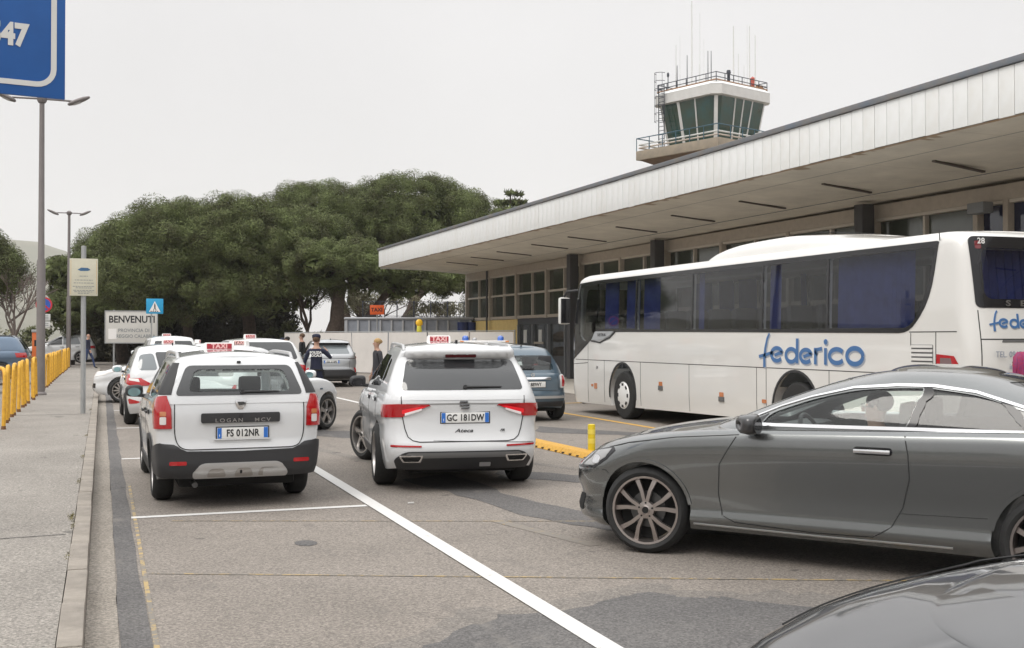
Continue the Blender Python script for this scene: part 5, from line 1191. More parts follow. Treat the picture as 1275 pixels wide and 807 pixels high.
# ---- white people carrier taxi, further ahead
bl, H = 1.12, 1.70
gf, gr = side_glass(bl, H, .02, 2.1, .62, .10, 1.0)
mv = dict(ro=.90, wb=2.75, fo=.85, W=.90, H=H, belt=bl, paint='white_paint_warm', R=.33, wheel='five', taxi=(0, 1.2, .3, False), plate=(0, .80, 'FD 230RC', True),
    parts=[('rear_window', 'K', [('x', -.66, 1.20), ('x', .66, 1.20), ('x', .58, 1.57), ('x', -.58, 1.57)], 'dark_glass', dict(r=.07)),
      ('tail_lamp', 'B', [('x', .66, .85, 0), ('x', .68, 1.08, 0), ('y', -.62, 1.05, 0), ('y', -.62, .85, 0)], 'tail_red', dict(both=True, h=.012, r=0)),
      ('side_window', 'K', gf, 'dark_glass', dict(both=True, h=.003)), ('side_window', 'K', gr, 'dark_glass', dict(both=True, h=.003)),
      ('windscreen', 'K', [('f', -.70, 1.15), ('f', .70, 1.15), ('f', .60, 1.58), ('f', -.60, 1.58)], 'dark_glass', dict()),
      ('rear_bumper_trim', 'B', [('x', -.65, .29), ('x', .65, .29), ('x', .60, .42), ('x', -.60, .42)], 'black_plastic', dict(h=.012))],
    seams=[('B', [('y', .97, .3), ('y', .98, 1.1)], 'seam', .007, dict(both=True))], handles=[(1.12, .96), (.22, .98)])
make_car('taxi_people_carrier', 'white people carrier taxi with a dark rear window, left of the welcome board', (2.15, 38.9, 0), 4, 'white taxis at the rank', mv, 'taxi')
mv2 = dict(mv); mv2.update(taxi=(0, 1.0, .28, False), H=1.62, plate=None)
make_car('taxi_van', 'white taxi van of which only the roof and sign show above the estate taxi roof', (3.3, 25.4, 0), 6, 'white taxis at the rank', mv2, 'taxi')

# ---- silver crossover, boot towards the camera
bl, H = 1.04, 1.58
gf, gr = side_glass(bl, H, .1, 2.0, .62, .1, 1.0)
sv = dict(ro=.85, wb=2.56, fo=.8, W=.885, H=H, belt=bl, paint='silver_paint', R=.34, wheel='five', wcol='alloy_dark', nr=3.4, Rr=.36,
    kyr=[(.98, -.80), (1.06, -.78), (1.25, -.60), (1.45, -.42), (1.50, -.52), (1.57, -.42)],
    parts=[('rear_window', 'K', [('x', -.62, 1.13), ('x', .62, 1.13), ('x', .50, 1.42), ('x', -.50, 1.42)], 'sky_glass', dict(r=.04)),
      ('spoiler_shade', 'K', [('x', -.58, 1.42, .0), ('x', .58, 1.42, .0), ('x', .60, 1.495), ('x', -.60, 1.495)], 'gloss_black', dict(h=.02, r=.02)),
      ('lamp_bar', 'B', [('x', -.72, 1.0), ('x', .72, 1.0), ('x', .74, 1.07), ('x', -.74, 1.07)], 'tail_red_dark', dict(h=.012, r=.02)),
      ('tail_lamp', 'B', [('x', .55, .96, 0), ('x', .60, 1.06, 0), ('y', -.5, 1.05, 0), ('y', -.5, .97, 0)], 'tail_red_dark', dict(both=True, h=.016, r=0)),
      ('plate_panel', 'B', [('x', -.42, .74), ('x', .42, .74), ('x', .32, .95), ('x', -.32, .95)], 'silver_paint', dict(h=.012)),
      ('rear_bumper', 'B', [('x', -.84, .29), ('x', .84, .29), ('x', .84, .46, .06), ('x', .66, .60, .05), ('x', -.66, .60, .05), ('x', -.84, .46, .06)], 'black_plastic', dict(h=.018)),
      ('rear_reflector', 'B', [('y', -.72, .50), ('y', -.66, .50), ('y', -.66, .66), ('y', -.72, .66)], 'tail_red', dict(both=True, h=.012, r=.01)),
      ('side_window', 'K', gf, 'dark_glass', dict(both=True, h=.003)), ('side_window', 'K', gr, 'dark_glass', dict(both=True, h=.003)),
      ('windscreen', 'K', [('f', -.68, 1.06), ('f', .68, 1.06), ('f', .58, 1.46), ('f', -.58, 1.46)], 'dark_glass', dict())],
    seams=[('B', [('x', -.62, .96), ('x', -.6, .64), ('x', .6, .64), ('x', .62, .96)], 'seam', .008)],
    handles=[(1.12, .9)], plate=(0, .855, 'GH 614PE', True), ant=True)
t, B, K = make_car('silver_crossover', 'silver crossover with a black lower bumper, stopped beside the officer in front of the hoarding', (7.38, 38.6, 0), -6, None, sv)
MB().lathe([(.001, -.01), (.05, -.008), (.06, 0), (.06, .01)], 20, 'Y').obj('badge', 'chrome', t, loc=(0, B.yr(1.03) - .02, 1.035), smooth=40)

# ---- small blue-grey city car
bl, H = .93, 1.47
gf, gr = side_glass(bl, H, -.1, 1.68, .62, .3, .55)
inn = [('x', -.54, 1.02, .09), ('x', .54, 1.02, .09), ('x', .46, 1.31, .1), ('x', -.46, 1.31, .1)]
wnd = [('f', -.62, .98), ('f', .62, .98), ('f', .52, 1.33), ('f', -.52, 1.33)]
fi = dict(ro=.62, wb=2.30, fo=.68, W=.81, H=H, belt=bl, paint='blue_grey_paint', R=.30, wheel='y', nr=2.9, Rr=.40, knr=2.9, kRr=.32,
    yr=[(.2, -.48), (.3, -.56), (.42, -.61), (.55, -.61), (.60, -.58), (.8, -.56), (.95, -.50)],
    kyr=[(.88, -.50), (.95, -.46), (1.15, -.34), (1.35, -.16), (1.46, -.02)], zb=[(-.6, .30), (-.3, .24), (.3, .2), (3, .22)],
    open=[(inn, (1,)), (wnd, (1,)), (gf, (-1, 1))],
    parts=[('rear_window', 'K', inn, 'clear_glass', dict(h=0, r=.07)), ('windscreen', 'K', wnd, 'clear_glass', dict(h=-.01)),
      ('side_window', 'K', gf, 'tinted_glass', dict(both=True, h=-.006)), ('side_window', 'K', gr, 'dark_glass', dict(both=True, h=.003)),
      ('tail_lamp', 'B', [('x', .60, .66), ('x', .705, .67), ('x', .735, .80, .05), ('x', .72, .92, .05), ('x', .62, .93)], 'lamp_white', dict(both=True, h=.02, r=.04, key='tl')),
      ('brake_light', 'B', [('x', .635, .685), ('x', .70, .69), ('x', .715, .80, .04), ('x', .70, .90), ('x', .65, .90)], 'tail_red', dict(both=True, h=.025, r=.03, on='tl')),
      ('handle_trim', 'B', [('x', -.40, .835), ('x', .40, .835), ('x', .38, .875), ('x', -.38, .875)], 'chrome', dict(h=.02, r=.015)),
      ('bumper_strip', 'B', [('x', -.68, .46), ('x', .68, .46), ('x', .68, .51), ('x', -.68, .51)], 'satin_silver', dict(h=.018, r=.01)),
      ('lower_bumper', 'B', [('x', -.70, .30), ('x', .70, .30), ('x', .68, .40), ('x', -.68, .40)], 'black_plastic', dict(h=.012))],
    seams=[('B', [('x', -.56, .90), ('x', -.56, .62), ('x', .56, .62), ('x', .56, .90)], 'seam', .008), ('B', [('x', -.78, .60), ('x', .78, .60)], 'seam', .008), ('B', [('y', .5, .3), ('y', .5, .9)], 'seam', .007, dict(both=True))],
    handles=[(.72, .82)], hmat='chrome', plate=(0, .74, 'DS 889WY', False), wiper=(.05, -.32, 1.045), seats=True)
t, B, K = make_car('blue_grey_city_car', 'small rounded blue-grey city car with chrome bumper strip, between crossover taxi and coach', (8.0, 21.3, 0), 0.5, None, fi)
text('badge_ring', 'O', .10, 'chrome', t, (0, B.yr(.9) - .02, .925), (R_(90), 0, 0), .004, .004)
antenna(t, 0, .1, 1.50, .22, fin=False)
# ================================================================== grey coupe crossing the lanes, driver inside
mat('lamp_clear', (.30, .30, .30), .08, .3, coat=1.0)
def coupe():
    t = thing('grey_coupe', 'dark grey two-door coupe with chrome window line, driver at the wheel, crossing towards the lanes', 'car', (6.364, 6.039, 0), R_(37), None)
    B = Loaf(yr=[(.2, -.92), (.35, -1.02), (.55, -1.09), (.75, -1.08), (.95, -1.0), (1.0, -.95)], yf=[(.14, 3.56), (.22, 3.70), (.30, 3.72), (.40, 3.69), (.50, 3.72), (.60, 3.71), (.68, 3.62), (.80, 3.46), (.90, 3.2), (.97, 2.9)], W=.93,
             prof=[(0, .90), (.06, .94), (.12, .968), (.19, .948), (.34, .952), (.52, .972), (.68, .992), (.76, 1.0), (.85, .997), (.94, .982), (1, .958)],
             zb=[(-1.1, .26), (-.6, .22), (.4, .215), (2.4, .215), (3.1, .17), (3.5, .16)],
             zt=[(-1.1, .96), (-.7, 1.02), (0, 1.045), (.9, 1.02), (1.7, .995), (2.1, .98), (2.5, .955), (2.9, .912), (3.2, .862), (3.45, .798), (3.66, .71)], plan=[(-1.1, .93), (-.4, .985), (.1, 1.0), (.6, .985), (1.4, .975), (2.3, .985), (2.87, 1.0), (3.2, .985), (3.53, .93)],
             Rr=.55, Rf=.62, nr=3.0, nf=2.7)
    K = Loaf(yr=[(.95, -.95), (1.04, -.80), (1.15, -.45), (1.26, -.08), (1.33, .15), (1.42, .35)], yf=[(.90, 2.62), (.98, 2.48), (1.06, 2.30), (1.2, 1.96), (1.31, 1.66), (1.36, 1.50), (1.42, 1.34)], W=.845,
             prof=[(0, 1), (.15, .985), (.5, .90), (.8, .80), (1, .72)], zb=[(-1, .98), (2.3, .93), (2.6, .90)], zt=[(-1.0, 1.36), (.2, 1.39), (.8, 1.415), (1.1, 1.418), (1.4, 1.40), (2.6, 1.35)],
             plan=[(-1, .86), (-.3, .95), (.4, 1), (2.3, 1)], Rr=.6, Rf=.58, nr=3, nf=2.9)
    # chrome outline of the whole side glass, y decreasing to the rear
    zlow = lambda y: 1.0 + .012 * (2.1 - y) / 2 + (.02 if y < .3 else 0)
    top = [(2.11, 1.025), (2.0, 1.085), (1.84, 1.155), (1.62, 1.228), (1.32, 1.30), (1.02, 1.325), (.78, 1.325), (.5, 1.29), (.2, 1.20), (-.05, 1.115), (-.22, 1.06)]
    low = [(-.22, 1.045), (.3, 1.035), (.9, 1.03), (1.5, 1.022), (2.0, 1.018), (2.13, 1.016)]
    door = [('y', .93, 1.045, .01), ('y', 1.95, 1.037, .01), ('y', 1.90, 1.105, .05), ('y', 1.62, 1.208, .1), ('y', 1.32, 1.28, .1), ('y', 1.05, 1.305, .1), ('y', .84, 1.308, .01)]
    qtr = [('y', .88, 1.047, .01), ('y', .79, 1.306, .01), ('y', .5, 1.272, .1), ('y', .33, 1.222, .01), ('y', .18, 1.055, .01)]
    tri = [('y', .14, 1.058, .01), ('y', .28, 1.20, .01), ('y', .08, 1.14, .02), ('y', -.13, 1.065, .01)]
    wind = [('f', -.66, 1.02), ('f', .66, 1.02), ('f', .52, 1.36), ('f', -.52, 1.36)]
    reary = [('x', -.55, 1.08), ('x', .55, 1.08), ('x', .5, 1.36), ('x', -.5, 1.36)]
    b, k = car_shell(t, B, K, 'grey_metallic', [(0, .335), (2.873, .335)], .382, [(door, (-1, 1)), (qtr, (-1, 1)), (tri, (-1, 1)), (wind, (1,)), (reary, (1,))], cav=.045,
                     bkw=dict(fr=.04, crown_f=lambda y: .055 if y > 2.3 else .03, nq=20, nu=(18, 40, 18)), kkw=dict(fr=.09, crown=.045, nu=(16, 34, 18)), well=.25)
    for s in (-1, 1):
        patch('door_window', K, door, 'clear_glass', t, h=-.008, side=s, r=.02); patch('rear_side_window', K, qtr, 'rear_glass', t, h=-.008, side=s, r=.02)
        patch('corner_window', K, tri, 'dark_glass', t, h=-.006, side=s, r=.01)
        patch('window_divider', K, [('y', .93, 1.04, 0), ('y', .875, 1.04, 0), ('y', .785, 1.312, 0), ('y', .84, 1.315, 0)], 'gloss_black', t, h=.002, side=s, r=0)
        patch('window_divider', K, [('y', .19, 1.05, 0), ('y', .13, 1.05, 0), ('y', .275, 1.215, 0), ('y', .345, 1.235, 0)], 'gloss_black', t, h=.002, side=s, r=0)
        ribbon('window_chrome', K, [('y', a, z) for a, z in top], 'chrome', t, w=.022, h=.006, side=s, step=.03)
        ribbon('belt_chrome', K, [('y', a, z + .003) for a, z in low], 'chrome', t, w=.024, h=.008, side=s)
        ribbon('door_gap', B, [('y', 1.55, .275), ('y', 2.14, .30), ('y', 2.24, .34), ('y', 2.27, .50), ('y', 2.25, .72), ('y', 2.12, .93)], 'seam', t, w=.008, side=s)
        ribbon('door_gap', B, [('y', .92, .99), ('y', .895, .86), ('y', .89, .70), ('y', .94, .50), ('y', 1.02, .36), ('y', 1.14, .285), ('y', 1.55, .275)], 'seam', t, w=.008, side=s)
        ribbon('rear_panel_gap', B, [('y', .96, .46), ('y', .40, .475)], 'seam', t, w=.004, side=s)
        ribbon('sill_chrome', B, [('y', 2.47, .262), ('y', 1.5, .252), ('y', .9, .258), ('y', .62, .26)], 'satin_silver', t, w=.012, h=.006, side=s)
        ribbon('bonnet_gap', B, [('y', 2.10, .945), ('y', 2.6, .905), ('y', 3.0, .845), ('y', 3.2, .795)], 'seam', t, w=.006, side=s)
        ribbon('bumper_gap', B, [('y', 3.30, .62), ('y', 3.20, .62), ('y', 3.16, .58)], 'seam', t, w=.006, side=s)
        patch('headlight', B, [('y', 3.15, .80, 0), ('y', 3.12, .775, 0), ('y', 3.20, .70, 0), ('y', 3.32, .625, 0), ('f', s * .62, .60, 0), ('f', s * .50, .66, 0), ('f', s * .60, .735, 0)], 'gloss_black', t, h=.004, side=s, r=0)
        hl = patch('headlight_lens', B, [('y', 3.16, .785, 0), ('y', 3.21, .715, 0), ('y', 3.33, .645, 0), ('f', s * .64, .615, 0), ('f', s * .56, .66, 0), ('f', s * .64, .725, 0)], 'lamp_clear', t, h=.009, side=s, r=0)
        patch('headlight_bulb', B, [('y', 3.27, .66), ('y', 3.35, .66), ('y', 3.35, .72), ('y', 3.27, .72)], 'chrome', hl, h=.012, side=s, r=.03)
        # handle
        p, n = B.pn(B.u_y(1.13, .875) * s, .875)
        hh = MB().cbox((0, 0, 0), (.022, .25, .03)).obj('door_handle', 'chrome', t, bevel=.01, loc=p + n * .03)
        patch('handle_recess', B, [('y', 1.00, .85), ('y', 1.26, .85), ('y', 1.26, .905), ('y', 1.00, .905)], 'gloss_black', t, h=.006, side=s, r=.027)
        mo = mirror(t, s * 1.0, 1.97, 1.02, s, 'black_paint', 1.05, 'gloss_black')
        patch('mirror_triangle', K, [('y', 1.965, 1.03, 0), ('y', 2.08, 1.025, 0), ('y', 1.92, 1.10, 0)], 'gloss_black', t, h=.003, side=s, r=0)
        patch('tail_lamp', B, [('x', s * .45, .78), ('x', s * .86, .80), ('y', -.6, .86, 0), ('y', -.6, .93, 0), ('x', s * .5, .92)] if False else [('x', s * .45, .78), ('x', s * .80, .80), ('x', s * .80, .92), ('x', s * .5, .90)], 'tail_red', t, h=.006, side=s, r=.02)
        # arch lips
        for yc, nm in ((0, 'rear_arch_lip'), (2.873, 'front_arch_lip')):
            pts = [('y', yc + .382 * math.cos(a), .335 + .382 * math.sin(a)) for a in [math.pi * k_ / 18 for k_ in range(1, 18)]]
            ribbon(nm, B, pts, 'grey_metallic', t, w=.026, h=.008, side=s)
        ms = MB()
        add_wheel(t, s * .81, 0, .332, .245, 'ten', 'bronze_alloy', side=s, spin=12); add_wheel(t, s * .80, 2.873, .332, .235, 'ten', 'bronze_alloy', steer=9, side=s, spin=0)
    patch('windscreen', K, wind, 'clear_glass', t, h=-.01); patch('rear_window', K, reary, 'rear_glass', t, h=-.01)
    patch('grille', B, [('f', -.42, .42), ('f', .42, .42), ('f', .50, .62), ('f', -.50, .62)], 'gloss_black', t, h=.006, r=.05)
    patch('air_intake', B, [('f', .52, .26), ('f', .72, .26), ('f', .72, .40), ('f', .56, .38)], 'well_black', t, h=.004); patch('air_intake', B, [('f', -.52, .26), ('f', -.72, .26), ('f', -.72, .40), ('f', -.56, .38)], 'well_black', t, h=.004)
    for s in (-1, 1): seat(t, s * .38, 1.2, .27); seat(t, s * .33, .22, .32, rear=True)
    MB().box(-.66, .66, 1.86, 2.15, .68, .98).obj('dashboard', 'interior', t, bevel=.06)
    sw = MB(); ring = [(.19 * math.cos(a), 0, .19 * math.sin(a)) for a in [2 * math.pi * i / 24 for i in range(25)]]
    sw.tube(ring, .016, 8, caps=False); sw.cbox((0, .01, 0), (.34, .03, .05)); sw.cbox((0, .01, -.08), (.05, .03, .16))
    sw.obj('steering_wheel', 'interior', t, smooth=50, loc=(-.37, 1.72, .90), rot=(R_(-22), 0, 0))
    underbody(t, .62, -.8, 3.2); plate(t, 0, -1.09, .62, 'GA 305XT')
    for s in (-1, 1):
        MB().tube([(s * .18, 2.52, .99), (s * .18 + .3, 2.49, 1.005), (s * .18 + .5, 2.43, 1.02)], .008, 5).obj('wiper', 'black_plastic', t)
    return t
mat('bronze_alloy', (.38, .34, .32), .28, .9)
coupe()
# ---- dark car close to the camera: only its bonnet and front wing are in view
bl, H = .98, 1.44
gf, gr = side_glass(bl, H, .1, 2.0, .7, .2, 1.0)
dk = dict(ro=1.0, wb=2.85, fo=.86, W=.92, H=H, belt=bl, paint='dark_metallic', R=.34, wheel='ten', wcol='alloy_dark', nf=2.5, Rf=.85, bfr=.075, bcrown=.07,
    yf=[(.2, 3.50), (.4, 3.66), (.55, 3.68), (.68, 3.62), (.80, 3.45), (.92, 3.1)],
    zt=[(-1, 1.0), (0, 1.02), (2.1, .965), (2.4, .95), (2.8, .92), (3.1, .885), (3.35, .815), (3.55, .73), (3.7, .66)], plate=(0, .8, 'DX 771FA', True),
    parts=[('side_window', 'K', gf, 'dark_glass', dict(both=True, h=.003)), ('side_window', 'K', gr, 'dark_glass', dict(both=True, h=.003)),
      ('windscreen', 'K', [('f', -.68, 1.03), ('f', .68, 1.03), ('f', .56, 1.34), ('f', -.56, 1.34)], 'dark_glass', dict()),
      ('headlight', 'B', [('y', 3.22, .70, 0), ('y', 3.28, .62, 0), ('f', .66, .56, 0), ('f', .42, .58, 0), ('f', .52, .64, 0), ('y', 3.30, .69, 0)], 'lamp_white', dict(both=True, r=0, h=.006)),
      ('grille', 'B', [('f', -.38, .40), ('f', .38, .40), ('f', .46, .64), ('f', -.46, .64)], 'gloss_black', dict(h=.006))],
    seams=[('B', [('y', 2.15, .955), ('y', 2.6, .925), ('y', 3.0, .86), ('y', 3.3, .775)], 'seam', .006, dict(both=True, name='bonnet_gap')), ('B', [('y', 2.2, .3), ('y', 2.2, .93)], 'seam', .007, dict(both=True))])
DKPOS = (4.93, 1.38, 0); DKROT = 73
dkt, dkB, dkK = make_car('dark_car', 'nearest dark glossy car, only bonnet and front wing showing below the grey coupe', DKPOS, DKROT, None, dk)

HB = Loaf(yr=[(.5, 2.0), (1.2, 2.0)], yf=[(.5, 3.60), (.70, 3.52), (.80, 3.30), (.95, 2.9)], W=.70, prof=[(0, 1), (1, 1)], zb=[(2, .55), (3.7, .5)], zt=[(2, .985), (2.4, .972), (2.8, .942), (3.1, .888), (3.35, .82), (3.55, .74)], plan=[(2, 1.05), (3.6, .72)], Rr=.2, Rf=.6, nr=4, nf=2.6)
shell(dkt, 'bonnet', HB.mesh(fr=.035, crown=.045, nq=8, nu=(8, 30, 18)), ['dark_metallic'], 50)
# ---- black hatchback between the city car and the terminal doors
bl, H = 1.0, 1.48
gf, gr = side_glass(bl, H, .05, 2.0, .65, .15, .98)
bk = dict(ro=.72, wb=2.5, fo=.8, W=.86, H=H, belt=bl, paint='black_paint', R=.31, wheel='five', nr=3, Rr=.4,
    parts=[('rear_window', 'K', [('x', -.58, 1.06), ('x', .58, 1.06), ('x', .50, 1.36), ('x', -.50, 1.36)], 'dark_glass', dict(r=.07)),
      ('tail_lamp', 'B', [('x', .52, .80, 0), ('x', .56, .93, 0), ('y', -.40, .95, 0), ('y', -.42, .80, 0)], 'tail_red', dict(both=True, h=.014, r=0)),
      ('side_window', 'K', gf, 'dark_glass', dict(both=True, h=.003)), ('side_window', 'K', gr, 'dark_glass', dict(both=True, h=.003)),
      ('windscreen', 'K', [('f', -.66, 1.02), ('f', .66, 1.02), ('f', .56, 1.36), ('f', -.56, 1.36)], 'dark_glass', dict())],
    seams=[('B', [('x', -.56, .93), ('x', -.55, .6), ('x', .55, .6), ('x', .56, .93)], 'seam', .008)], handles=[(1.12, .86)], plate=(0, .72, 'CV 358NM', True))
make_car('black_hatchback', 'black hatchback with red tail lamps by the terminal doors, left of the coach', (10.9, 30.4, 0), 2, None, bk)

# ---- police car with blue beacons, mostly behind the city car
po = dict(bk); po.update(paint='white_paint', H=1.50, plate=None)
po['parts'] = [p for p in bk['parts'] if p[0] != 'tail_lamp'] + [('tail_lamp', 'B', [('x', .62, .75, 0), ('x', .64, .98, 0), ('y', -.40, .95, 0), ('y', -.42, .78, 0)], 'tail_red', dict(both=True, h=.014, r=0))]
t, B, K = make_car('police_car', 'white patrol car with two blue roof beacons, mostly hidden behind the city car', (9.55, 27.4, 0), 2, None, po)
mat('beacon_blue', (.05, .14, .5), .2, coat=1.0); mat('beacon_orange', (.75, .30, .12), .3)
lb = MB().box(-.66, .66, -.13, .13, 0, .05).obj('light_bar', 'taxi_white', t, bevel=.02, loc=(0, .95, K.zt(.95) + .06))
for x in (-.50, .50): MB().lathe([(.085, 0), (.085, .07), (.07, .11), (.03, .13), (.001, .135)], 20, 'Z').obj('blue_beacon', 'beacon_blue', lb, loc=(x, 0, .05), smooth=50)
MB().lathe([(.06, 0), (.06, .05), (.001, .08)], 16, 'Z').obj('siren', 'satin_silver', lb, loc=(-.24, 0, .05), smooth=50)
for x in (-.64, .64): MB().box(x - .05, x + .05, -.135, -.10, .0, .045).obj('side_marker', 'beacon_orange', lb, bevel=.01)

# ---- cars parked in the lot beyond the yellow barriers
def lot_car(name, label, loc, rz, paint_, over, cat='car'):
    H = over.get('H', 1.5); bl = over.get('belt', 1.0); wb = over.get('wb', 2.65)
    gf, gr = side_glass(bl, H, .02, wb - .62, .66, .16, (wb - .6) / 2)
    S = dict(ro=.9, wb=wb, fo=.85, W=.89, H=H, belt=bl, paint=paint_, R=.33, wheel='five', nr=3.4, Rr=.38, handles=[(1.1, bl - .12), (.2, bl - .1)],
        parts=[('rear_window', 'K', [('x', -.58, bl + .08), ('x', .58, bl + .08), ('x', .50, H - .12), ('x', -.50, H - .12)], 'dark_glass', dict(r=.07)),
          ('tail_lamp', 'B', [('x', .58, bl - .22, 0), ('x', .60, bl - .04, 0), ('y', -.45, bl - .05, 0), ('y', -.5, bl - .2, 0)], 'tail_red', dict(both=True, h=.014, r=0)),
          ('side_window', 'K', gf, 'dark_glass', dict(both=True, h=.003)), ('side_window', 'K', gr, 'sky_glass', dict(both=True, h=.003)),
          ('windscreen', 'K', [('f', -.66, bl + .03), ('f', .66, bl + .03), ('f', .56, H - .12), ('f', -.56, H - .12)], 'dark_glass', dict()),
          ('headlight', 'B', [('y', wb + .3, .70, 0), ('f', .62, .64, 0), ('f', .40, .72, 0), ('y', wb + .15, .82, 0)], 'lamp_white', dict(both=True, r=0, h=.008))],
        seams=[('B', [('y', (wb - .6) / 2, .3), ('y', (wb - .6) / 2, bl - .02)], 'seam', .007, dict(both=True)), ('B', [('y', wb - .65, .3), ('y', wb - .62, bl - .04)], 'seam', .007, dict(both=True))])
    S.update(over); return make_car(name, label, loc, rz, 'cars parked behind the yellow barriers', S, cat)
lot_car('blue_estate_car', 'steel blue estate car with roof rails, parked behind the yellow barriers', (-3.3, 44.5, 0.13), 86, 'steel_blue_paint', dict(H=1.60, belt=1.05, rails=(-.4, 1.2, .55, 'black_plastic')))
lot_car('grey_parked_car', 'grey car with a long smooth bonnet in front of the blue estate car', (-6.3, 37.6, 0.05), -96, 'silver_dark', dict(H=1.40, belt=.96))
lot_car('silver_parked_car', 'pale silver car nearest the camera behind the yellow barriers, cut by the picture edge', (-6.6, 30.6, 0.0), -94, 'silver_paint', dict(H=1.42, belt=.96))
lot_car('white_parked_suv', 'white sport utility car parked broadside at the far end, beside the walking man', (-1.2, 75.5, 0.12), 88, 'white_paint', dict(H=1.72, belt=1.12, wb=2.7, R=.37))
lot_car('small_white_parked_car', 'white car with a dark rear window at the far left of the lot', (-9.5, 62.0, 0.1), 90, 'white_paint_warm', dict(H=1.5))
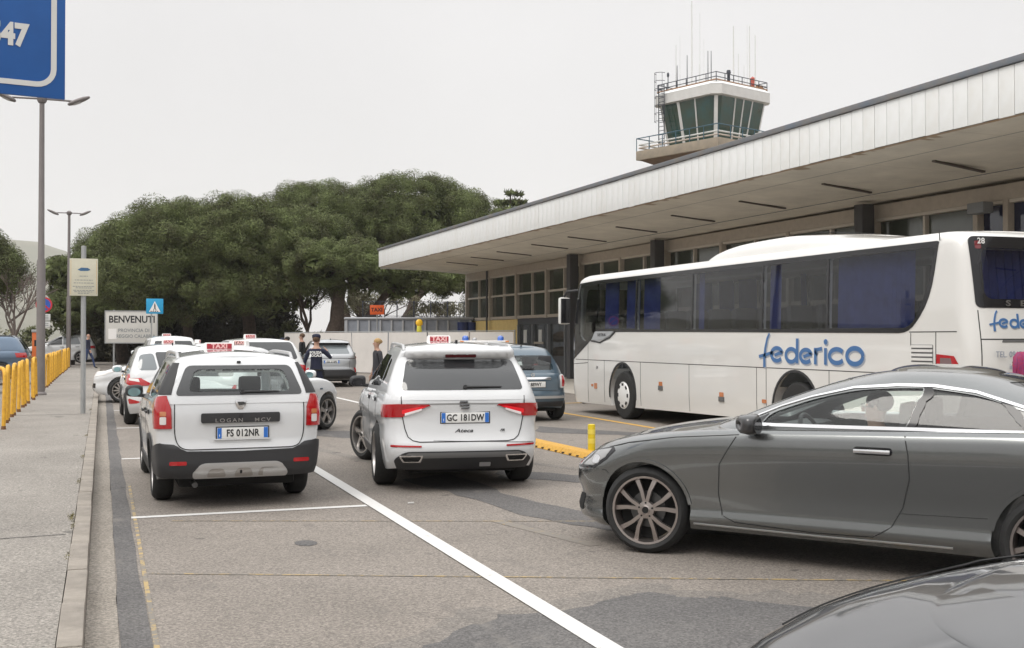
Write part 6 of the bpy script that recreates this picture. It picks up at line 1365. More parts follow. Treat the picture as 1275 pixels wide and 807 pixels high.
# ================================================================== white coach
paint('coach_white', (.70, .69, .665), rough=.3); mat('curtain_blue', (.085, .115, .40), .85, noise=.3, nscale=6); mat('letter_blue', (.055, .15, .34), .35); mat('letter_shadow', (.33, .36, .42), .4)
glass_mat('coach_glass', (.40, .42, .44), 1.0); mat('coach_frit', (.014, .014, .016), .12); mat('badge_plate', (.5, .52, .54), .3, .5)
def coach():
    t = thing('coach', 'white touring coach with blue federico lettering and blue curtains, parked along the terminal', 'coach', (11.25, 14.74, 0), 0)
    yr = [(.3, -3.72), (.6, -3.78), (1.4, -3.78), (1.95, -3.72), (2.9, -3.58), (3.05, -3.54)]; yf = [(.2, 8.86), (.5, 8.95), (1.2, 8.97), (1.9, 8.92), (2.6, 8.80), (3.05, 8.62)]
    prof = [(0, .985), (.12, 1), (.45, 1), (.55, .998), (.95, .972), (1, .965)]
    B = Loaf(yr=yr, yf=yf, W=1.25, prof=prof, zb=[(-4, .36), (-1.2, .34), (1, .33), (5.4, .27), (8.9, .22)], zt=[(-4, 3.02), (2, 3.04), (8.9, 3.05)], plan=[(-4, .99), (-2, 1), (7, 1), (8.8, .985)], Rr=.36, Rf=.5, nr=4.5, nf=3.8)
    me = B.mesh(fr=.18, crown=.03, nq=16, nu=(16, 40, 16)); set_index(me, 0)
    cav = B.mesh(ins=.06, dzb=.55, dzt=.10, crown=.02, fr=.15, nq=8, nu=(14, 20, 14)); set_index(cav, 1)
    cut = [cav]
    for y in (0, 6.1):
        for s in (-1, 1): cut.append(cyl_mesh(y, .53, .62, min(s * .84, s * 1.5), max(s * .84, s * 1.5)))
    ws = [(8.05, 5.52), (5.46, 3.25), (3.19, .96), (.90, -.78), (-.84, -3.03)]
    panes = []
    for i, (a, b) in enumerate(ws):
        if i == 0: p = [('y', 7.36, 1.86, .02), ('y', b, 1.85, .03), ('y', b, 2.82, .03), ('y', 7.36, 2.82, .03)]
        elif i == 4: p = [('y', a, 1.80, .03), ('y', -2.62, 1.79, .16), ('y', -2.92, 2.20, .3), ('y', -3.06, 2.82, .04), ('y', a, 2.82, .03)]
        else: p = [('y', a, 1.84 - .012 * i, .03), ('y', b, 1.83 - .012 * i, .03), ('y', b, 2.82, .03), ('y', a, 2.82, .03)]
        panes.append(p)
    wrap = [('y', 7.30, 1.88, .02), ('y', 7.30, 2.82, .03), ('y', 8.30, 2.80, .05), ('y', 8.32, 1.70, .1), ('y', 8.0, 1.55, .2), ('y', 7.62, 1.72, .2)]
    rear = [('x', -.98, 2.14, .12), ('x', .98, 2.14, .12), ('x', .96, 2.78, .12), ('x', -.96, 2.78, .12)]
    front = [('f', -.98, .95, .1), ('f', .98, .95, .1), ('f', .95, 2.80, .1), ('f', -.95, 2.80, .1)]
    for p in panes + [wrap]:
        for s in (-1, 1): cut.append(set_index(patch_mesh(B, p, h=.06, depth=.14, side=s, du=.05, dz=.3), 1))
    for p in (rear, front): cut.append(set_index(patch_mesh(B, p, h=.06, depth=.14, du=.12, dz=.3), 1))
    me = boolean(me, cut); shell(t, 'body', me, ['coach_white', 'interior'])
    # black glass band around each window, with real openings
    band = [('y', 7.36, 1.79, .05), ('y', 3, 1.765, 0), ('y', -2.60, 1.72, .20), ('y', -3.0, 2.15, .4), ('y', -3.13, 2.90, .04), ('y', 7.36, 2.90, .04)]
    wb_ = [('y', 7.36, 1.80, 0), ('y', 7.36, 2.90, 0), ('y', 8.56, 2.87, .04), ('y', 8.72, 1.5, .1), ('y', 8.80, 1.12, .02), ('y', 8.30, 1.34, .3), ('y', 7.66, 1.62, .3)]
    for s in (-1, 1):
        for nm, pl, hs in (('window_band', band, panes), ('front_glass_surround', wb_, [wrap])):
            b = set_index(patch_mesh(B, pl, h=.007, depth=.02, side=s, du=.05, dz=.2), 0)
            b = boolean(b, [set_index(patch_mesh(B, p, h=.1, depth=.2, side=s, du=.05, dz=.3), 0) for p in hs])
            shell(t, nm, b, ['coach_frit', 'coach_frit'])
        for p in panes: patch('side_window', B, p, 'coach_glass', t, h=.002, side=s, du=.05, dz=.3)
        patch('driver_window', B, wrap, 'coach_glass', t, h=.002, side=s)
        bp_ = patch('nameplate', B, [('y', 7.62, 1.62, .03), ('y', 7.2, 1.60, .2), ('y', 6.7, 1.70, .2), ('y', 6.5, 1.80, .02), ('y', 7.45, 1.80, .06)], 'badge_plate', t, h=.014, side=s)
        text('nameplate_text', 'SETRA', .085, 'ink', bp_, (s * 1.27, 7.08, 1.725), (R_(90), 0, R_(90) * s), .001, .001, sx=1.3, space=1.4)
        ribbon('nameplate_border', B, [('y', 7.68, 1.60), ('y', 7.2, 1.565), ('y', 6.7, 1.67), ('y', 6.44, 1.79)], 'ink', t, w=.03, h=.012, side=s)
        # panel seams
        for pts in ([('y', 8.55, 1.185), ('y', -3.4, 1.18)], [('y', 8.69, 1.08), ('y', 7.85, 1.12)], [('y', 7.84, .26), ('y', 7.84, 1.58)], [('y', 6.98, .3), ('y', 6.98, 1.18)], [('y', 5.28, .32), ('y', 5.28, 1.18)], [('y', 3.32, .33), ('y', 3.32, 1.18)], [('y', 1.08, .34), ('y', 1.08, 1.18)], [('y', .80, .35), ('y', .80, 1.18)], [('y', -.86, .35), ('y', -.86, 1.18)],
                    [('y', -2.63, 1.72), ('y', -2.63, 1.56)], [('y', -3.10, 1.74), ('y', -3.10, .5)], [('y', -2.6, 1.735), ('y', -3.47, 1.735)], [('y', -3.12, 3.02), ('y', -3.14, 2.9)], [('y', 7.0, 1.19), ('y', 6.98, 1.19)]):
            ribbon('panel_gap', B, pts, 'seam', t, w=.012, side=s, h=.002)
        for y in (0, 6.1):
            pts = [('y', y + .62 * math.cos(a), .53 + .62 * math.sin(a)) for a in [R_(d) for d in range(-10, 191, 10)]]; ribbon('arch_rubber', B, pts, 'black_plastic', t, w=.04, h=.008, side=s)
        for (y, z, w2, hh, mm, nn) in ((7.42, .63, .07, .06, 'lamp_amber', 'side_indicator'), (7.60, .64, .05, .025, 'lamp_amber', 'side_indicator'), (4.42, .76, .065, .065, 'lamp_amber', 'side_marker'), (2.18, .66, .065, .065, 'lamp_amber', 'side_marker'), (.80 + .05, .64, .06, .03, 'lamp_amber', 'side_marker'), (7.35, 1.03, .03, .03, 'chrome', 'filler_cap')):
            q = patch(nn, B, [('y', y - w2, z - hh), ('y', y + w2, z - hh), ('y', y + w2, z + hh), ('y', y - w2, z + hh)], mm, t, h=.012, side=s, r=.012)
            if nn == 'side_marker' and hh > .05: patch('marker_base', B, [('y', y - w2 - .02, z - hh - .03), ('y', y + w2 + .02, z - hh - .03), ('y', y + w2 + .02, z - .01), ('y', y - w2 - .02, z - .01)], 'graphite', q, h=.016, side=s, r=.01)
        vb = patch('vent_recess', B, [('y', -2.64, 1.24), ('y', -3.05, 1.24), ('y', -3.05, 1.57), ('y', -2.64, 1.57)], 'graphite', t, h=.002, side=s, r=.01)
        for k in range(6):
            z = 1.25 + k * .056; patch('vent_slat', B, [('y', -2.65, z), ('y', -3.04, z), ('y', -3.04, z + .034), ('y', -2.65, z + .034)], 'coach_white', vb, h=.012, side=s, r=.005)
        tl = patch('tail_lamp', B, [('y', -3.12, 1.28, .01), ('y', -3.50, 1.26, .03), ('y', -3.50, 1.33, .05), ('y', -3.42, 1.43, .04), ('y', -3.12, 1.45, .01)], 'tail_red', t, h=.012, side=s, r=0)
        patch('tail_lamp_lens', B, [('y', -3.19, 1.31), ('y', -3.40, 1.30), ('y', -3.38, 1.40), ('y', -3.19, 1.405)], 'lamp_smoke', tl, h=.016, side=s, r=.02)
        rr_ = 'bus'
        for y in (0, 6.1): add_wheel(t, s * 1.08, y, .49, .30, 'bus', 'white_hubcap', side=s)
        # mirror
        mr = MB(); mr.tube([(s * 1.0, 8.7, 2.75), (s * 1.26, 8.98, 2.72), (s * 1.32, 9.02, 2.6)], .03, 8); m_o = mr.obj('mirror_arm', 'black_plastic', t, smooth=50)
        hb = MB(); hb.cbox((0, 0, 0), (.26, .16, .62)); hb.obj('mirror_head', 'coach_white', m_o, bevel=.06, loc=(s * 1.32, 9.02, 2.28))
        MB().cbox((0, 0, 0), (.22, .02, .56)).obj('mirror_glass', 'gloss_black', m_o, bevel=.008, loc=(s * 1.32, 8.932, 2.28))
        # curtains: pleated cloth just behind the glass
        for (y0, y1) in ((7.25, 6.55), (6.2, 5.62), (5.42, 4.75), (-.02 + .93, .78), (-.86, -2.52), (3.22, 3.05), (.9, .62)):
            n = max(4, int(abs(y1 - y0) / .045)); cm = MB()
            vs = []
            for i in range(n + 1):
                y = y0 + (y1 - y0) * i / n; x = s * (1.115 + .018 * (1 if i % 2 else -1)); vs += [(x, y, 1.72), (x - s * .03, y, 2.86)]
            cm.add(vs, [(2 * i, 2 * i + 2, 2 * i + 3, 2 * i + 1) for i in range(n)]); cm.obj('curtain', 'curtain_blue', t, smooth=60, recalc=False)
        for k in range(11): 
            q = seat_c if False else None
    for k in range(11):
        y = 6.2 - k * .82
        for x in (-.85, -.38, .38, .85):
            MB().cbox((x, y, 1.75), (.42, .14, .85)).obj('coach_seat', 'seat_cloth', t, bevel=.05)
    cm = MB(); n = 26; vs = []
    for i in range(n + 1):
        x = -.86 + 1.72 * i / n; y = -3.46 + .02 * (1 if i % 2 else -1); vs += [(x, y, 2.12), (x, y + .07, 2.80)]
    cm.add(vs, [(2 * i, 2 * i + 2, 2 * i + 3, 2 * i + 1) for i in range(n)]); cm.obj('rear_curtain', 'curtain_blue', t, smooth=60, recalc=False)
    rb = set_index(patch_mesh(B, [('x', -1.10, 2.03, .08), ('x', 1.10, 2.03, .08), ('x', 1.10, 2.93, .08), ('x', -1.10, 2.93, .08)], h=.008, depth=.02, du=.1, dz=.2), 0)
    rb = boolean(rb, [set_index(patch_mesh(B, rear, h=.1, depth=.2, du=.12, dz=.3), 0)]); shell(t, 'rear_window_surround', rb, ['coach_frit', 'coach_frit'])
    patch('rear_window', B, rear, 'coach_glass', t, h=.003)
    patch('windscreen', B, front, 'coach_glass', t, h=.002)
    patch('rear_camera', B, [('x', -1.03, 2.77), ('x', -.95, 2.77), ('x', -.95, 2.87), ('x', -1.03, 2.87)], 'tail_red_dark', t, h=.012, r=.02)
    yq = lambda z: B.yr(z) - .014
    text('fleet_number', '28', .10, 'plate_white', t, (-.97, yq(2.88), 2.865), (R_(88), 0, 0), .001, .002, sx=1.2)
    for i, ch in enumerate('SETRA'): text('rear_letter', ch, .10, 'alloy', t, (-.66 + .23 * i, yq(2.08), 2.085), (R_(90), 0, 0), .003, .003, sx=1.6)
    text('phone_line', 'TEL. 0965 644', .105, 'letter_grey', t, (-.93, yq(1.45), 1.45), (R_(90), 0, 0), .001, .0, 'LEFT', sx=.95)
    text('web_line', 'info@', .105, 'letter_grey', t, (-.72, yq(1.3), 1.30), (R_(90), 0, 0), .001, .0, 'LEFT', sx=.95)
    ribbon('rear_panel_gap', B, [('x', -1.08, 1.64), ('x', 1.08, 1.64)], 'seam', t, w=.014, h=.002); ribbon('rear_panel_gap', B, [('x', -1.08, 2.0), ('x', -1.08, .6)], 'seam', t, w=.012, h=.002); ribbon('rear_panel_gap', B, [('x', 1.08, 2.0), ('x', 1.08, .6)], 'seam', t, w=.012, h=.002)
    patch('engine_lid_step', B, [('x', -.80, 1.60), ('x', .80, 1.60), ('x', .78, 1.635), ('x', -.78, 1.635)], 'graphite', t, h=.004, r=.01)
    for s in (-1, 1): patch('headlight', B, [('f', s * .55, .62), ('f', s * 1.0, .62), ('f', s * 1.0, .86), ('f', s * .62, .82)], 'lamp_white', t, h=.01)
    plate(t, 0, B.yr(.9) - .012, .9, 'CW 560TA'); underbody(t, .95, -3.2, 8.0, .32, .5)
    # lettering along the side: strokes as raised bands
    def glyph(parent, frame, parts, name='letter'):
        """frame(u, z, h) -> 3d; parts: ('s', [(u,z)..], w0, w1) strokes or ('o', cu, cz, ru, rz, a0, a1, w)"""
        for lay, (du, dz, h, mm, dw) in enumerate(((.018, -.02, .004, 'letter_shadow', .012), (0, 0, .008, 'letter_blue', 0.0))):
            mb = MB()
            for p in parts:
                if p[0] == 'o': _, cu, cz, ru, rz, a0, a1, w = p; n = 22; pts = [(cu + ru * math.cos(R_(a0 + (a1 - a0) * i / n)), cz + rz * math.sin(R_(a0 + (a1 - a0) * i / n))) for i in range(n + 1)]; w0 = w1 = w
                else: _, pts, w0, w1 = p
                P = [Vector(q) for q in pts]; base = len(mb.v); k = len(P)
                for i, q in enumerate(P):
                    t_ = (P[min(i + 1, k - 1)] - P[max(i - 1, 0)]).normalized(); nn = Vector((-t_.y, t_.x)); ww = (w0 + (w1 - w0) * i / (k - 1) + dw) / 2
                    for sg in (1, -1): a = q + nn * ww * sg; mb.v.append(frame(a.x + du, a.y + dz, h)); 
                    for sg in (1, -1): a = q + nn * ww * sg; mb.v.append(frame(a.x + du, a.y + dz, .0))
                for i in range(k - 1):
                    a = base + 4 * i; b = a + 4
                    for f in ((a, a + 1, b + 1, b), (a + 1, a + 3, b + 3, b + 1), (a + 2, a, b, b + 2)): mb.f.append(f); mb.m.append(0)
                a = base; mb.f.append((a, a + 2, a + 3, a + 1)); mb.m.append(0); a = base + 4 * (k - 1); mb.f.append((a, a + 1, a + 3, a + 2)); mb.m.append(0)
            o = mb.obj(name if lay == 0 else 'letter_face', mm, parent)
            if lay == 0: parent = o
    def word(frame, sc_=1.0):
        E_ = lambda cu, cz, r, rz: [('o', cu, cz, r - .03, rz - .03, 20, 318, .062), ('s', [(cu - r * .35, cz - .015), (cu + r * .25, cz + .015), (cu + r - .035, cz + .03)], .05, .055)]
        G_ = [[('s', [(-.70, 1.73), (-.76, 1.65), (-.815, 1.5), (-.845, 1.34), (-.845, 1.19)], .035, .065), ('s', [(-1.0, 1.36), (-.81, 1.39), (-.60, 1.43)], .05, .05)],
              E_(-.49, 1.40, .185, .13), [('o', -.095, 1.39, .145, .10, 0, 360, .062), ('s', [(.065, 1.65), (.06, 1.27)], .062, .062)],
              E_(.29, 1.385, .175, .125), [('s', [(.53, 1.51), (.53, 1.265)], .062, .062), ('s', [(.53, 1.42), (.575, 1.485), (.69, 1.50)], .05, .055)],
              [('s', [(.78, 1.51), (.78, 1.265)], .062, .062)], [('o', .785, 1.60, .022, .018, 0, 360, .045)],
              [('o', 1.05, 1.395, .175, .10, 38, 322, .065)], [('o', 1.465, 1.40, .18, .112, 0, 360, .068)]]
        for g in G_: glyph(t, frame, g)
    def side_frame(s):
        def f(u, z, h):
            y = -u if s < 0 else u - .6
            p, n = B.pn(B.u_y(y, z) * s, z); return tuple(p + n * h)
        return f
    word(side_frame(-1)); word(side_frame(1))
    def rear_frame(u, z, h):
        x = (u + 1) * .40 - .95; z2 = 1.84 + (z - 1.40) * .47; p, n = B.pn(B.u_x(x, z2), z2); return tuple(p + n * h)
    word(rear_frame)
    # roof air-conditioning fairing
    A = Loaf(yr=[(3.0, -1.9), (3.1, -1.5), (3.2, -.8)], yf=[(3.0, 3.6), (3.12, 3.35), (3.2, 3.1), (3.27, 2.7), (3.31, 2.2)], W=1.02, prof=[(0, 1), (.5, .96), (1, .86)], zb=[(-4, 3.0), (4, 3.0)], zt=[(-3, 3.10), (-1.5, 3.16), (-.2, 3.24), (.9, 3.30), (2.2, 3.28), (3.2, 3.20), (4, 3.1)], Rr=.9, Rf=.7, nr=2.6, nf=2.8)
    am = A.mesh(fr=.08, crown=.04, nq=8); shell(t, 'air_conditioning_unit', am, ['coach_white'])
    for y in (.3,): 
        pts = [(x, y, 3.345 - .04 * abs(x) ** 2) for x in (-.6, -.3, 0, .3, .6)]
        MB().tube(pts, .006, 4).obj('fairing_gap', 'seam', t)
    return t
mat('lamp_smoke', (.20, .13, .13), .15, coat=1.0); mat('letter_grey', (.22, .25, .32), .5)
coach()
# ================================================================== street furniture on the pavement
mat('lamp_pole', (.20, .18, .175), .6, .2, noise=.15, nscale=3); mat('galvanised', (.40, .41, .41), .5, .5, noise=.15, nscale=5); mat('barrier_yellow', (.78, .45, .035), .5, noise=.3, nscale=14, col2=(.58, .28, .03)); mat('rusty_foot', (.16, .075, .03), .9)
mat('lamp_glass_grey', (.42, .42, .42), .3)
def street_lamp(name, label, loc, h, arm=.62, r=.085, rz=0.0, plate_=False):
    t = thing(name, label, 'street lamp', loc, R_(rz), 'double-headed street lamps on the pavement')
    MB().lathe([(r * 1.35, 0), (r * 1.35, .04), (r * 1.2, .06), (r, .09), (r * .96, h * .45), (r * .72, h * .46), (r * .55, h)], 16).obj('pole', 'lamp_pole', t, smooth=30)
    MB().lathe([(r * .8, h - .12), (r * 1.1, h - .06), (r * 1.1, h + .04), (r * .5, h + .1), (.001, h + .11)], 14).obj('pole_cap', 'lamp_pole', t, smooth=40)
    MB().box(-.12, .12, -.12, .12, 0, .012).obj('base_plate', 'galvanised', t)
    for s in (-1, 1):
        MB().tube([(0, 0, h - .01), (s * arm, 0, h - .02)], .026, 8).obj('arm', 'lamp_pole', t, smooth=50)
        hd = MB(); hd.lathe([(.001, -.36), (.07, -.33), (.115, -.22), (.125, -.05), (.11, .12), (.06, .25), (.001, .28)], 16, 'Y'); q = hd.mesh('lamp_head', 'lamp_pole', smooth=50)
        for v in q.vertices: v.co.z *= .55
        o = link('lamp_head', q, t, (s * (arm + .22), 0, h + .02), (R_(0), R_(0), R_(-90 * s))); o.rotation_euler = (R_(24), 0, R_(-90 * s))
        gl = MB().lathe([(.001, -.30), (.09, -.2), (.10, -.02), (.001, -.02)], 14, 'Y').mesh('lamp_glass', 'lamp_glass_grey', smooth=50)
        for v in gl.vertices: v.co.z = v.co.z * .5 - .03
        link('lamp_glass', gl, o)
    return t
street_lamp('street_lamp', 'nearer tall double-headed street lamp, its heads just under the blue sign', (-1.56, 33.0, .12), 8.05, .75, .115)
street_lamp('street_lamp', 'farther double-headed street lamp standing at the end of the yellow barriers', (-1.68, 64.5, .12), 8.25, .62, .12)
# notice board on a galvanised pole
t = thing('notice_board', 'cream notice board on a galvanised pole standing by the kerb', 'sign', (-.36, 24.6, .12), R_(3))
MB().lathe([(.05, 0), (.05, 3.42), (.001, 3.43)], 14).obj('pole', 'galvanised', t, smooth=50)
mat('board_cream', (.60, .575, .46), .6, noise=.12, nscale=6); mat('ink_grey', (.20, .22, .23), .7); mat('ink_blue', (.05, .13, .25), .7)
bd = MB().box(-.27, .27, -.075, -.055, 2.40, 3.16).obj('board', 'board_cream', t, bevel=.004)
MB().box(-.262, .262, -.079, -.0755, 2.41, 3.15).obj('board_border', 'board_edge', bd) if False else None
for z, m_ in ((3.09, 0), (2.47, 0)): MB().box(-.12, .12, -.055, .055, z - .02, z + .02).obj('clamp', 'galvanised', t, bevel=.004)
e_ = MB().prism([(-.12, 0), (-.05, .045), (.08, .04), (.13, 0), (.08, -.02), (-.06, -.025)], -.0775, -.0752, 'XZ').obj('emblem', 'ink_blue', bd, loc=(0, 0, 2.93))
random.seed(2)
for z, wd_ in ((2.80, .16), (2.72, .34), (2.66, .38), (2.59, .42), (2.56, .30), (2.51, .40), (2.48, .36), (2.45, .22)):
    mb = MB(); x = -wd_ / 2
    while x < wd_ / 2: l_ = random.uniform(.02, .06); mb.box(x, min(x + l_, wd_ / 2), -.0765, -.0752, z - .006, z + .007); x += l_ + .012
    o_ = mb.obj('print_line', 'ink_grey', bd); o_['kind'] = 'stuff'
for s in (-1, 1): MB().box(s * .245 - .003, s * .245 + .003, -.0765, -.0752, 2.43, 3.13).obj('printed_border', 'line_yellow', bd)
# hoop barriers
def barrier_parts():
    w_, h_ = .50, 1.02; pts = [(0, -w_ / 2, 0), (0, -w_ / 2, h_ - .13)] + [(0, -w_ / 2 + .13 - .13 * math.cos(a), h_ - .13 + .13 * math.sin(a)) for a in (R_(30), R_(60), R_(90))] + [(0, w_ / 2 - .13 + .13 * math.sin(a), h_ - .13 + .13 * math.cos(a)) for a in (0, R_(30), R_(60), R_(90))] + [(0, w_ / 2, 0)]
    return MB().tube(pts, .034, 8).mesh('hoop', 'barrier_yellow', smooth=50), MB().lathe([(.042, 0), (.038, .05), (.034, .06)], 10).mesh('foot', 'rusty_foot', smooth=50)
hm, fm_ = barrier_parts(); random.seed(12)
ys = [19.4, 20.95, 22.5, 24.15, 25.8, 27.4, 29.0, 30.6, 32.1, 34.6, 36.2, 37.8, 39.5, 41.2, 42.9, 44.6, 46.3, 48.0, 49.8, 51.6, 53.4, 55.2, 57, 58.8, 60.6, 62.4]
ORD = 'first second third fourth fifth sixth seventh eighth ninth tenth eleventh twelfth thirteenth fourteenth fifteenth sixteenth seventeenth'.split()
for i, y in enumerate(ys):
    t = thing('hoop_barrier', ('yellow hoop barrier with rusty feet, ' + ORD[i] + ' from the near end of the line') if i < 9 else ('yellow hoop barrier, ' + ORD[i - 9] + ' beyond the nearer street lamp'), 'barrier', (-1.63 + random.uniform(-.015, .015), y, .12), R_(random.uniform(-7, 7) + (24 if i in (1,) else 0)), 'yellow hoop barriers along the pavement')
    q = link('hoop', hm, t); q.rotation_euler = (R_(random.uniform(-1.5, 1.5)), R_(random.uniform(-2, 2)), 0)
    link('foot', fm_, t, (0, -.25, 0)); link('foot', fm_, t, (0, .25, 0))
# parking machine
mat('machine_orange', (.62, .15, .04), .5, noise=.1, nscale=5)
t = thing('parking_machine', 'orange box on a post behind the yellow barriers, below the no-parking sign', 'parking machine', (-1.98, 40.0, .1)); MB().box(-.17, .17, -.13, .13, .95, 1.75).obj('cabinet', 'machine_orange', t, bevel=.02); MB().box(-.19, .19, -.15, .15, 1.75, 1.84).obj('lid', 'galvanised', t, bevel=.015); MB().box(-.09, .09, -.07, .07, 0, .95).obj('post', 'machine_orange', t); MB().box(-.1, .1, -.136, -.13, 1.3, 1.5).obj('screen', 'gloss_black', t)
# no-parking sign
mat('sign_red', (.55, .03, .04), .4); mat('sign_blue', (.03, .10, .42), .4); mat('sign_white', (.62, .62, .60), .5); mat('sign_cyan', (.02, .33, .60), .4)
t = thing('no_parking_sign', 'round red and blue no-parking sign with a white plate below, on a thin pole', 'sign', (-2.12, 47.2, .1)); MB().tube([(0, 0, 0), (0, 0, 3.2)], .03, 8).obj('pole', 'galvanised', t)
MB().tube([(0, -.045, 2.86), (0, -.03, 2.86)], .30, 28).obj('disc', 'sign_red', t); MB().tube([(0, -.049, 2.86), (0, -.044, 2.86)], .235, 28).obj('disc_face', 'sign_blue', t); MB().cbox((0, -.051, 2.86), (.06, .006, .46), rot=Matrix.Rotation(R_(-45), 3, 'Y')).obj('diagonal_bar', 'sign_red', t)
for z0, z1 in ((2.24, 2.50), (1.98, 2.21)): MB().box(-.23, .23, -.045, -.03, z0, z1).obj('sub_plate', 'sign_white', t, bevel=.003)
for z in (2.43, 2.37, 2.31, 2.14, 2.06): MB().box(-.17, .16, -.048, -.0455, z - .012, z + .012).obj('print_line', 'ink_grey', t)
# welcome board
mat('sign_grey', (.60, .585, .55), .6, noise=.08, nscale=2)
t = thing('welcome_board', 'large grey-white board reading BENVENUTI, PROVINCIA DI REGGIO CALABRIA, on two posts', 'sign', (1.42, 61.2, .0), R_(-2))
bd = MB().box(-1.27, 1.27, -.04, .0, 1.42, 3.06).obj('board', 'sign_grey', t, bevel=.01)
for x in (-.85, .85): MB().tube([(x, .06, 0), (x, .06, 3.12)], .045, 8).obj('post', 'galvanised', t)
for (x0, x1, z0, z1) in ((-1.3, 1.3, 3.04, 3.085), (-1.3, 1.3, 1.395, 1.44), (-1.3, -1.255, 1.44, 3.04), (1.255, 1.3, 1.44, 3.04)): MB().box(x0, x1, -.055, .01, z0, z1).obj('board_edge', 'galvanised', t)
text('headline', 'BENVENUTI', .50, 'ink', bd, (.03, -.043, 2.62), (R_(90), 0, 0), .002, .012, sx=.86)
text('subtitle', 'PROVINCIA DI', .25, 'ink_grey', bd, (.12, -.043, 2.06), (R_(90), 0, 0), .002, .002, sx=.95); text('subtitle', 'REGGIO CALABRIA', .25, 'ink_grey', bd, (.22, -.043, 1.76), (R_(90), 0, 0), .002, .002, sx=.90)
MB().box(-1.12, -.72, -.046, -.041, 1.62, 2.15).obj('paper_sheet', 'taxi_white', bd)
# crossing sign
t = thing('crossing_sign', 'square blue pedestrian crossing sign on a post above the welcome board corner', 'sign', (2.42, 57.8, 0)); MB().tube([(-.15, 0, 0), (-.15, 0, 3.55)], .035, 8).obj('pole', 'galvanised', t)
MB().box(-.40, .40, -.05, -.03, 2.86, 3.60).obj('plate', 'sign_cyan', t, bevel=.006); MB().prism([(-.27, 2.95), (.27, 2.95), (0, 3.48)], -.056, -.049, 'XZ').obj('triangle', 'taxi_white', t)
w_ = MB(); w_.ell((0, -.06, 3.33), (.03, .006, .03), 8, 5); w_.prism([(-.02, 3.14), (.03, 3.14), (.035, 3.29), (-.03, 3.29)], -.061, -.055, 'XZ'); w_.prism([(-.02, 3.15), (.01, 3.15), (-.05, 3.02), (-.08, 3.02)], -.061, -.055, 'XZ'); w_.prism([(.0, 3.15), (.03, 3.15), (.08, 3.02), (.05, 3.02)], -.061, -.055, 'XZ'); w_.obj('walking_figure', 'ink', t)
for k in range(4): MB().box(-.2 + .1 * k, -.14 + .1 * k, -.0615, -.0555, 2.965, 3.0).obj('stripe', 'ink', t)
# big blue information sign, most of it outside the picture
mat('sign_blue_big', (.010, .10, .36), .45, noise=.12, nscale=3); mat('sign_yellow', (.75, .50, .03), .45)
BS = (-.27, 9.75, 0)
t = thing('blue_information_sign', 'big blue sign with white border and the number 47, cut by the top left corner', 'sign', BS, R_(9)); 
pl_ = [(-2.6, 3.58), (-.02, 3.58), (-.02, 5.6), (-2.6, 5.6)]
b_ = MB().prism(pl_, 0, .03, 'XZ').obj('panel', 'sign_blue_big', t, bevel=.004)
def border(mb, x0, x1, z0, z1, r, w, y0, y1):
    P = []; 
    for (cx_, cz_, a0) in ((x1 - r, z0 + r, -90), (x1 - r, z1 - r, 0), (x0 + r, z1 - r, 90), (x0 + r, z0 + r, 180)):
        for k in range(7): a = R_(a0 + 15 * k); P.append((cx_, cz_, math.cos(a), math.sin(a)))
    n = len(P); vs = [(c + rr * ca, y0, z + rr * sa) for rr in (r, r - w) for c, z, ca, sa in P] + [(c + rr * ca, y1, z + rr * sa) for rr in (r, r - w) for c, z, ca, sa in P]
    fs = [(i, (i + 1) % n, n + (i + 1) % n, n + i) for i in range(n)] + [(i, (i + 1) % n, 2 * n + (i + 1) % n, 2 * n + i) for i in range(n)] + [(n + i, n + (i + 1) % n, 3 * n + (i + 1) % n, 3 * n + i) for i in range(n)]
    return mb.add(vs, fs)
border(MB(), -2.53, -.085, 3.66, 5.5, .15, .042, -.006, 0).obj('border', 'sign_white', b_)
text('number', '0965 640 547', .235, 'sign_white', b_, (-.30, -.004, 4.05), (R_(90), 0, 0), .002, .012, 'RIGHT', sx=.82)
MB().box(-1.6, -.19, -.006, -.001, 4.585, 4.74).obj('yellow_band', 'sign_yellow', b_)
for x in (-2.2, -.75): MB().tube([(x, .08, 0), (x, .08, 5.6)], .05, 10).obj('post', 'galvanised', t)
for z in (3.9, 5.2): MB().box(-2.4, -.2, .03, .06, z - .03, z + .03).obj('stiffener', 'galvanised', t)

